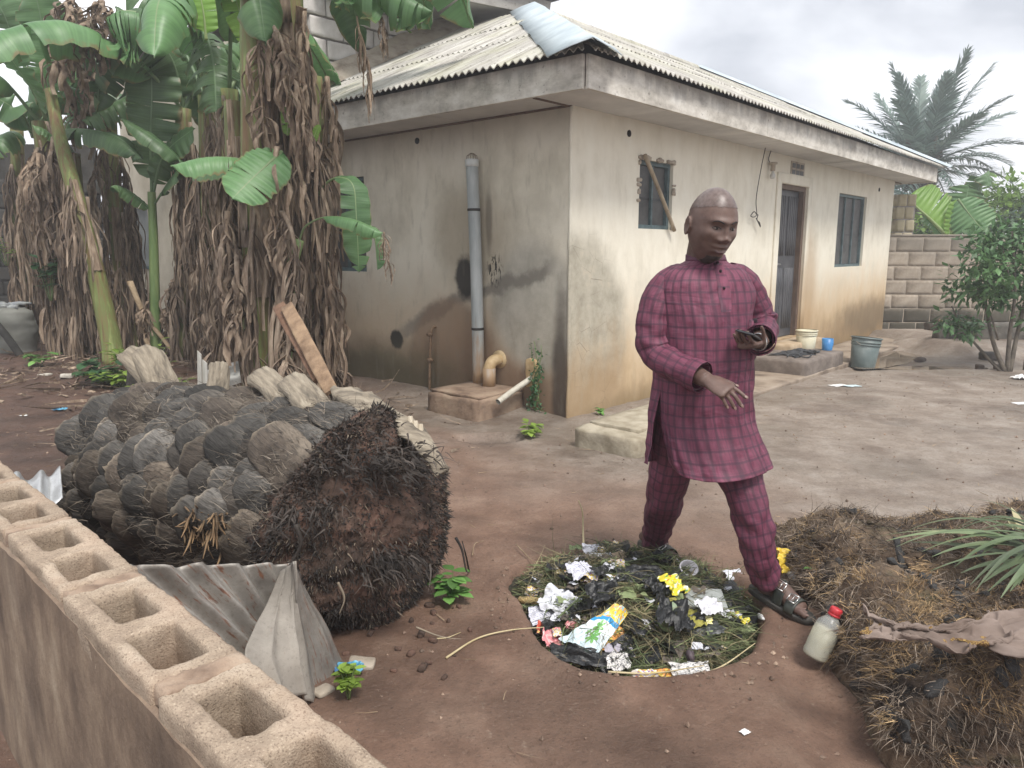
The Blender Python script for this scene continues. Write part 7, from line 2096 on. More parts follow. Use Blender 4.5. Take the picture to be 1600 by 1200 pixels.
stick("straw", "short straw before the root ball", [(682, 998, .01, None), (700, 996, .012, None), (720, 988, .01, None)], 0.003, DRYSTICK)
stick("twig", "dark crooked twig standing in the soil right of the root ball", [(733, 893, .01, None), (728, 868, 0, 2.98), (722, 845, 0, 2.97)], 0.005, ROOTDARK)
stick("twig", "thin pale twig on the path right of the root ball", [(738, 868, .005, None), (742, 850, .03, None), (756, 845, .01, None)], 0.003, M_STALK)
stick("twig", "thin grass stalk lying left of the rubbish pit's back rim", [(806, 850, .02, None), (830, 875, .02, None), (850, 895, .02, None)], 0.003, M_STALK)
mb = MB()
N = 900
px_ = rng.uniform(-4.8, 5.5, N); py_ = rng.uniform(1.6, 9.5, N); kp = (pit_r(px_, py_) > 1.05); px_, py_ = px_[kp], py_[kp]
an = rng.uniform(0, 6.28, len(px_))
strips(mb, np.stack([px_, py_, gz(px_, py_) + 0.006], -1), np.stack([np.cos(an), np.sin(an), 0.06 + 0 * an], -1), rng.uniform(.02, .09, len(px_)), rng.uniform(.002, .005, len(px_)), 0.05, n=2, bend=0.15)
tag(mb.build("straw_litter", M_STALK), kind='stuff')
mb = MB()
N = 700
px_ = rng.normal(-4.3, 1.2, N); py_ = rng.normal(8.4, 1.1, N); an = rng.uniform(0, 6.28, N)
strips(mb, np.stack([px_, py_, gz(px_, py_) + 0.01], -1), np.stack([np.cos(an), np.sin(an), 0.15 + 0 * an], -1), rng.uniform(.06, .35, N), rng.uniform(.01, .035, N), 0.15, n=3, bend=0.3)
px_ = rng.normal(-2.1, .55, N); py_ = rng.normal(6.2, .5, N); an = rng.uniform(0, 6.28, N)
strips(mb, np.stack([px_, py_, gz(px_, py_) + 0.01], -1), np.stack([np.cos(an), np.sin(an), 0.2 + 0 * an], -1), rng.uniform(.06, .3, N), rng.uniform(.008, .025, N), 0.15, n=3, bend=0.3)
tag(mb.build("leaf_litter", DRY), kind='stuff')
# ================================================================== rubbish in the pit
def heap_z(x, y):
    x = np.asarray(x, float); y = np.asarray(y, float)
    r = pit_r(x, y)
    p = np.stack([x, y, 0 * x], -1)
    back = (y - PIT_C[1]) / PIT_R[1]
    z = -0.070 + 0.150 * np.clip(1 - r ** 2, 0, 1) + 0.055 * back + 0.030 * fbm(p * 7, 3, 3) + 0.015 * fbm(p * 20, 2, 5)
    return z
hn = 90
hx, hy = np.meshgrid(np.linspace(PIT_C[0] - .62, PIT_C[0] + .62, hn), np.linspace(PIT_C[1] - .66, PIT_C[1] + .66, hn), indexing='ij')
hz = heap_z(hx, hy); r_ = pit_r(hx, hy)
hz = np.where(r_ < 1.0, hz, hz - 2.2 * (r_ - 1.0))
HEAPM = simple("rotting_litter", (0.020, 0.019, 0.012), (0.075, 0.068, 0.040), 22, 0.95, 0.9, 60, 0.02)
mb = MB(); ids = np.arange(hn * hn).reshape(hn, hn)
F = np.stack([ids[:-1, :-1], ids[1:, :-1], ids[1:, 1:], ids[:-1, 1:]], -1).reshape(-1, 4)
keep = (r_.reshape(-1)[F] < 1.12).all(1)
mb.add(np.stack([hx, hy, hz], -1).reshape(-1, 3), F[keep]); o = mb.build("rubbish_heap", HEAPM); tag(o, kind='stuff')
def hpt(x, y, dz=0.0):
    p = G(x, y, 0.0)
    for _ in range(8):
        p = G(x, y, float(heap_z(p[0], p[1])) + dz)
    return p
# cut grass thrown into the pit, in lying tufts
def grass(name, m, n, seed, thr, Lr, Wr):
    r0 = np.random.RandomState(seed)
    a = r0.rand(n * 3) * 6.283; rr = np.sqrt(r0.rand(n * 3)) * (0.99 + 0.10 * (np.sin(a) > -0.15))
    x = PIT_C[0] + PIT_R[0] * rr * np.cos(a) * 1.0; y = PIT_C[1] + PIT_R[1] * rr * np.sin(a)
    p = np.stack([x, y, 0 * x], -1)
    k_ = fbm(p * 5, 2, seed) > thr
    k_ &= np.hypot(x - 0.30, y - 2.70) > (0.20 if 'top' in name else 0)
    p = p[k_][:n]; p[:, 2] = heap_z(p[:, 0], p[:, 1]) + 0.004 + (0.022 if 'top' not in name else 0.05) * r0.rand(len(p))
    f1_ = fbm(p * [4, 4, 0] + 11, 2, seed + 1) * 5.5
    D = np.stack([np.cos(f1_), np.sin(f1_), 0.05 + 0.22 * np.abs(r0.normal(size=len(p)))], -1) + r0.normal(size=(len(p), 3)) * [0.35, 0.35, 0.10]
    # keep the blades inside the rim
    inward = np.stack([PIT_C[0] - p[:, 0], PIT_C[1] - p[:, 1], 0 * p[:, 0]], -1)
    edge = sstep(0.72, 0.98, pit_r(p[:, 0], p[:, 1]))[:, None]
    D = D * (1 - 0.6 * edge) + inward * edge * 2.2
    mb = MB(); strips(mb, p, D, r0.uniform(*Lr, len(p)), r0.uniform(*Wr, len(p)), 0.38, n=4, bend=0.22)
    tag(mb.build(name, m), kind='stuff')
GR1 = simple("cut_grass_green", (0.085, 0.115, 0.045), (0.185, 0.215, 0.095), 4, 0.7, 0, vary=0.5, per='isl', transl=0.15)
GR2 = simple("cut_grass_brown", (0.13, 0.11, 0.058), (0.28, 0.24, 0.135), 4, 0.8, 0, vary=0.5, per='isl')
GR3 = simple("cut_grass_dark", (0.030, 0.040, 0.018), (0.075, 0.090, 0.040), 4, 0.7, 0, vary=0.5, per='isl')
grass("cut_grass", GR1, 2600, 3, -0.10, (.06, .20), (.0022, .0052))
grass("cut_grass_on_top", GR1, 600, 13, 0.16, (.08, .22), (.0022, .0050))
grass("straw_on_top", GR2, 520, 17, 0.16, (.08, .22), (.0018, .0042))
grass("dried_grass", GR2, 2600, 5, -0.12, (.06, .20), (.0018, .0042))
grass("dark_grass", GR3, 1900, 8, -0.2, (.05, .18), (.0025, .0055))
def printed(name, base, spots, scale=9, rough=0.35, seed=0.0, transl=0.0):
    """printed film: flat colour areas of the print, glossy"""
    k = NT(name); uv = k.tc('UV')
    v = k.mapping(uv, loc=(seed, seed * .7, 0))
    col = base + (1,) if len(base) == 3 else base
    for i, (c, lo) in enumerate(spots):
        n1 = k.noise(scale * (1 + .35 * i), 2, 0.4, k.mapping(v, loc=(i * 3.1, i * 1.7, 0)))
        col = k.mix(k.ramp(n1, [(lo, 0.0), (lo + 0.015, 1.0)]), col, (*c, 1))
    dirt = k.ramp(k.noise(6, 5, 0.7), [(0.52, 0.0), (0.75, 0.5)])
    col = k.mix(dirt, col, (0.12, 0.09, 0.06, 1))
    return k.finish(col, rough, k.bump(k.noise(18, 4, 0.6), 0.3, 0.006), 0.5, transl=transl)
BLACKFILM = simple("black_film", (0.008, 0.009, 0.010), (0.020, 0.021, 0.023), 9, 0.28, 0.7, 22, 0.014)
PAPER = printed("waste_paper", (0.66, 0.67, 0.72), [((0.50, 0.52, 0.60), 0.60)], 6, 0.8)
LINED = None
k = NT("written_paper"); uv = k.tc('UV')
w_ = k.math('MULTIPLY', k.math('GREATER_THAN', k.wave(5.2, uv, 0.0, 'Y'), 0.72), k.math('GREATER_THAN', k.noise(60, 2, 0.5, k.mapping(uv, scale=(1, .12, 1))), 0.47))
WRITTEN = k.finish(k.mix(w_, (0.66, 0.66, 0.70, 1), (0.22, 0.23, 0.40, 1)), 0.8, None, 0.2)
YELLOWW = printed("yellow_wrapper", (0.72, 0.62, 0.05), [((0.78, 0.78, 0.72), 0.56), ((0.70, 0.10, 0.04), 0.66), ((0.16, 0.42, 0.10), 0.64)], 4)
ORANGEW = printed("orange_wrapper", (0.70, 0.30, 0.07), [((0.75, 0.55, 0.10), 0.54), ((0.62, 0.08, 0.05), 0.66)], 4, seed=2.0)
PINKW = printed("pink_wrapper", (0.62, 0.22, 0.24), [((0.72, 0.42, 0.42), 0.54)], 3, seed=4.0)
REDW = printed("red_wrapper", (0.55, 0.10, 0.06), [((0.7, 0.45, 0.15), 0.6)], 4, seed=5.0)
MULTI = printed("many_coloured_wrapper", (0.70, 0.66, 0.60), [((0.65, 0.50, 0.08), 0.52), ((0.20, 0.10, 0.35), 0.58), ((0.60, 0.15, 0.10), 0.64)], 5, seed=7.0)
LACE = printed("patterned_film", (0.62, 0.60, 0.58), [((0.12, 0.12, 0.13), 0.55)], 12, seed=8.0)
BROWNP = simple("wet_brown_paper", (0.085, 0.068, 0.055), (0.15, 0.125, 0.105), 6, 0.8, 0.3)
LEAFY = simple("fallen_yellow_leaf", (0.32, 0.30, 0.06), (0.46, 0.42, 0.10), 5, 0.6, 0.2, transl=0.2)
LEAFG = simple("pale_green_leaf", (0.20, 0.26, 0.12), (0.34, 0.40, 0.20), 5, 0.6, 0.2, transl=0.2)
GR = "rubbish lying in the pit"
def junk(name, label, x, y, w, d, m, seed, dz=0.02, rz=0.0, amp=0.45, tilt=(0.25, 0), cat="litter"):
    o = scrap(name, label, hpt(x, y, dz - .008), w * .92, d * .92, m, seed, cat, rz, amp * .72, tilt)
    o['group'] = GR
    return o
J = [
 ("crumpled_paper", "upper white paper ball at the back left of the rubbish pit", 921, 862, .085, .07, PAPER, 1, .05, .3, .9, (.9, .2)),
 ("crumpled_paper", "small white paper beside the standing twig at the back of the pit", 945, 871, .07, .05, PAPER, 2, .035, .1, .5, (.5, 0)),
 ("crumpled_paper", "large white crumpled paper below the standing twig in the pit", 905, 894, .125, .095, WRITTEN, 3, .045, .5, .7, (.5, .1)),
 ("crumpled_paper", "pale blue-white crumpled sheet at the left of the pit above the snack bag", 874, 945, .17, .14, PAPER, 4, .03, -.6, .7, (.35, .2)),
 ("written_paper", "sheet of paper with rows of handwriting at the left edge of the pit", 849, 962, .12, .11, WRITTEN, 5, .02, .2, .35, (.35, -.1)),
 ("plastic_bag", "torn black plastic bag above the snack bag's yellow end", 945, 930, .19, .12, BLACKFILM, 6, .045, .5, .8, (.3, .1)),
 ("plastic_bag", "black plastic bag in the middle back of the pit under the rear sandal", 1000, 902, .22, .10, BLACKFILM, 7, .04, -.1, .7, (.3, 0)),
 ("plastic_bag", "crinkled black plastic bag touching the yellow-white wrapper", 1025, 922, .14, .11, BLACKFILM, 8, .04, .9, .9, (.35, .1)),
 ("plastic_bag", "dark plastic bag left of the back of the pit, by the white papers", 945, 893, .12, .07, BLACKFILM, 9, .045, .4, .7, (.2, .1)),
 ("plastic_bag", "balled black plastic bag behind the upright grass blade", 1047, 968, .17, .15, BLACKFILM, 10, .045, 1.5, 1.0, (.3, 0)),
 ("plastic_bag", "long black plastic strip along the front left rim of the pit", 908, 1027, .26, .085, BLACKFILM, 11, .03, -.35, .7, (.3, 0)),
 ("plastic_bag", "grey-black film at the centre right of the pit", 1100, 985, .16, .10, simple("grey_film", (.03, .033, .036), (.085, .09, .095), 8, .35, .6, 24, .012), 12, .02, .2, .5, (.2, 0)),
 ("food_wrapper", "yellow and white printed wrapper at the back right of the pit", 1050, 915, .125, .10, YELLOWW, 13, .055, .7, .8, (.6, .2)),
 ("leaf", "yellow fallen leaf right of the black plastic in the pit", 1043, 943, .085, .05, LEAFY, 14, .045, .2, .4, (.5, 0)),
 ("plastic_film", "clear white film crumpled over the transparent box", 1107, 950, .11, .085, simple("clear_film", (.55, .55, .60), (.70, .70, .75), 6, .3, .4, 24), 15, .075, .3, .7, (.3, 0)),
 ("crumpled_paper", "white paper at the back right of the pit, left of the striding leg", 1147, 899, .09, .06, PAPER, 16, .05, .2, .5, (.5, 0)),
 ("food_wrapper", "orange wrapper under the snack bag's blue band", 958, 1000, .12, .11, ORANGEW, 17, .02, .2, .5, (.35, 0)),
 ("food_wrapper", "pink wrapper at the left of the snack bag", 862, 1000, .085, .09, PINKW, 18, .03, .4, .7, (.4, .2)),
 ("food_wrapper", "small red and white wrapper above the snack bag's left edge", 893, 977, .07, .045, PINKW, 19, .035, .8, .7, (.4, 0)),
 ("food_wrapper", "rust-red curl of wrapper at the left rim of the pit", 848, 985, .06, .06, REDW, 20, .025, .2, .9, (.4, .4)),
 ("lace_film", "pale crumpled film at the front of the pit", 965, 1036, .09, .075, LACE, 21, .025, .2, .7, (.35, 0)),
 ("crumpled_paper", "lilac-grey crumpled paper below the orange wrapper", 967, 1018, .11, .06, simple("lilac_paper", (.34, .32, .37), (.50, .48, .54), 6, .8, .3), 22, .02, .1, .6, (.4, 0)),
 ("food_wrapper", "many-coloured wrapper pressed against the front rim of the pit", 1008, 1056, .10, .045, MULTI, 23, .02, .05, .5, (.6, 0)),
 ("food_wrapper", "red-orange wrapper beside the many-coloured one at the front rim", 1037, 1054, .085, .04, ORANGEW, 24, .02, .15, .5, (.6, 0)),
 ("plastic_bag", "black-and-white patterned bag at the front right rim of the pit", 1078, 1049, .16, .07, LACE, 25, .025, .1, .6, (.5, 0)),
 ("food_wrapper", "yellow checked wrapper scrap below the clear film", 1098, 969, .08, .04, printed("yellow_check", (.70, .62, .10), [((.75, .74, .6), .5)], 14, seed=3.0), 26, .035, -.1, .3, (.4, 0)),
 ("food_wrapper", "curled yellow wrapper at the right of the pit", 1155, 968, .06, .08, YELLOWW, 27, .03, .8, .9, (.3, .3)),
 ("leaf", "long pale green leaf at the right of the pit", 1153, 985, .14, .04, LEAFG, 28, .03, .3, .35, (.2, 0)),
 ("leaf", "broad pale leaf below the long one at the right of the pit", 1148, 1005, .11, .07, LEAFG, 29, .02, .4, .5, (.3, 0)),
 ("leaf", "yellow-green leaf under the clear film", 1084, 968, .08, .10, LEAFY, 30, .03, .4, .5, (.3, 0)),
 ("paper_scrap", "little white-lilac paper left of the balled black bag", 1013, 977, .065, .055, PAPER, 31, .03, .9, .7, (.4, .3)),
 ("brown_paper", "long strip of wet brown paper right of the snack bag", 975, 992, .09, .17, BROWNP, 32, .03, .2, .35, (.25, .1)),
 ("brown_paper", "wet brown paper scrap left of the upright blade", 1052, 1020, .07, .13, BROWNP, 33, .02, -.4, .4, (.3, 0)),
 ("leaf", "pale green leaf at the back left of the pit behind the papers", 899, 857, .07, .05, LEAFG, 34, .03, .1, .5, (.3, 0)),
 ("plastic_bag", "grey plastic at the left rim of the pit under the written paper", 826, 982, .09, .07, BLACKFILM, 35, .015, .1, .7, (.3, 0)),
 ("cardboard_piece", "small brown cardboard piece at the back rim of the pit", 968, 869, .07, .05, simple("card", (.26, .19, .13), (.38, .30, .22), 6, .9, .3), 36, .02, .3, .25, (.5, 0)),
]
for (nm, lab, x, y, w, d, m, sd, dz, rz, am, tl) in J:
    junk(nm, lab, x, y, w, d, m, sd, dz, rz, am, tl)
for nm_, m_, n_ in (("small_paper_scraps", PAPER, 34), ("small_film_scraps", BLACKFILM, 70), ("small_coloured_scraps", MULTI, 26), ("small_leaf_scraps", LEAFG, 40), ("small_brown_scraps", BROWNP, 50)):
    mb = MB()
    for q in range(n_):
        a = rng.rand() * 6.283; rr = math.sqrt(rng.rand()) * .97; x, y = PIT_C[0] + PIT_R[0] * rr * math.cos(a), PIT_C[1] + PIT_R[1] * rr * math.sin(a)
        g_ = np.stack(np.meshgrid(np.linspace(-.5, .5, 6), np.linspace(-.5, .5, 6), indexing='ij'), -1).reshape(-1, 2); s_ = rng.uniform(.015, .05) * (1.5 if m_ is BLACKFILM else 1)
        V = np.stack([g_[:, 0] * s_ * 1.4, g_[:, 1] * s_, s_ * .5 * fbm(np.stack([g_[:, 0] * 3 + q, g_[:, 1] * 3, 0 * g_[:, 0]], -1), 2, q)], -1)
        R_ = Matrix.Rotation(a * 3, 3, 'Z') @ Matrix.Rotation(rng.uniform(-.6, .6), 3, 'X'); V = V @ np.array(R_).T
        mb.add(V + [x, y, float(heap_z(x, y)) + .016 + .02 * rng.rand()], grid_faces(6, 6), g_ + .5 + rng.rand(2))
    tag(mb.build(nm_, m_, uv=True), kind='stuff')
# the big printed snack bag: yellow head, blue band, pale front with a green plant
k = NT("snack_bag_print"); uv = k.tc('UV'); s = k.sep(uv); x, y = s['X'], s['Y']
col = k.mix(k.smooth(y, 0.1, 0.6), (0.62, 0.74, 0.80, 1), (0.76, 0.82, 0.84, 1))
# green leaves of the pictured plant, in blades round two centres
def plant(col, cx, cy, sc):
    dx = k.math('DIVIDE', k.math('SUBTRACT', x, cx), sc); dy = k.math('DIVIDE', k.math('SUBTRACT', y, cy), sc)
    r = k.math('SQRT', k.math('ADD', k.math('MULTIPLY', dx, dx), k.math('MULTIPLY', dy, dy)))
    a = k.math('ARCTAN2', dy, dx)
    pet = k.math('ABSOLUTE', k.math('COSINE', k.math('MULTIPLY', a, 3.5)))
    m_ = k.math('LESS_THAN', r, k.math('ADD', 0.35, k.math('MULTIPLY', pet, 0.65)))
    return k.mix(m_, col, k.mix(pet, (0.05, 0.20, 0.05, 1), (0.16, 0.42, 0.10, 1)))
col = plant(col, 0.56, 0.46, 0.14); col = plant(col, 0.62, 0.26, 0.16); col = plant(col, 0.40, 0.33, 0.07)
col = k.mix(k.math('GREATER_THAN', y, 0.60), col, (0.03, 0.30, 0.62, 1))
fl = k.ramp(k.noise(10, 2, 0.4, uv), [(0.54, 0.0), (0.56, 1.0)])
top_ = k.mix(fl, (0.78, 0.55, 0.06, 1), (0.30, 0.52, 0.62, 1))
top_ = k.mix(k.ramp(k.noise(8, 2, 0.4, k.mapping(uv, loc=(4, 2, 0))), [(0.58, 0.0), (0.60, 1.0)]), top_, (0.74, 0.30, 0.10, 1))
col = k.mix(k.math('GREATER_THAN', y, 0.70), col, top_)
col = k.mix(k.ramp(k.noise(16, 4, 0.7), [(0.56, 0.0), (0.74, 0.45)]), col, (0.10, 0.08, 0.06, 1))
BAGM = k.finish(col, 0.3, k.bump(k.noise(12, 4, 0.6), 0.4, 0.01), 0.5)
c00, c10, c01, c11 = hpt(872, 1006, .02), hpt(933, 1028, .02), hpt(955, 952, .06), hpt(982, 962, .055)
n = 40; V = np.zeros((n, n, 3))
for i in range(n):
    for j in range(n):
        a, b = i / (n - 1), j / (n - 1)
        lo = c00 * (1 - a) + c10 * a; hi = c01 * (1 - a) + c11 * a
        V[i, j] = lo * (1 - b) + hi * b
q3 = np.stack(np.meshgrid(np.linspace(0, 1, n), np.linspace(0, 1, n), indexing='ij') + [np.zeros((n, n))], -1)
V[..., 2] += 0.022 * np.abs(fbm(q3 * 3.2, 3, 4)) + 0.020 * np.sin(q3[..., 0] * math.pi) * (0.4 + 0.6 * q3[..., 1]) + 0.008
mb = MB(); mb.add(V.reshape(-1, 3), grid_faces(n, n), q3[..., :2].reshape(-1, 2)); o = mb.build("snack_bag", BAGM, uv=True)
tag(o, "pale blue printed bag with yellow flowered top and green plant picture in the rubbish pit", "bag", GR)
# transparent lidded box
bx = empty("plastic_box", hpt(1102, 934, .045)); bx.rotation_euler = (0.30, 0.04, 0.02); tag(bx, "clear rectangular plastic box lid lying tilted in the pit under crumpled film", "box", GR)
k = NT("clear_plastic"); CLEARP = k.finish((0.62, 0.66, 0.64), 0.12, None, 0.5, None, None, 0.0, 0.42)
mb = MB(); V, F = rounded_box(.155, .105, .004, 3, .0015); mb.add(V, F); mb.build("top", CLEARP, bx)
for (cx_, cy_, sx, sy) in [(0, .052, .155, .004), (0, -.052, .155, .004), (.0775, 0, .004, .105), (-.0775, 0, .004, .105)]:
    V, F = rounded_box(sx, sy, .03, 2, .0015); mb = MB(); mb.add(V + [cx_, cy_, -.014], F); mb.build("side", CLEARP, bx)
# white food tub
tb = empty("food_tub", hpt(1070, 891, .03)); tb.rotation_euler = (0.9, 0.2, 0.2); tag(tb, "white plastic tub on its side beside the rear sandal", "tub", GR)
WHITEP = simple("white_plastic", (0.62, 0.60, 0.64), (0.74, 0.72, 0.75), 6, 0.4, 0.1)
V, F = lathe([(0, 0), (.026, 0), (.034, .055), (.039, .056), (.039, .060), (.033, .060), (.024, .004), (0, .004)], 22); mb = MB(); mb.add(V * [1.15, .9, 1] - [0, 0, .02], F); mb.build("shell", WHITEP, tb)
# corn cob, yam-like pieces, stubs
def lump(name, label, a, b, r, m, seed, cat="litter", grp=GR, taper=(.6, 1, 1, .95, .6)):
    P = bez([a, (a + b) / 2, b], 9); R_ = np.interp(np.linspace(0, 1, 9), np.linspace(0, 1, 5), taper) * r
    V, F, _ = tube(P, R_, 12); V = V + (r * .25 * fbm(V * 40, 2, seed))[:, None]
    mb = MB(); mb.add(V, F); return tag(mb.build(name, m), label, cat, grp)
k = NT("corn_cob"); COB = k.finish(k.ramp(k.voronoi(150), [(0.0, (0.62, 0.50, 0.26)), (0.8, (0.36, 0.25, 0.11))]), 0.8, k.bump(k.voronoi(150), 0.8, 0.006), 0.2)
lump("corn_cob", "stripped tan corn cob on the left rim of the pit", hpt(812, 937, .035), hpt(846, 940, .035), .017, COB, 3, "corn cob", taper=(.9, 1, 1, .95, .85))
lump("corn_cob", "pale cob half burnt at its lower end, at the left front of the pit", hpt(823, 992, .03), hpt(835, 1004, .028), .013, simple("burnt_cob", (.55, .46, .28), (.65, .56, .36), 9, .8, .4), 5, "corn cob", taper=(.7, 1, 1, 1, .9))
lump("charred_stub", "black charred stub joined to the half-burnt cob", hpt(836, 1005, .025), hpt(846, 1014, .02), .014, CHAR, 6, "litter")
lump("fruit", "dark purple rotten fruit near the front right of the pit", hpt(1072, 1026, .03), hpt(1085, 1025, .03), .025, simple("rotten_fruit", (.05, .035, .045), (.12, .09, .10), 9, .6, .4), 8, "fruit", taper=(.5, 1, 1.1, 1, .5))
lump("bread_crust", "tan crust right of the white tub", hpt(1083, 889, .02), hpt(1098, 889, .02), .011, simple("crust", (.40, .28, .15), (.52, .38, .22), 9, .9, .4), 9, "crust")
# wide upright grass blade and the long stems
gb = np.array([hpt(1056, 1046, .02), hpt(1057, 1000, .05), hpt(1055, 952, .10), hpt(1051, 940, .14)])
mb = MB(); P = bez(gb, 14); t_ = np.linspace(0, 1, 14); wv = .0125 * np.sin(.35 + t_ * 2.6); wv[-1] = .001
V = np.stack([P - np.array([1, 0, 0]) * wv[:, None], P + np.array([0, .004, 0]), P + np.array([1, 0, 0]) * wv[:, None]], 1).reshape(-1, 3); mb.add(V, grid_faces(14, 3)); o = mb.build("grass_blade", simple("fresh_blade", (.16, .22, .13), (.26, .33, .21), 5, .5, .2, transl=.15)); tag(o, "wide fresh grass blade lying upright down the middle of the pit", "grass blade", GR)
stick("twig", "tall bare twig standing up from the white papers at the back of the pit", [(912, 860, .06, None), (911, 830, 0, 3.42), (910, 800, 0, 3.44), (904, 782, 0, 3.45)], .006, DRYSTICK)
STEMG = simple("green_stem", (.06, .085, .035), (.12, .15, .065), 5, .6, .2)
for q, (lab, pts) in enumerate([("long green stem crossing the middle of the pit from left to the yellow wrapper", [(872, 965, .05), (910, 930, .07), (960, 890, .085), (1005, 868, .08)]), ("green stem lying across the back of the pit over the sandal", [(935, 885, .09), (990, 876, .10), (1050, 862, .09)]), ("dark stem rising from the wrappers to the yellow-white wrapper", [(985, 925, .09), (1030, 918, .10), (1075, 902, .10)]), ("pale stem along the front right rim of the pit", [(1085, 1058, .0), (1130, 1040, .01), (1180, 1005, .02)]), ("long straw along the front rim", [(950, 1050, .0), (1020, 1052, .0), (1100, 1040, .01)])]):
    stick("stem", lab, [(x, y, z, None) for x, y, z in pts], .0042, STEMG if q < 3 else DRYSTICK, "stem")
# things beside the striding foot
lump("plastic_bottle", "crushed clear grey bottle behind the striding foot, by the rotten trunk", gpt(1232, 905, .03), gpt(1258, 927, .03), .022, simple("dirty_clear", (.22, .23, .25), (.38, .39, .42), 8, .3, .4), 10, "bottle", None, (.5, 1, 1, 1, .9))
scrap("food_wrapper", "yellow plastic wrapper between the striding leg and the rotten trunk", gpt(1221, 897, .06), .07, .12, printed("yellow_film", (.62, .42, .03), [((.70, .55, .08), .55)], 5, seed=1.5), 40, "litter", .4, .8, (.9, .3))
scrap("paper_label", "cream paper label on the soil right of the pit", gpt(1178, 1006, .012), .09, .065, simple("cream_label", (.62, .58, .48), (.72, .69, .60), 6, .7, .2), 41, "paper", .35, .12, (.05, 0))
lump("vial", "tiny white and blue vial lying under the striding foot", gpt(1186, 968, .02), gpt(1192, 975, .02), .010, SCRAPW, 12, "vial", None, (1, 1, 1, .7, .6))
# ================================================================== the man
man_at = np.array([0.83, 3.05, 0.0])
man = empty("person", man_at)
tag(man, "shaven-headed man in plum checked tunic and trousers striding past the pit", "person")
YAW = math.radians(20)
E1 = np.array([math.cos(YAW), math.sin(YAW), 0]); E2 = np.array([math.sin(YAW), -math.cos(YAW), 0]); EZ = np.array([0, 0, 1.0])

# ---- head, sculpted about its own centre: x to his left, f forward, z up (metres)
def head_shape(d):
    d = np.asarray(d, float)
    x, f, z = d[:, 0], d[:, 1], d[:, 2]
    X, Fo, Z = 0.079 * x, 0.098 * f, 0.128 * z
    low = np.clip(-z, 0, 1)
    Z = np.where(z < 0, Z * 1.05, Z); X = X * (1 - 0.17 * low ** 2.0) * (1 + 0.05 * np.clip(z, 0, 1) * (1 - np.clip(z, 0, 1)) * 4)
    Fo = np.where(f < 0, Fo * (1 - 0.42 * low ** 1.3), Fo * (1 - 0.04 * low))
    Fo = np.where((f < 0) & (z > -0.1), Fo * 1.06, Fo)
    fr = sstep(0.15, 0.75, f)
    def g(cx, cz, sx, sz): return np.exp(-((X - cx) / sx) ** 2 - ((Z - cz) / sz) ** 2) * fr
    def g2(cx, cz, sx, sz): return g(cx, cz, sx, sz) + g(-cx, cz, sx, sz)
    Fo = Fo + 0.008 * g2(.030, .030, .028, .010) + 0.005 * g(0, .026, .02, .012)           # brow ridge
    Fo = Fo - 0.013 * g2(.031, .008, .017, .013)                                             # eye sockets
    Fo = Fo + 0.004 * g2(.031, .004, .013, .008)                                             # lids
    Fo = Fo + 0.012 * g(0, -.004, .0085, .020) + 0.021 * g(0, -.028, .012, .011)             # nose bridge, tip
    Fo = Fo + 0.016 * g2(.0180, -.034, .0105, .0090)                                         # nostrils
    Fo = Fo - 0.004 * g2(.024, -.040, .006, .012)
    Fo = Fo + 0.006 * g2(.046, -.018, .022, .020); X = X + np.sign(X) * 0.004 * g2(.055, -.020, .03, .025)
    Fo = Fo + 0.008 * g(0, -.066, .036, .022)                                                # muzzle
    Fo = Fo + 0.011 * g(0, -.0570, .027, .0070) + 0.013 * g(0, -.0740, .025, .0080)          # lips
    Fo = Fo - 0.009 * g(0, -.0650, .026, .0030)                                              # mouth line
    Fo = Fo - 0.005 * g(0, -.087, .022, .006) + 0.012 * g(0, -.112, .034, .018)              # chin
    return np.stack([X, Fo, Z], 1)
bm = bmesh.new(); bmesh.ops.create_icosphere(bm, subdivisions=6, radius=1.0)
hd = np.array([v.co[:] for v in bm.verts]); hf = [tuple(v.index for v in f.verts) for f in bm.faces]; bm.free()
HV = head_shape(hd)
HC = A(1112, 352, 2.90)
hy, hp, hr = math.radians(16), math.radians(13), math.radians(-4)
hf_dir = nrm([math.sin(hy) * math.cos(hp), -math.cos(hy) * math.cos(hp), -math.sin(hp)])
hx_dir = nrm(np.cross(hf_dir * -1, [math.sin(hr), 0, 1.0])) * 1.0
hx_dir = nrm(np.cross([0.05, 0, 1.0], hf_dir)) if True else hx_dir
hz_dir = np.cross(hf_dir, hx_dir) * 1.0
hz_dir = hz_dir if hz_dir[2] > 0 else -hz_dir
HS = 1.075
def on_head(V): return HC + (np.asarray(V)[:, :1] * hx_dir + np.asarray(V)[:, 1:2] * hf_dir + np.asarray(V)[:, 2:3] * hz_dir) * HS
body = MB()
body.add(on_head(HV), hf)
# ears
for sd in (-1, 1):
    ear = hd * [0.008, 0.021, 0.034]
    rr = (hd[:, 1] ** 2 + hd[:, 2] ** 2)
    ear[:, 0] += 0.010 * rr - 0.006 * np.exp(-rr * 6)
    ear[:, 1] *= 1 - 0.25 * np.clip(-hd[:, 2], 0, 1)
    e_ = np.stack([sd * (0.079 + ear[:, 0]), -0.012 - ear[:, 1] * 0.9 - 0.25 * ear[:, 0], ear[:, 2] - 0.008], 1)
    body.add(on_head(e_), hf)
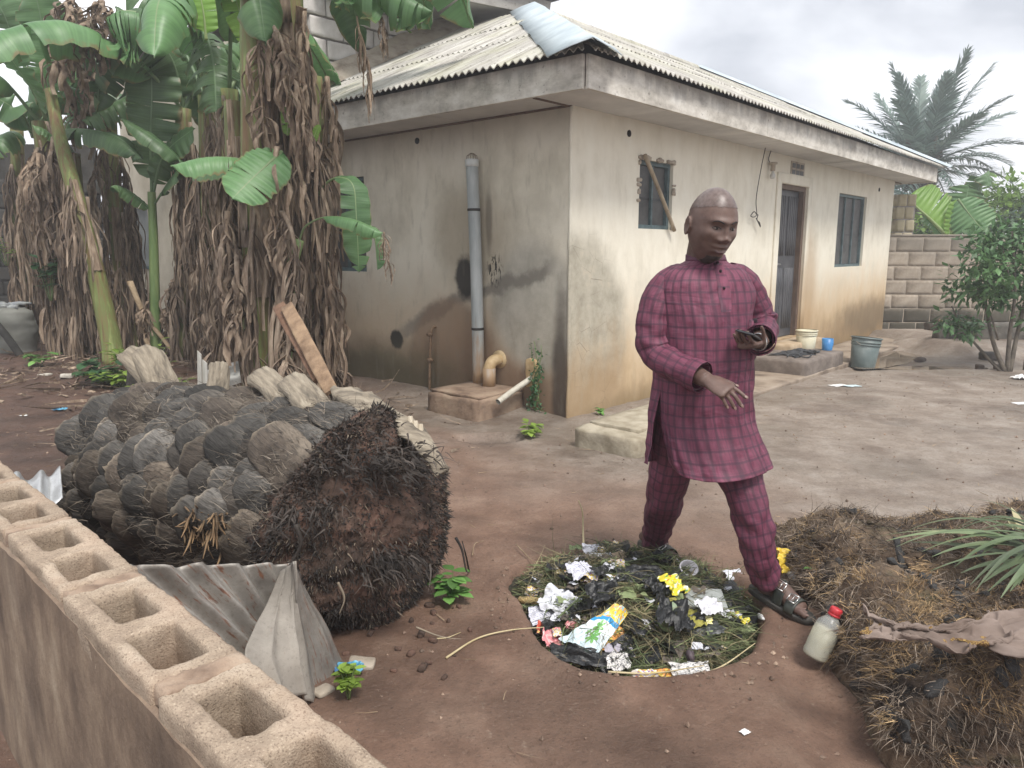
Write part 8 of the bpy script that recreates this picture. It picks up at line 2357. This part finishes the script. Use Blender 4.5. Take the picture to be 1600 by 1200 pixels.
# neck and trunk under the clothes
NB = A(1098, 425, 3.02)
def sk(pts, rad, seg=16):
    P = bez(pts, 24); R_ = np.interp(np.linspace(0, 1, 24), np.linspace(0, 1, len(rad)), rad)
    V, F, _ = tube(P, R_, seg); body.add(V, F)
sk([HC - hf_dir * 0.02 - hz_dir * 0.03, HC * .45 + NB * .55 + [0, .02, 0], NB - [0, 0, .04]], [.064, .068, .074, .088])
CH = A(1094, 500, 2.99); PE = A(1094, 640, 2.99)
sk([NB - [0, 0, .06], CH, PE], [.09, .115, .115, .11])
# limbs: joints from the pose
RS, RE_, RW = A(1034, 448, 2.95), A(1026, 552, 2.92), A(1104, 594, 2.70)
LS, LE, LW = A(1164, 446, 3.06), A(1192, 512, 3.07), A(1186, 534, 2.84)
RHIP, RKN, RAN = A(1066, 630, 3.0), A(1040, 772, 3.14), A(1022, 852, 3.44)
LHIP, LKN, LAN = A(1124, 632, 2.98), A(1170, 792, 2.87), A(1196, 915, 2.90)
sk([NB - [0, 0, .05], RS, RE_], [.05, .046, .045, .042]); sk([RE_, (RE_ + RW) / 2, RW], [.045, .040, .030])
sk([NB - [0, 0, .05], LS, LE], [.05, .046, .045, .042]); sk([LE, (LE + LW) / 2, LW], [.045, .040, .030])
sk([PE, RHIP, RKN], [.10, .09, .065, .055]); sk([RKN, (RKN + RAN) / 2 + [0, .01, 0], RAN], [.055, .05, .036])
sk([PE, LHIP, LKN], [.10, .09, .065, .055]); sk([LKN, (LKN + LAN) / 2 + [0, .01, 0], LAN], [.055, .05, .036])

nails = []
def hand(W, d, n, s, curls, spread, thumb, sc=1.0):
    """palm and five fingers; d to the fingertips, n out of the palm, s towards the thumb"""
    d = nrm(d); n = nrm(n - d * np.dot(n, d)); s_ = np.cross(n, d); s = s_ if np.dot(s_, s) > 0 else -s_
    rows = [(-.03, .027, .022), (0, .028, .021), (.03, .036, .019), (.06, .042, .016), (.088, .043, .0135), (.098, .036, .010)]
    V = []; seg = 18
    for t, rx, rn in rows:
        for k_ in range(seg):
            a = 2 * math.pi * k_ / seg
            V.append(W + (d * t + s * rx * math.cos(a) + n * rn * math.sin(a) - n * .002) * sc)
    F = grid_faces(len(rows), seg, True) + [tuple(range(seg - 1, -1, -1)), tuple((len(rows) - 1) * seg + q for q in range(seg))]
    body.add(V, F)
    for q, (off, ln, r) in enumerate([(.031, .076, .0086), (.0105, .084, .0088), (-.0105, .079, .0084), (-.031, .062, .0074)]):
        p = W + (d * (.082 - .004 * abs(q - 1)) + s * off) * sc
        dir_ = nrm(d + s * spread * (1.5 - q)); P = [p - dir_ * .015 * sc, p]; R_ = [r * 1.02, r * 1.06]
        for frac, bend in zip((.46, .30, .24), curls[q]):
            dir_ = nrm(dir_ * math.cos(bend) + n * math.sin(bend)); n_loc = n
            p = p + dir_ * ln * frac * sc * .5; P.append(p); R_.append(r * (.98 - .1 * len(P) / 8))
            p = p + dir_ * ln * frac * sc * .5; P.append(p); R_.append(r * (.98 - .1 * len(P) / 8))
        R_[-1] *= .72
        V, F, _ = tube(np.array(P), np.array(R_) * sc, 12); body.add(V, F)
        bk = nrm(-n * math.cos(sum(curls[q])) + d * math.sin(sum(curls[q])) * .9)
        nails.append((P[-1] - dir_ * .004, dir_, bk, r * sc))
    p = W + (d * .022 + s * .028) * sc; P = [p - s * .015 * sc, p]; R_ = [.016, .0135]
    dir_ = nrm(d * thumb[0] + s * thumb[1] + n * thumb[2])
    for ln, b in ((.036, 0), (.026, thumb[3]), (.020, thumb[3])):
        dir_ = nrm(dir_ + (d * .6 + n * .4 - s * .4) * b); p = p + dir_ * ln * sc; P.append(p); R_.append(.0105 - .0008 * len(P))
    R_[-1] *= .72
    V, F, _ = tube(bez(P, 14), np.interp(np.linspace(0, 1, 14), np.linspace(0, 1, len(R_)), R_) * sc, 12); body.add(V, F)
    nails.append((P[-1] - dir_ * .004, dir_, -n, .008 * sc))
RH = A(1160, 624, 2.60) - RW
hand(RW, RH, np.array([0.05, 0.55, -0.75]), np.array([0.2, 0.1, 1.0]), [(.15, .18, .1), (.42, .42, .25), (.55, .5, .3), (.6, .55, .3)], .0, (.75, .55, .25, .25))
LHD = A(1146, 545, 2.72) - LW
hand(LW, LHD, np.array([0.15, 0.35, 0.9]), np.array([0.1, -1, 0.2]), [(.55, .75, .5), (.6, .8, .55), (.65, .85, .55), (.7, .8, .5)], .03, (.45, .45, .75, .25))

def foot(heel, toe, side, ank):
    d = nrm(toe - heel); L = float(np.linalg.norm(toe - heel)); up = nrm(EZ - d * d[2]); s = np.cross(d, up) * side     # s: towards the big toe
    rows = [(-.02, .020, .022, .030), (.03, .030, .034, .036), (.08, .031, .046, .046), (.13, .034, .044, .042), (.17, .040, .034, .030), (.205, .043, .024, .022), (.222, .036, .015, .016)]
    V = []; seg = 18
    for t, rx, rz, zc in rows:
        for k_ in range(seg):
            a = 2 * math.pi * k_ / seg
            zz_ = zc + rz * math.sin(a)
            V.append(heel + (d * t * L / .27 + s * rx * math.cos(a) + up * max(zz_, .004)))
    F = grid_faces(len(rows), seg, True) + [tuple(range(seg - 1, -1, -1)), tuple((len(rows) - 1) * seg + q for q in range(seg))]
    body.add(V, F)
    for q, (off, ln, r) in enumerate([(.029, .058, .0135), (.0075, .052, .0098), (-.010, .045, .009), (-.0255, .038, .0085), (-.039, .030, .0078)]):
        p = heel + d * (.205 - .012 * q) * L / .27 + s * off + up * (.016)
        P = [p, p + d * ln * .5 + up * .004, p + d * ln * .85 + up * 0.0, p + d * ln - up * .003]
        V, F, _ = tube(np.array(P), [r, r, r * .95, r * .6], 10); body.add(V, F)
        nails.append((P[2] + d * ln * .08, d, up, r * .8))
    V, F, _ = tube(bez([ank + up * .05, ank, heel + d * .055 + up * .05], 12), np.interp(np.linspace(0, 1, 12), [0, .5, 1], [.040, .036, .040]), 16); body.add(V, F)
    return d, up, s, L
def low(x, y, Y, z): 
    p = A(x, y, Y); p[2] = z; return p
Rheel = low(1006, 850, 3.50, 0.035); Rtoe = Rheel + nrm([0.40, -0.95, -0.03]) * .265
Lheel = low(1182, 930, 2.96, 0.050); Ltoe = Lheel + nrm([0.55, -0.80, -0.10]) * .265
ft = [(Rheel, *foot(Rheel, Rtoe, -1, RAN)), (Lheel, *foot(Lheel, Ltoe, 1, LAN))]

def remeshed(mb, voxel, it, name, offset=man_at, factor=0.5):
    me = mb.mesh("tmp"); o = bpy.data.objects.new("tmp", me); COL.objects.link(o)
    m1 = o.modifiers.new("r", 'REMESH'); m1.mode = 'VOXEL'; m1.voxel_size = voxel; m1.use_smooth_shade = True
    m2 = o.modifiers.new("s", 'SMOOTH'); m2.iterations = it; m2.factor = factor
    dg = bpy.context.evaluated_depsgraph_get()
    me2 = bpy.data.meshes.new_from_object(o.evaluated_get(dg))
    bpy.data.objects.remove(o); bpy.data.meshes.remove(me)
    n = len(me2.vertices); co = np.empty(n * 3, np.float32); me2.vertices.foreach_get('co', co)
    co = co.reshape(-1, 3) - offset.astype(np.float32); me2.vertices.foreach_set('co', co.ravel()); me2.name = name
    me2.polygons.foreach_set('use_smooth', np.ones(len(me2.polygons), dtype=bool)); me2.update()
    return me2
k = NT("dark_skin")
n1 = k.noise(14, 5, 0.6)
col = k.ramp(n1, [(0.3, (0.090, 0.052, 0.041)), (0.7, (0.150, 0.094, 0.076))])
col = k.mix(k.math('MULTIPLY', k.ramp(k.noise(40, 4, 0.6), [(0.5, 0.0), (0.7, 1.0)]), 0.3), col, (0.19, 0.115, 0.09, 1))
SKIN = k.finish(col, k.ramp(k.noise(50, 3, 0.6), [(0.3, 0.42), (0.7, 0.62)]), k.bump(k.noise(260, 4, 0.6), 0.35, 0.002), 0.45)
k.set(k.b.inputs['Subsurface Weight'], 0.05); k.b.inputs['Subsurface Radius'].default_value = (0.012, 0.005, 0.003)
bme = remeshed(body, 0.0036, 2, "body")
bo = obj("body", bme, SKIN, man)
# hair: a close-cropped grey cap a millimetre above the scalp
hl = hd[:, 2] + 0.10 * np.cos(hd[:, 0] * 3.0) - 0.30 * np.clip(hd[:, 1], 0, 1) ** 2 * 1.6 + 0.25 * np.clip(-hd[:, 1], 0, 1)
capm = hl > 0.36
tri = np.array(hf); kf = capm[tri].all(1)
HVc = on_head(HV * 1.012) 
used = np.unique(tri[kf]); mp = -np.ones(len(hd), int); mp[used] = np.arange(len(used))
mb = MB(); mb.add(HVc[used] - man_at, mp[tri[kf]])
mb.build("hair", simple("shaved_hair", (0.085, 0.055, 0.046), (0.150, 0.108, 0.095), 60, 0.40, 0.25, 400, 0.002, spec=0.6), man)
# beard shadow on the chin
bmsk = (hd[:, 1] > 0.15) & (HV[:, 2] < -0.092) & (np.abs(HV[:, 0]) < 0.032)
kf = bmsk[tri].all(1); used = np.unique(tri[kf]); mp = -np.ones(len(hd), int); mp[used] = np.arange(len(used))
mb = MB(); mb.add(on_head(HV * 1.008)[used] - man_at, mp[tri[kf]]); mb.build("beard", simple("short_beard", (0.018, 0.014, 0.013), (0.045, 0.034, 0.03), 60, 0.8, 0.4, 300, 0.002), man)
# eyes, brows, lips
EYEW = simple("eye_white", (0.13, 0.10, 0.085), (0.18, 0.145, 0.125), 40, 0.25, 0); EYED = simple("iris", (0.010, 0.007, 0.006), None, 4, 0.15, 0)
BROW = simple("brow_hair", (0.012, 0.010, 0.010), None, 4, 0.8, 0); LIP = simple("lip", (0.085, 0.048, 0.045), (0.12, 0.072, 0.066), 40, 0.4, 0.2)
def face_pt(x, z, off=0.0):
    i = np.argmin((HV[:, 0] - x) ** 2 + (HV[:, 2] - z) ** 2 + 10 * (hd[:, 1] < 0.1)); return HV[i] + [0, off, 0]
for sd in (-1, 1):
    c = face_pt(sd * .031, .003, -.003)
    V = hd[:, :] * [.0125, .0075, .0042] + c; mb = MB(); mb.add(on_head(V) - man_at, hf); e_ = mb.build("eye", EYEW, man)
    V = hd[:, :] * [.0050, .004, .0040] + c + [sd * .001, .0048, -.0006]; mb = MB(); mb.add(on_head(V) - man_at, hf); mb.build("iris", EYED, e_)
    P = np.array([face_pt(sd * t, z, .0015) for t, z in [(.012, .024), (.022, .029), (.034, .031), (.047, .024)]])
    mb = MB(); mb.add(*tube(on_head(bez(P, 12)) - man_at, [.001, .002, .0024, .0025, .0025, .0025, .0024, .0022, .002, .0018, .0014, .001], 6)[:2]); mb.build("eyebrow", BROW, man)
    P = np.array([face_pt(sd * t, z, .0008) for t, z in [(.016, .004), (.024, .0085), (.033, .0095), (.045, .004)]])
    mb = MB(); mb.add(*tube(on_head(bez(P, 10)) - man_at, .0014, 5)[:2]); mb.build("eyelash_line", BROW, man)
P = np.array([face_pt(t, -.0650, .0005) for t in (-.024, -.012, 0, .012, .024)])
mb = MB(); mb.add(*tube(on_head(bez(P, 14)) - man_at, [.0006] + [.0016] * 12 + [.0006], 5)[:2]); mb.build("mouth_line", BROW, man)
P = np.array([face_pt(t, z, -.0022) for t, z in ((-.022, -.069), (-.011, -.0735), (0, -.0745), (.011, -.0735), (.022, -.069))])
mb = MB(); mb.add(*tube(on_head(bez(P, 14)) - man_at, np.array([.001, .003, .0045, .0052, .0056, .006, .006, .006, .006, .0056, .0052, .0045, .003, .001]), 8)[:2]); mb.build("lower_lip", LIP, man)
# nails
NAIL = simple("nail", (0.17, 0.105, 0.085), (0.23, 0.15, 0.125), 40, 0.35, 0)
for p, d, nn_, r in nails:
    s = nrm(np.cross(d, nn_)); nn_ = np.cross(s, d)
    V = hd[:, :] * [r * .72, r * .95, r * .30]
    sel_ = hd[:, 2] > 0.0; kf = sel_[tri].all(1); used = np.unique(tri[kf]); mp = -np.ones(len(hd), int); mp[used] = np.arange(len(used))
    Q = p + V[:, :1] * s + V[:, 1:2] * d + (V[:, 2:] + r * .62) * nn_
    if len(used) > 400: pass
    mb = MB(); mb.add(Q[used] - man_at, mp[tri[kf]]); mb.build("nail", NAIL, man)

# ---- cloth
k = NT("plum_check"); uv = k.tc('UV')
def line(coord, period, width, off=0.0):
    t = k.math('FRACT', k.math('DIVIDE', k.math('ADD', coord, 10 + off), period))
    d = k.math('ABSOLUTE', k.math('SUBTRACT', t, 0.5))
    return k.smooth(d, width / period, width / period * 0.15)
wv = k.noise(7, 3, 0.5); s = k.sep(uv)
u_ = k.math('ADD', s['X'], k.math('MULTIPLY', k.math('SUBTRACT', wv, 0.5), 0.022)); v_ = k.math('ADD', s['Y'], k.math('MULTIPLY', k.math('SUBTRACT', wv, 0.5), 0.012))
base = k.ramp(k.noise(3.5, 4, 0.6), [(0.35, (0.125, 0.032, 0.058)), (0.65, (0.180, 0.052, 0.088))])
thr = k.ramp(k.noise(120, 2, 0.6, k.mapping(uv, scale=(1, .12, 1))), [(0.35, 0.80), (0.65, 1.15)])
base = k.mix(1.0, base, thr, 'MULTIPLY')
col = k.mix(k.math('MULTIPLY', line(u_, 0.033, 0.0085), 0.55), base, (0.030, 0.018, 0.030, 1))
col = k.mix(k.math('MULTIPLY', line(u_, 0.033, 0.0024, 0.011), 0.30), col, (0.050, 0.026, 0.044, 1))
col = k.mix(k.math('MULTIPLY', line(v_, 0.043, 0.0070), 0.55), col, (0.038, 0.021, 0.036, 1))
col = k.mix(k.math('MULTIPLY', line(v_, 0.043, 0.0020, 0.010), 0.3), col, (0.045, 0.025, 0.04, 1))
nm = k.bump(k.noise(5, 3, 0.5, k.mapping(k.tc(), scale=(1, 1, 2.0), rot=(0.3, 0.5, 0.4)), 0.8), 0.52, 0.025); nm = k.bump(k.noise(420, 2, 0.5), 0.2, 0.001, nm)
PLUM = k.finish(col, 0.62, nm, 0.3)
DARKIN = simple("dark_lining", (0.020, 0.013, 0.018), None, 6, 0.9, 0)
rowsT = [  # picture row, centre, half width, depth of the axis, half thickness, forward shift
 (406, 1102, 30, 3.00, .062, .010), (412, 1101, 40, 3.00, .072, .008), (416, 1100, 56, 3.00, .088, .006), (430, 1099, 74, 3.00, .108, .010), (452, 1098, 84, 3.00, .125, .018), (490, 1096, 81, 3.00, .138, .030), (530, 1094, 79, 3.00, .146, .042),
 (570, 1092, 77, 3.00, .148, .048), (610, 1090, 77, 3.00, .146, .046), (650, 1093, 80, 3.00, .150, .036), (682, 1098, 84, 2.99, .150, .048), (706, 1102, 86, 2.98, .156, .060), (724, 1106, 87, 2.97, .160, .068)]
tr = np.array(rowsT, float)
def trow(sv):
    sv = np.clip(sv, 0, 1) * (len(tr) - 1); i = int(min(sv, len(tr) - 1.0001)); f_ = sv - i
    return bez(tr, 1 + 12 * (len(tr) - 1))[int(round(sv * 12))]
TR = bez(tr, 1 + 12 * (len(tr) - 1))
def tunic_pt(th, sv, off=0.0):
    q_ = min(float(np.clip(sv, 0, 1)) * (len(TR) - 1), len(TR) - 1.001); r = TR[int(q_)] * (1 - q_ % 1) + TR[int(q_) + 1] * (q_ % 1)
    y, cx, hw, Y, rf, sh = r
    c = A(cx, y, Y); fd = (c - EYE) @ _F
    rx = hw * fd / FPX * 1.0
    ct, st_ = math.cos(th), math.sin(th)
    ex = math.copysign(abs(ct) ** 0.86, ct); ey = math.copysign(abs(st_) ** 0.90, st_)
    p = c + E1 * (rx + off) * ex + E2 * ((rf + off) * ey + sh * (0.6 + 0.4 * st_))
    return p
nth, nsv = 150, 150
slit_s = 0.66
V = np.zeros((nsv, nth, 3)); UV = np.zeros((nsv, nth, 2))
for i in range(nsv):
    sv = i / (nsv - 1)
    for j in range(nth):
        th = math.pi - 2 * math.pi * j / (nth - 1)
        p = tunic_pt(th, sv)
        if sv > slit_s:
            q = (sv - slit_s) / (1 - slit_s)
            wb = max(0.0, (j / (nth - 1) - 0.80) / 0.20) ** 1.3; wf = max(0.0, (0.10 - j / (nth - 1)) / 0.10) ** 1.3
            p = p - E1 * (0.085 * q * wb) - E2 * (0.02 * q * wb) + E1 * (0.02 * q * wf) + EZ * (0.03 * q * wb)
            # the other side slit, closed
        V[i, j] = p
        UV[i, j] = (0.98 * j / (nth - 1), -p[2])
Nv = np.cross(np.gradient(V, axis=1), np.gradient(V, axis=0)); Nv /= np.linalg.norm(Nv, axis=2, keepdims=True) + 1e-9
outw = V - V.mean(axis=1, keepdims=True); sg = np.sign((Nv * outw).sum(-1).mean()); Nv *= sg
svg = np.linspace(0, 1, nsv)[:, None]; thg = np.linspace(0, 1, nth)[None, :]
q3 = np.stack([np.cos(2 * np.pi * thg) * 2.0 + 0 * svg, np.sin(2 * np.pi * thg) * 2.0 + 0 * svg, svg * 3.0 + 0 * thg], -1)
fold = 0.020 * fbm(q3 * [2.4, 2.4, 0.75], 3, 4) * sstep(.45, 1, svg) * 1.7 + 0.008 * fbm(q3 * [1.5, 1.5, 3.0], 3, 7) * sstep(.10, .35, svg) + 0.004 * fbm(q3 * [5, 5, 5], 2, 9)
# drag lines from the right armpit across the chest, and from the left elbow
fold = fold + 0.006 * np.sin((svg * 9 + thg * 22)) * np.exp(-((thg - 0.13) / 0.09) ** 2 - ((svg - 0.40) / 0.13) ** 2) + 0.006 * np.sin(svg * 42 + thg * 14) * np.exp(-((thg - 0.43) / 0.08) ** 2 - ((svg - 0.42) / 0.14) ** 2)
fold = fold * sstep(0.02, 0.12, svg)
V = V + Nv * fold[..., None]
V[..., 2] += (0.008 * np.sin(thg * 2 * np.pi * 3 + 1) * sstep(.8, 1, svg))
mb = MB(); mb.add(V.reshape(-1, 3) - man_at, [f[::-1] for f in grid_faces(nsv, nth)], UV.reshape(-1, 2)); tn = mb.build("tunic", PLUM, man, uv=True)
tn.data.materials.append(DARKIN)
sm = tn.modifiers.new("thickness", 'SOLIDIFY'); sm.thickness = 0.003; sm.offset = -1 * sg if False else -1; sm.material_offset = 0
TV, TN = V, Nv
def on_tunic(jf, if_, off):
    i = int(np.clip(round(if_ * (nsv - 1)), 0, nsv - 1)); j = int(np.clip(round(jf * (nth - 1)), 0, nth - 1))
    return TV[i, j] + TN[i, j] * off
def patch(name, j0, j1, i0, i1, off, m, parent, nu=14, nv=24):
    P = np.array([[on_tunic(j0 + (j1 - j0) * a / (nu - 1), i0 + (i1 - i0) * b / (nv - 1), off * (1 if 0 < a < nu - 1 and 0 < b < nv - 1 else 0.15)) for b in range(nv)] for a in range(nu)])
    uvp = np.array([[(0.98 * (j0 + (j1 - j0) * a / (nu - 1)) + .013, -P[a, b, 2] + .02) for b in range(nv)] for a in range(nu)])
    mb = MB(); mb.add(P.reshape(-1, 3) - man_at, grid_faces(nu, nv), uvp.reshape(-1, 2)); return mb.build(name, m, parent, uv=True)
pk = patch("placket", 0.237, 0.263, 0.05, 0.40, 0.0065, PLUM, tn)
for b in (0.12, 0.22, 0.32):
    c = on_tunic(0.25, b, 0.009); V2 = hd * [.0055, .0055, .0055]; mb = MB(); mb.add(V2 + c - man_at, hf)
    if b: mb.build("button", DARKIN, tn)
po = patch("pocket", 0.335, 0.415, 0.43, 0.555, 0.006, PLUM, tn)
c = on_tunic(0.405, 0.435, 0.008); mb = MB(); mb.add(hd * [.010, .006, .010] + c - man_at, hf); mb.build("button", DARKIN, tn)
# standing collar
nc = 40; V = []
for i in range(5):
    for j in range(nc):
        th = math.pi - 2 * math.pi * j / nc
        p = tunic_pt(th, 0.015, 0.001 - 0.001 * i); V.append(p + EZ * (0.006 * i) + E2 * (-0.006 * i * 0.3))
mb = MB(); mb.add(np.array(V) - man_at, grid_faces(5, nc, True), np.zeros((5 * nc, 2))); co_ = mb.build("collar", PLUM, tn, uv=True); sm = co_.modifiers.new("t", 'SOLIDIFY'); sm.thickness = 0.004
def cloth_tube(name, pts, rad, m, parent, seg=56, n=90, seed=0, wr=0.006, rings=(), flat=1.0, uvoff=0.0, solid=True, lump_=0.0):
    P = bez(pts, n); R_ = np.interp(np.linspace(0, 1, n), np.linspace(0, 1, len(rad)), rad)
    V, F, UV = tube(P, R_, seg, False, flat)
    V = V.reshape(n, seg, 3); c = P[:, None, :]
    out = V - c; out /= np.linalg.norm(out, axis=2, keepdims=True)
    t = np.linspace(0, 1, n)[:, None]; a = np.linspace(0, 2 * math.pi, seg, endpoint=False)[None, :]
    q3 = np.stack([np.cos(a) * 1.2 + 0 * t, np.sin(a) * 1.2 + 0 * t, t * 6 + 0 * a], -1)
    dsp = wr * fbm(q3 * [1.3, 1.3, 1.2], 3, seed) * 1.5 + wr * .5 * fbm(q3 * [2, 2, 3.2], 2, seed + 3)
    for (t0, w, amp, fr, sl) in rings:
        dsp = dsp + amp * np.sin(t * fr + sl * np.sin(a + seed) + 2 * np.cos(2 * a + seed)) * np.exp(-((t - t0) / w) ** 2)
    V = V + out * dsp[..., None]
    uv = np.stack([np.repeat((np.arange(seg) / seg * 2 * math.pi * float(np.mean(rad)))[None], n, 0), np.repeat(UV.reshape(n, seg, 2)[:, :1, 1], seg, 1) + uvoff], -1)
    # close the seam with a duplicated column so the check runs round cleanly
    V = np.concatenate([V, V[:, :1]], 1); uv = np.concatenate([uv, uv[:, :1] + [[[2 * math.pi * float(np.mean(rad)), 0]]]], 1)
    mb = MB(); mb.add(V.reshape(-1, 3) - man_at, grid_faces(n, seg + 1), uv.reshape(-1, 2)); o = mb.build(name, m, parent, uv=True)
    if solid:
        sm = o.modifiers.new("thickness", 'SOLIDIFY'); sm.thickness = 0.003; sm.offset = 0
    return o, V, P
RC = RW + nrm(RE_ - RW) * 0.030; LC = LW + nrm(LE - LW) * 0.030
sleeveR, _, PR = cloth_tube("sleeve", [A(1068, 430, 2.99), A(1047, 441, 2.965), A(1027, 475, 2.94), A(1021, 515, 2.925), A(1028, 553, 2.90), A(1058, 573, 2.81), RC], [.044, .057, .065, .067, .065, .057, .051], PLUM, man, seed=3, wr=.006, rings=((.55, .12, .0045, 46, 1.6), (.24, .10, .002, 40, 2.0), (.80, .12, .003, 52, 1.4)))
sleeveL, _, PL_ = cloth_tube("sleeve", [A(1138, 426, 3.03), A(1158, 438, 3.05), A(1172, 465, 3.07), A(1184, 495, 3.08), A(1190, 513, 3.05), A(1190, 525, 2.96), LC], [.044, .057, .064, .065, .061, .055, .050], PLUM, man, seed=8, wr=.006, rings=((.60, .14, .005, 46, 1.6), (.3, .1, .002, 40, 2.0)))
for PP in (PR, PL_):
    e_ = PP[-1]; d_ = nrm(PP[-1] - PP[-4])
    o, _, _ = cloth_tube("cuff", [e_ - d_ * .045, e_ - d_ * .02, e_ + d_ * .008], [.058, .0605, .059], PLUM, sleeveR if PP is PR else sleeveL, n=14, seed=4, wr=.002, uvoff=.02)
legR, _, _ = cloth_tube("trouser_leg", [A(1072, 600, 3.0), RHIP, A(1052, 705, 3.06), RKN, A(1030, 815, 3.29), RAN + [0, 0, .012]], [.110, .106, .094, .080, .068, .058], PLUM, man, seed=12, wr=.008, rings=((.95, .14, .005, 60, 1.2), (.62, .12, .005, 40, 1.5)), uvoff=.01)
legL, _, _ = cloth_tube("trouser_leg", [A(1120, 600, 2.99), LHIP, A(1146, 715, 2.95), LKN, A(1184, 855, 2.85), LAN + [0, 0, .020]], [.110, .106, .092, .077, .065, .056], PLUM, man, seed=15, wr=.009, rings=((.92, .16, .006, 55, 1.4), (.66, .13, .006, 36, 1.6), (.45, .1, .004, 40, 1.2)), uvoff=.03)

# ---- sandals
BLK = simple("sandal_leather", (0.022, 0.026, 0.022), (0.050, 0.056, 0.048), 12, 0.45, 0.4, 60, 0.004)
SOLE = simple("sandal_sole", (0.030, 0.029, 0.026), (0.075, 0.07, 0.062), 12, 0.7, 0.3)
BUCK = simple("buckle_metal", (0.55, 0.55, 0.54), None, 5, 0.25, 0, metal=0.9)
for q, (hl_, d, up, s, L) in enumerate(ft):
    sd = empty("sandal", (0, 0, 0)); sd.parent = man
    n = 40; outl = []
    for i in range(n):
        a = 2 * math.pi * i / n; t = 0.5 - 0.5 * math.cos(a)
        w = (0.036 + 0.016 * math.sin(min(math.pi, t * 3.6)) * t + 0.010 * t) * math.sqrt(max(0.0, 1 - (2 * t - 1) ** 6)) 
        outl.append((d * (-.035 + .31 * t) + s * (w * (1 if math.sin(a) >= 0 else -1)) * (1 if 0 < t < 1 else 0)))
    outl = np.array(outl)
    V = np.vstack([hl_ + outl - up * .020, hl_ + outl - up * .002, hl_ + outl * .97 + up * .003]); F = grid_faces(3, n, True) + [tuple(range(n - 1, -1, -1)), tuple(2 * n + i for i in range(n))]
    mb = MB(); mb.add(V - man_at, F); mb.build("sole", SOLE, sd)
    for (t0, t1, hgt, ww) in ((.105, .150, .089, .050), (.168, .212, .060, .053)):
        rows = []
        m_ = 22
        for t in np.linspace(t0, t1, 5):
            for k_ in range(m_):
                a = math.pi * k_ / (m_ - 1)
                rows.append(hl_ + d * t * L / .27 + s * ww * math.cos(a) * (1 - .12 * (t < .16)) + up * (hgt * math.sin(a) ** .75 * (1 - (t - t0) * 2.6) - .004))
        mb = MB(); mb.add(np.array(rows) - man_at, grid_faces(5, m_)); st_ = mb.build("strap", BLK, sd); sm = st_.modifiers.new("t", 'SOLIDIFY'); sm.thickness = .004; sm.offset = 1
        tm = (t0 + t1) / 2; a = 1.05
        c = hl_ + d * tm * L / .27 + s * (-1 if q == 0 else 1) * ww * math.cos(a) * .95 + up * (hgt * math.sin(a) ** .75)
        e_a = nrm(s * (-1 if q == 0 else 1) * -math.sin(a) * ww + up * math.cos(a) * hgt); mb = MB()
        cs = [c + e_a * x + d * y for x, y in ((-.017, -.019), (.017, -.019), (.017, .019), (-.017, .019), (-.017, -.019))]
        for i in range(4): mb.add(*tube([cs[i], cs[i + 1]], .0025, 6)[:2])
        mb.add(*tube([c - e_a * .017, c + e_a * .017], .002, 6)[:2])
        nb = nrm(np.cross(e_a, d)); nb = nb if nb[2] > 0 else -nb
        mb.V = [v - man_at + nb * .006 for v in mb.V]; mb.build("buckle", BUCK, sd)
    # heel strap and turned-up toe edge
    rows = [hl_ + d * (.02 + .09 * abs(math.cos(a))) + s * .037 * math.cos(a) - d * .048 * math.sin(a) + up * (.058 + z) for z in (0, .018) for a in np.linspace(0, math.pi, 20)]
    mb = MB(); mb.add(np.array(rows) - man_at, grid_faces(2, 20)); st_ = mb.build("heel_strap", BLK, sd); sm = st_.modifiers.new("t", 'SOLIDIFY'); sm.thickness = .004
# wristwatch on the left wrist
dW = nrm(LHD); mb = MB()
u_, v2 = frame_of(dW); V = []
for z in (-.006, .006):
    for k_ in range(24):
        a = 2 * math.pi * k_ / 24; V.append(LW + dW * (z + .004) + (u_ * math.cos(a) + v2 * math.sin(a)) * .0315)
mb.add(np.array(V) - man_at, grid_faces(2, 24, True)); wt_ = mb.build("bracelet", BUCK, man); sm = wt_.modifiers.new("t", 'SOLIDIFY'); sm.thickness = .004; sm.offset = 1
# phone lying in the left hand
ph = empty("mobile_phone", LW + dW * .085 + np.array([0.01, 0.0, .034])); tag(ph, "dark mobile phone held in the man's left hand", "phone")
nP = nrm(np.array([0.30, 0.10, 0.9])); dP = nrm(dW * -1 - nP * np.dot(dW * -1, nP) + np.array([0.25, 0.55, 0])); dP = nrm(dP - nP * np.dot(dP, nP)); sP = np.cross(nP, dP)
V, F = rounded_box(.148, .070, .009, 6, .004); mb = MB(); mb.add(basis(V, [0, 0, 0], dP, sP, nP), F); mb.build("case", simple("dark_phone_case", (0.03, 0.033, 0.036), (0.05, 0.052, 0.056), 9, 0.4, 0.1), ph)
V, F = rounded_box(.138, .064, .001, 2, .0004); mb = MB(); mb.add(basis(V, nP * .0051, dP, sP, nP), F); mb.build("screen", simple("phone_glass", (0.012, 0.013, 0.015), None, 5, 0.08, 0), ph)
# ================================================================== damp air
k = NT("damp_air"); k.t.nodes.remove(k.b)
vol = k.n('ShaderNodeVolumePrincipled'); vol.inputs['Color'].default_value = (0.93, 0.95, 1.0, 1); vol.inputs['Density'].default_value = 0.0048; vol.inputs['Anisotropy'].default_value = 0.2
k.t.links.new(vol.outputs[0], k.out.inputs['Volume'])
mb = MB(); mb.add(*box(-430, 430, -60, 730, -1.5, 9.0)); hz_o = mb.build("haze", k.m, smooth=False); tag(hz_o, kind='stuff')
scene.cycles.volume_bounces = 1
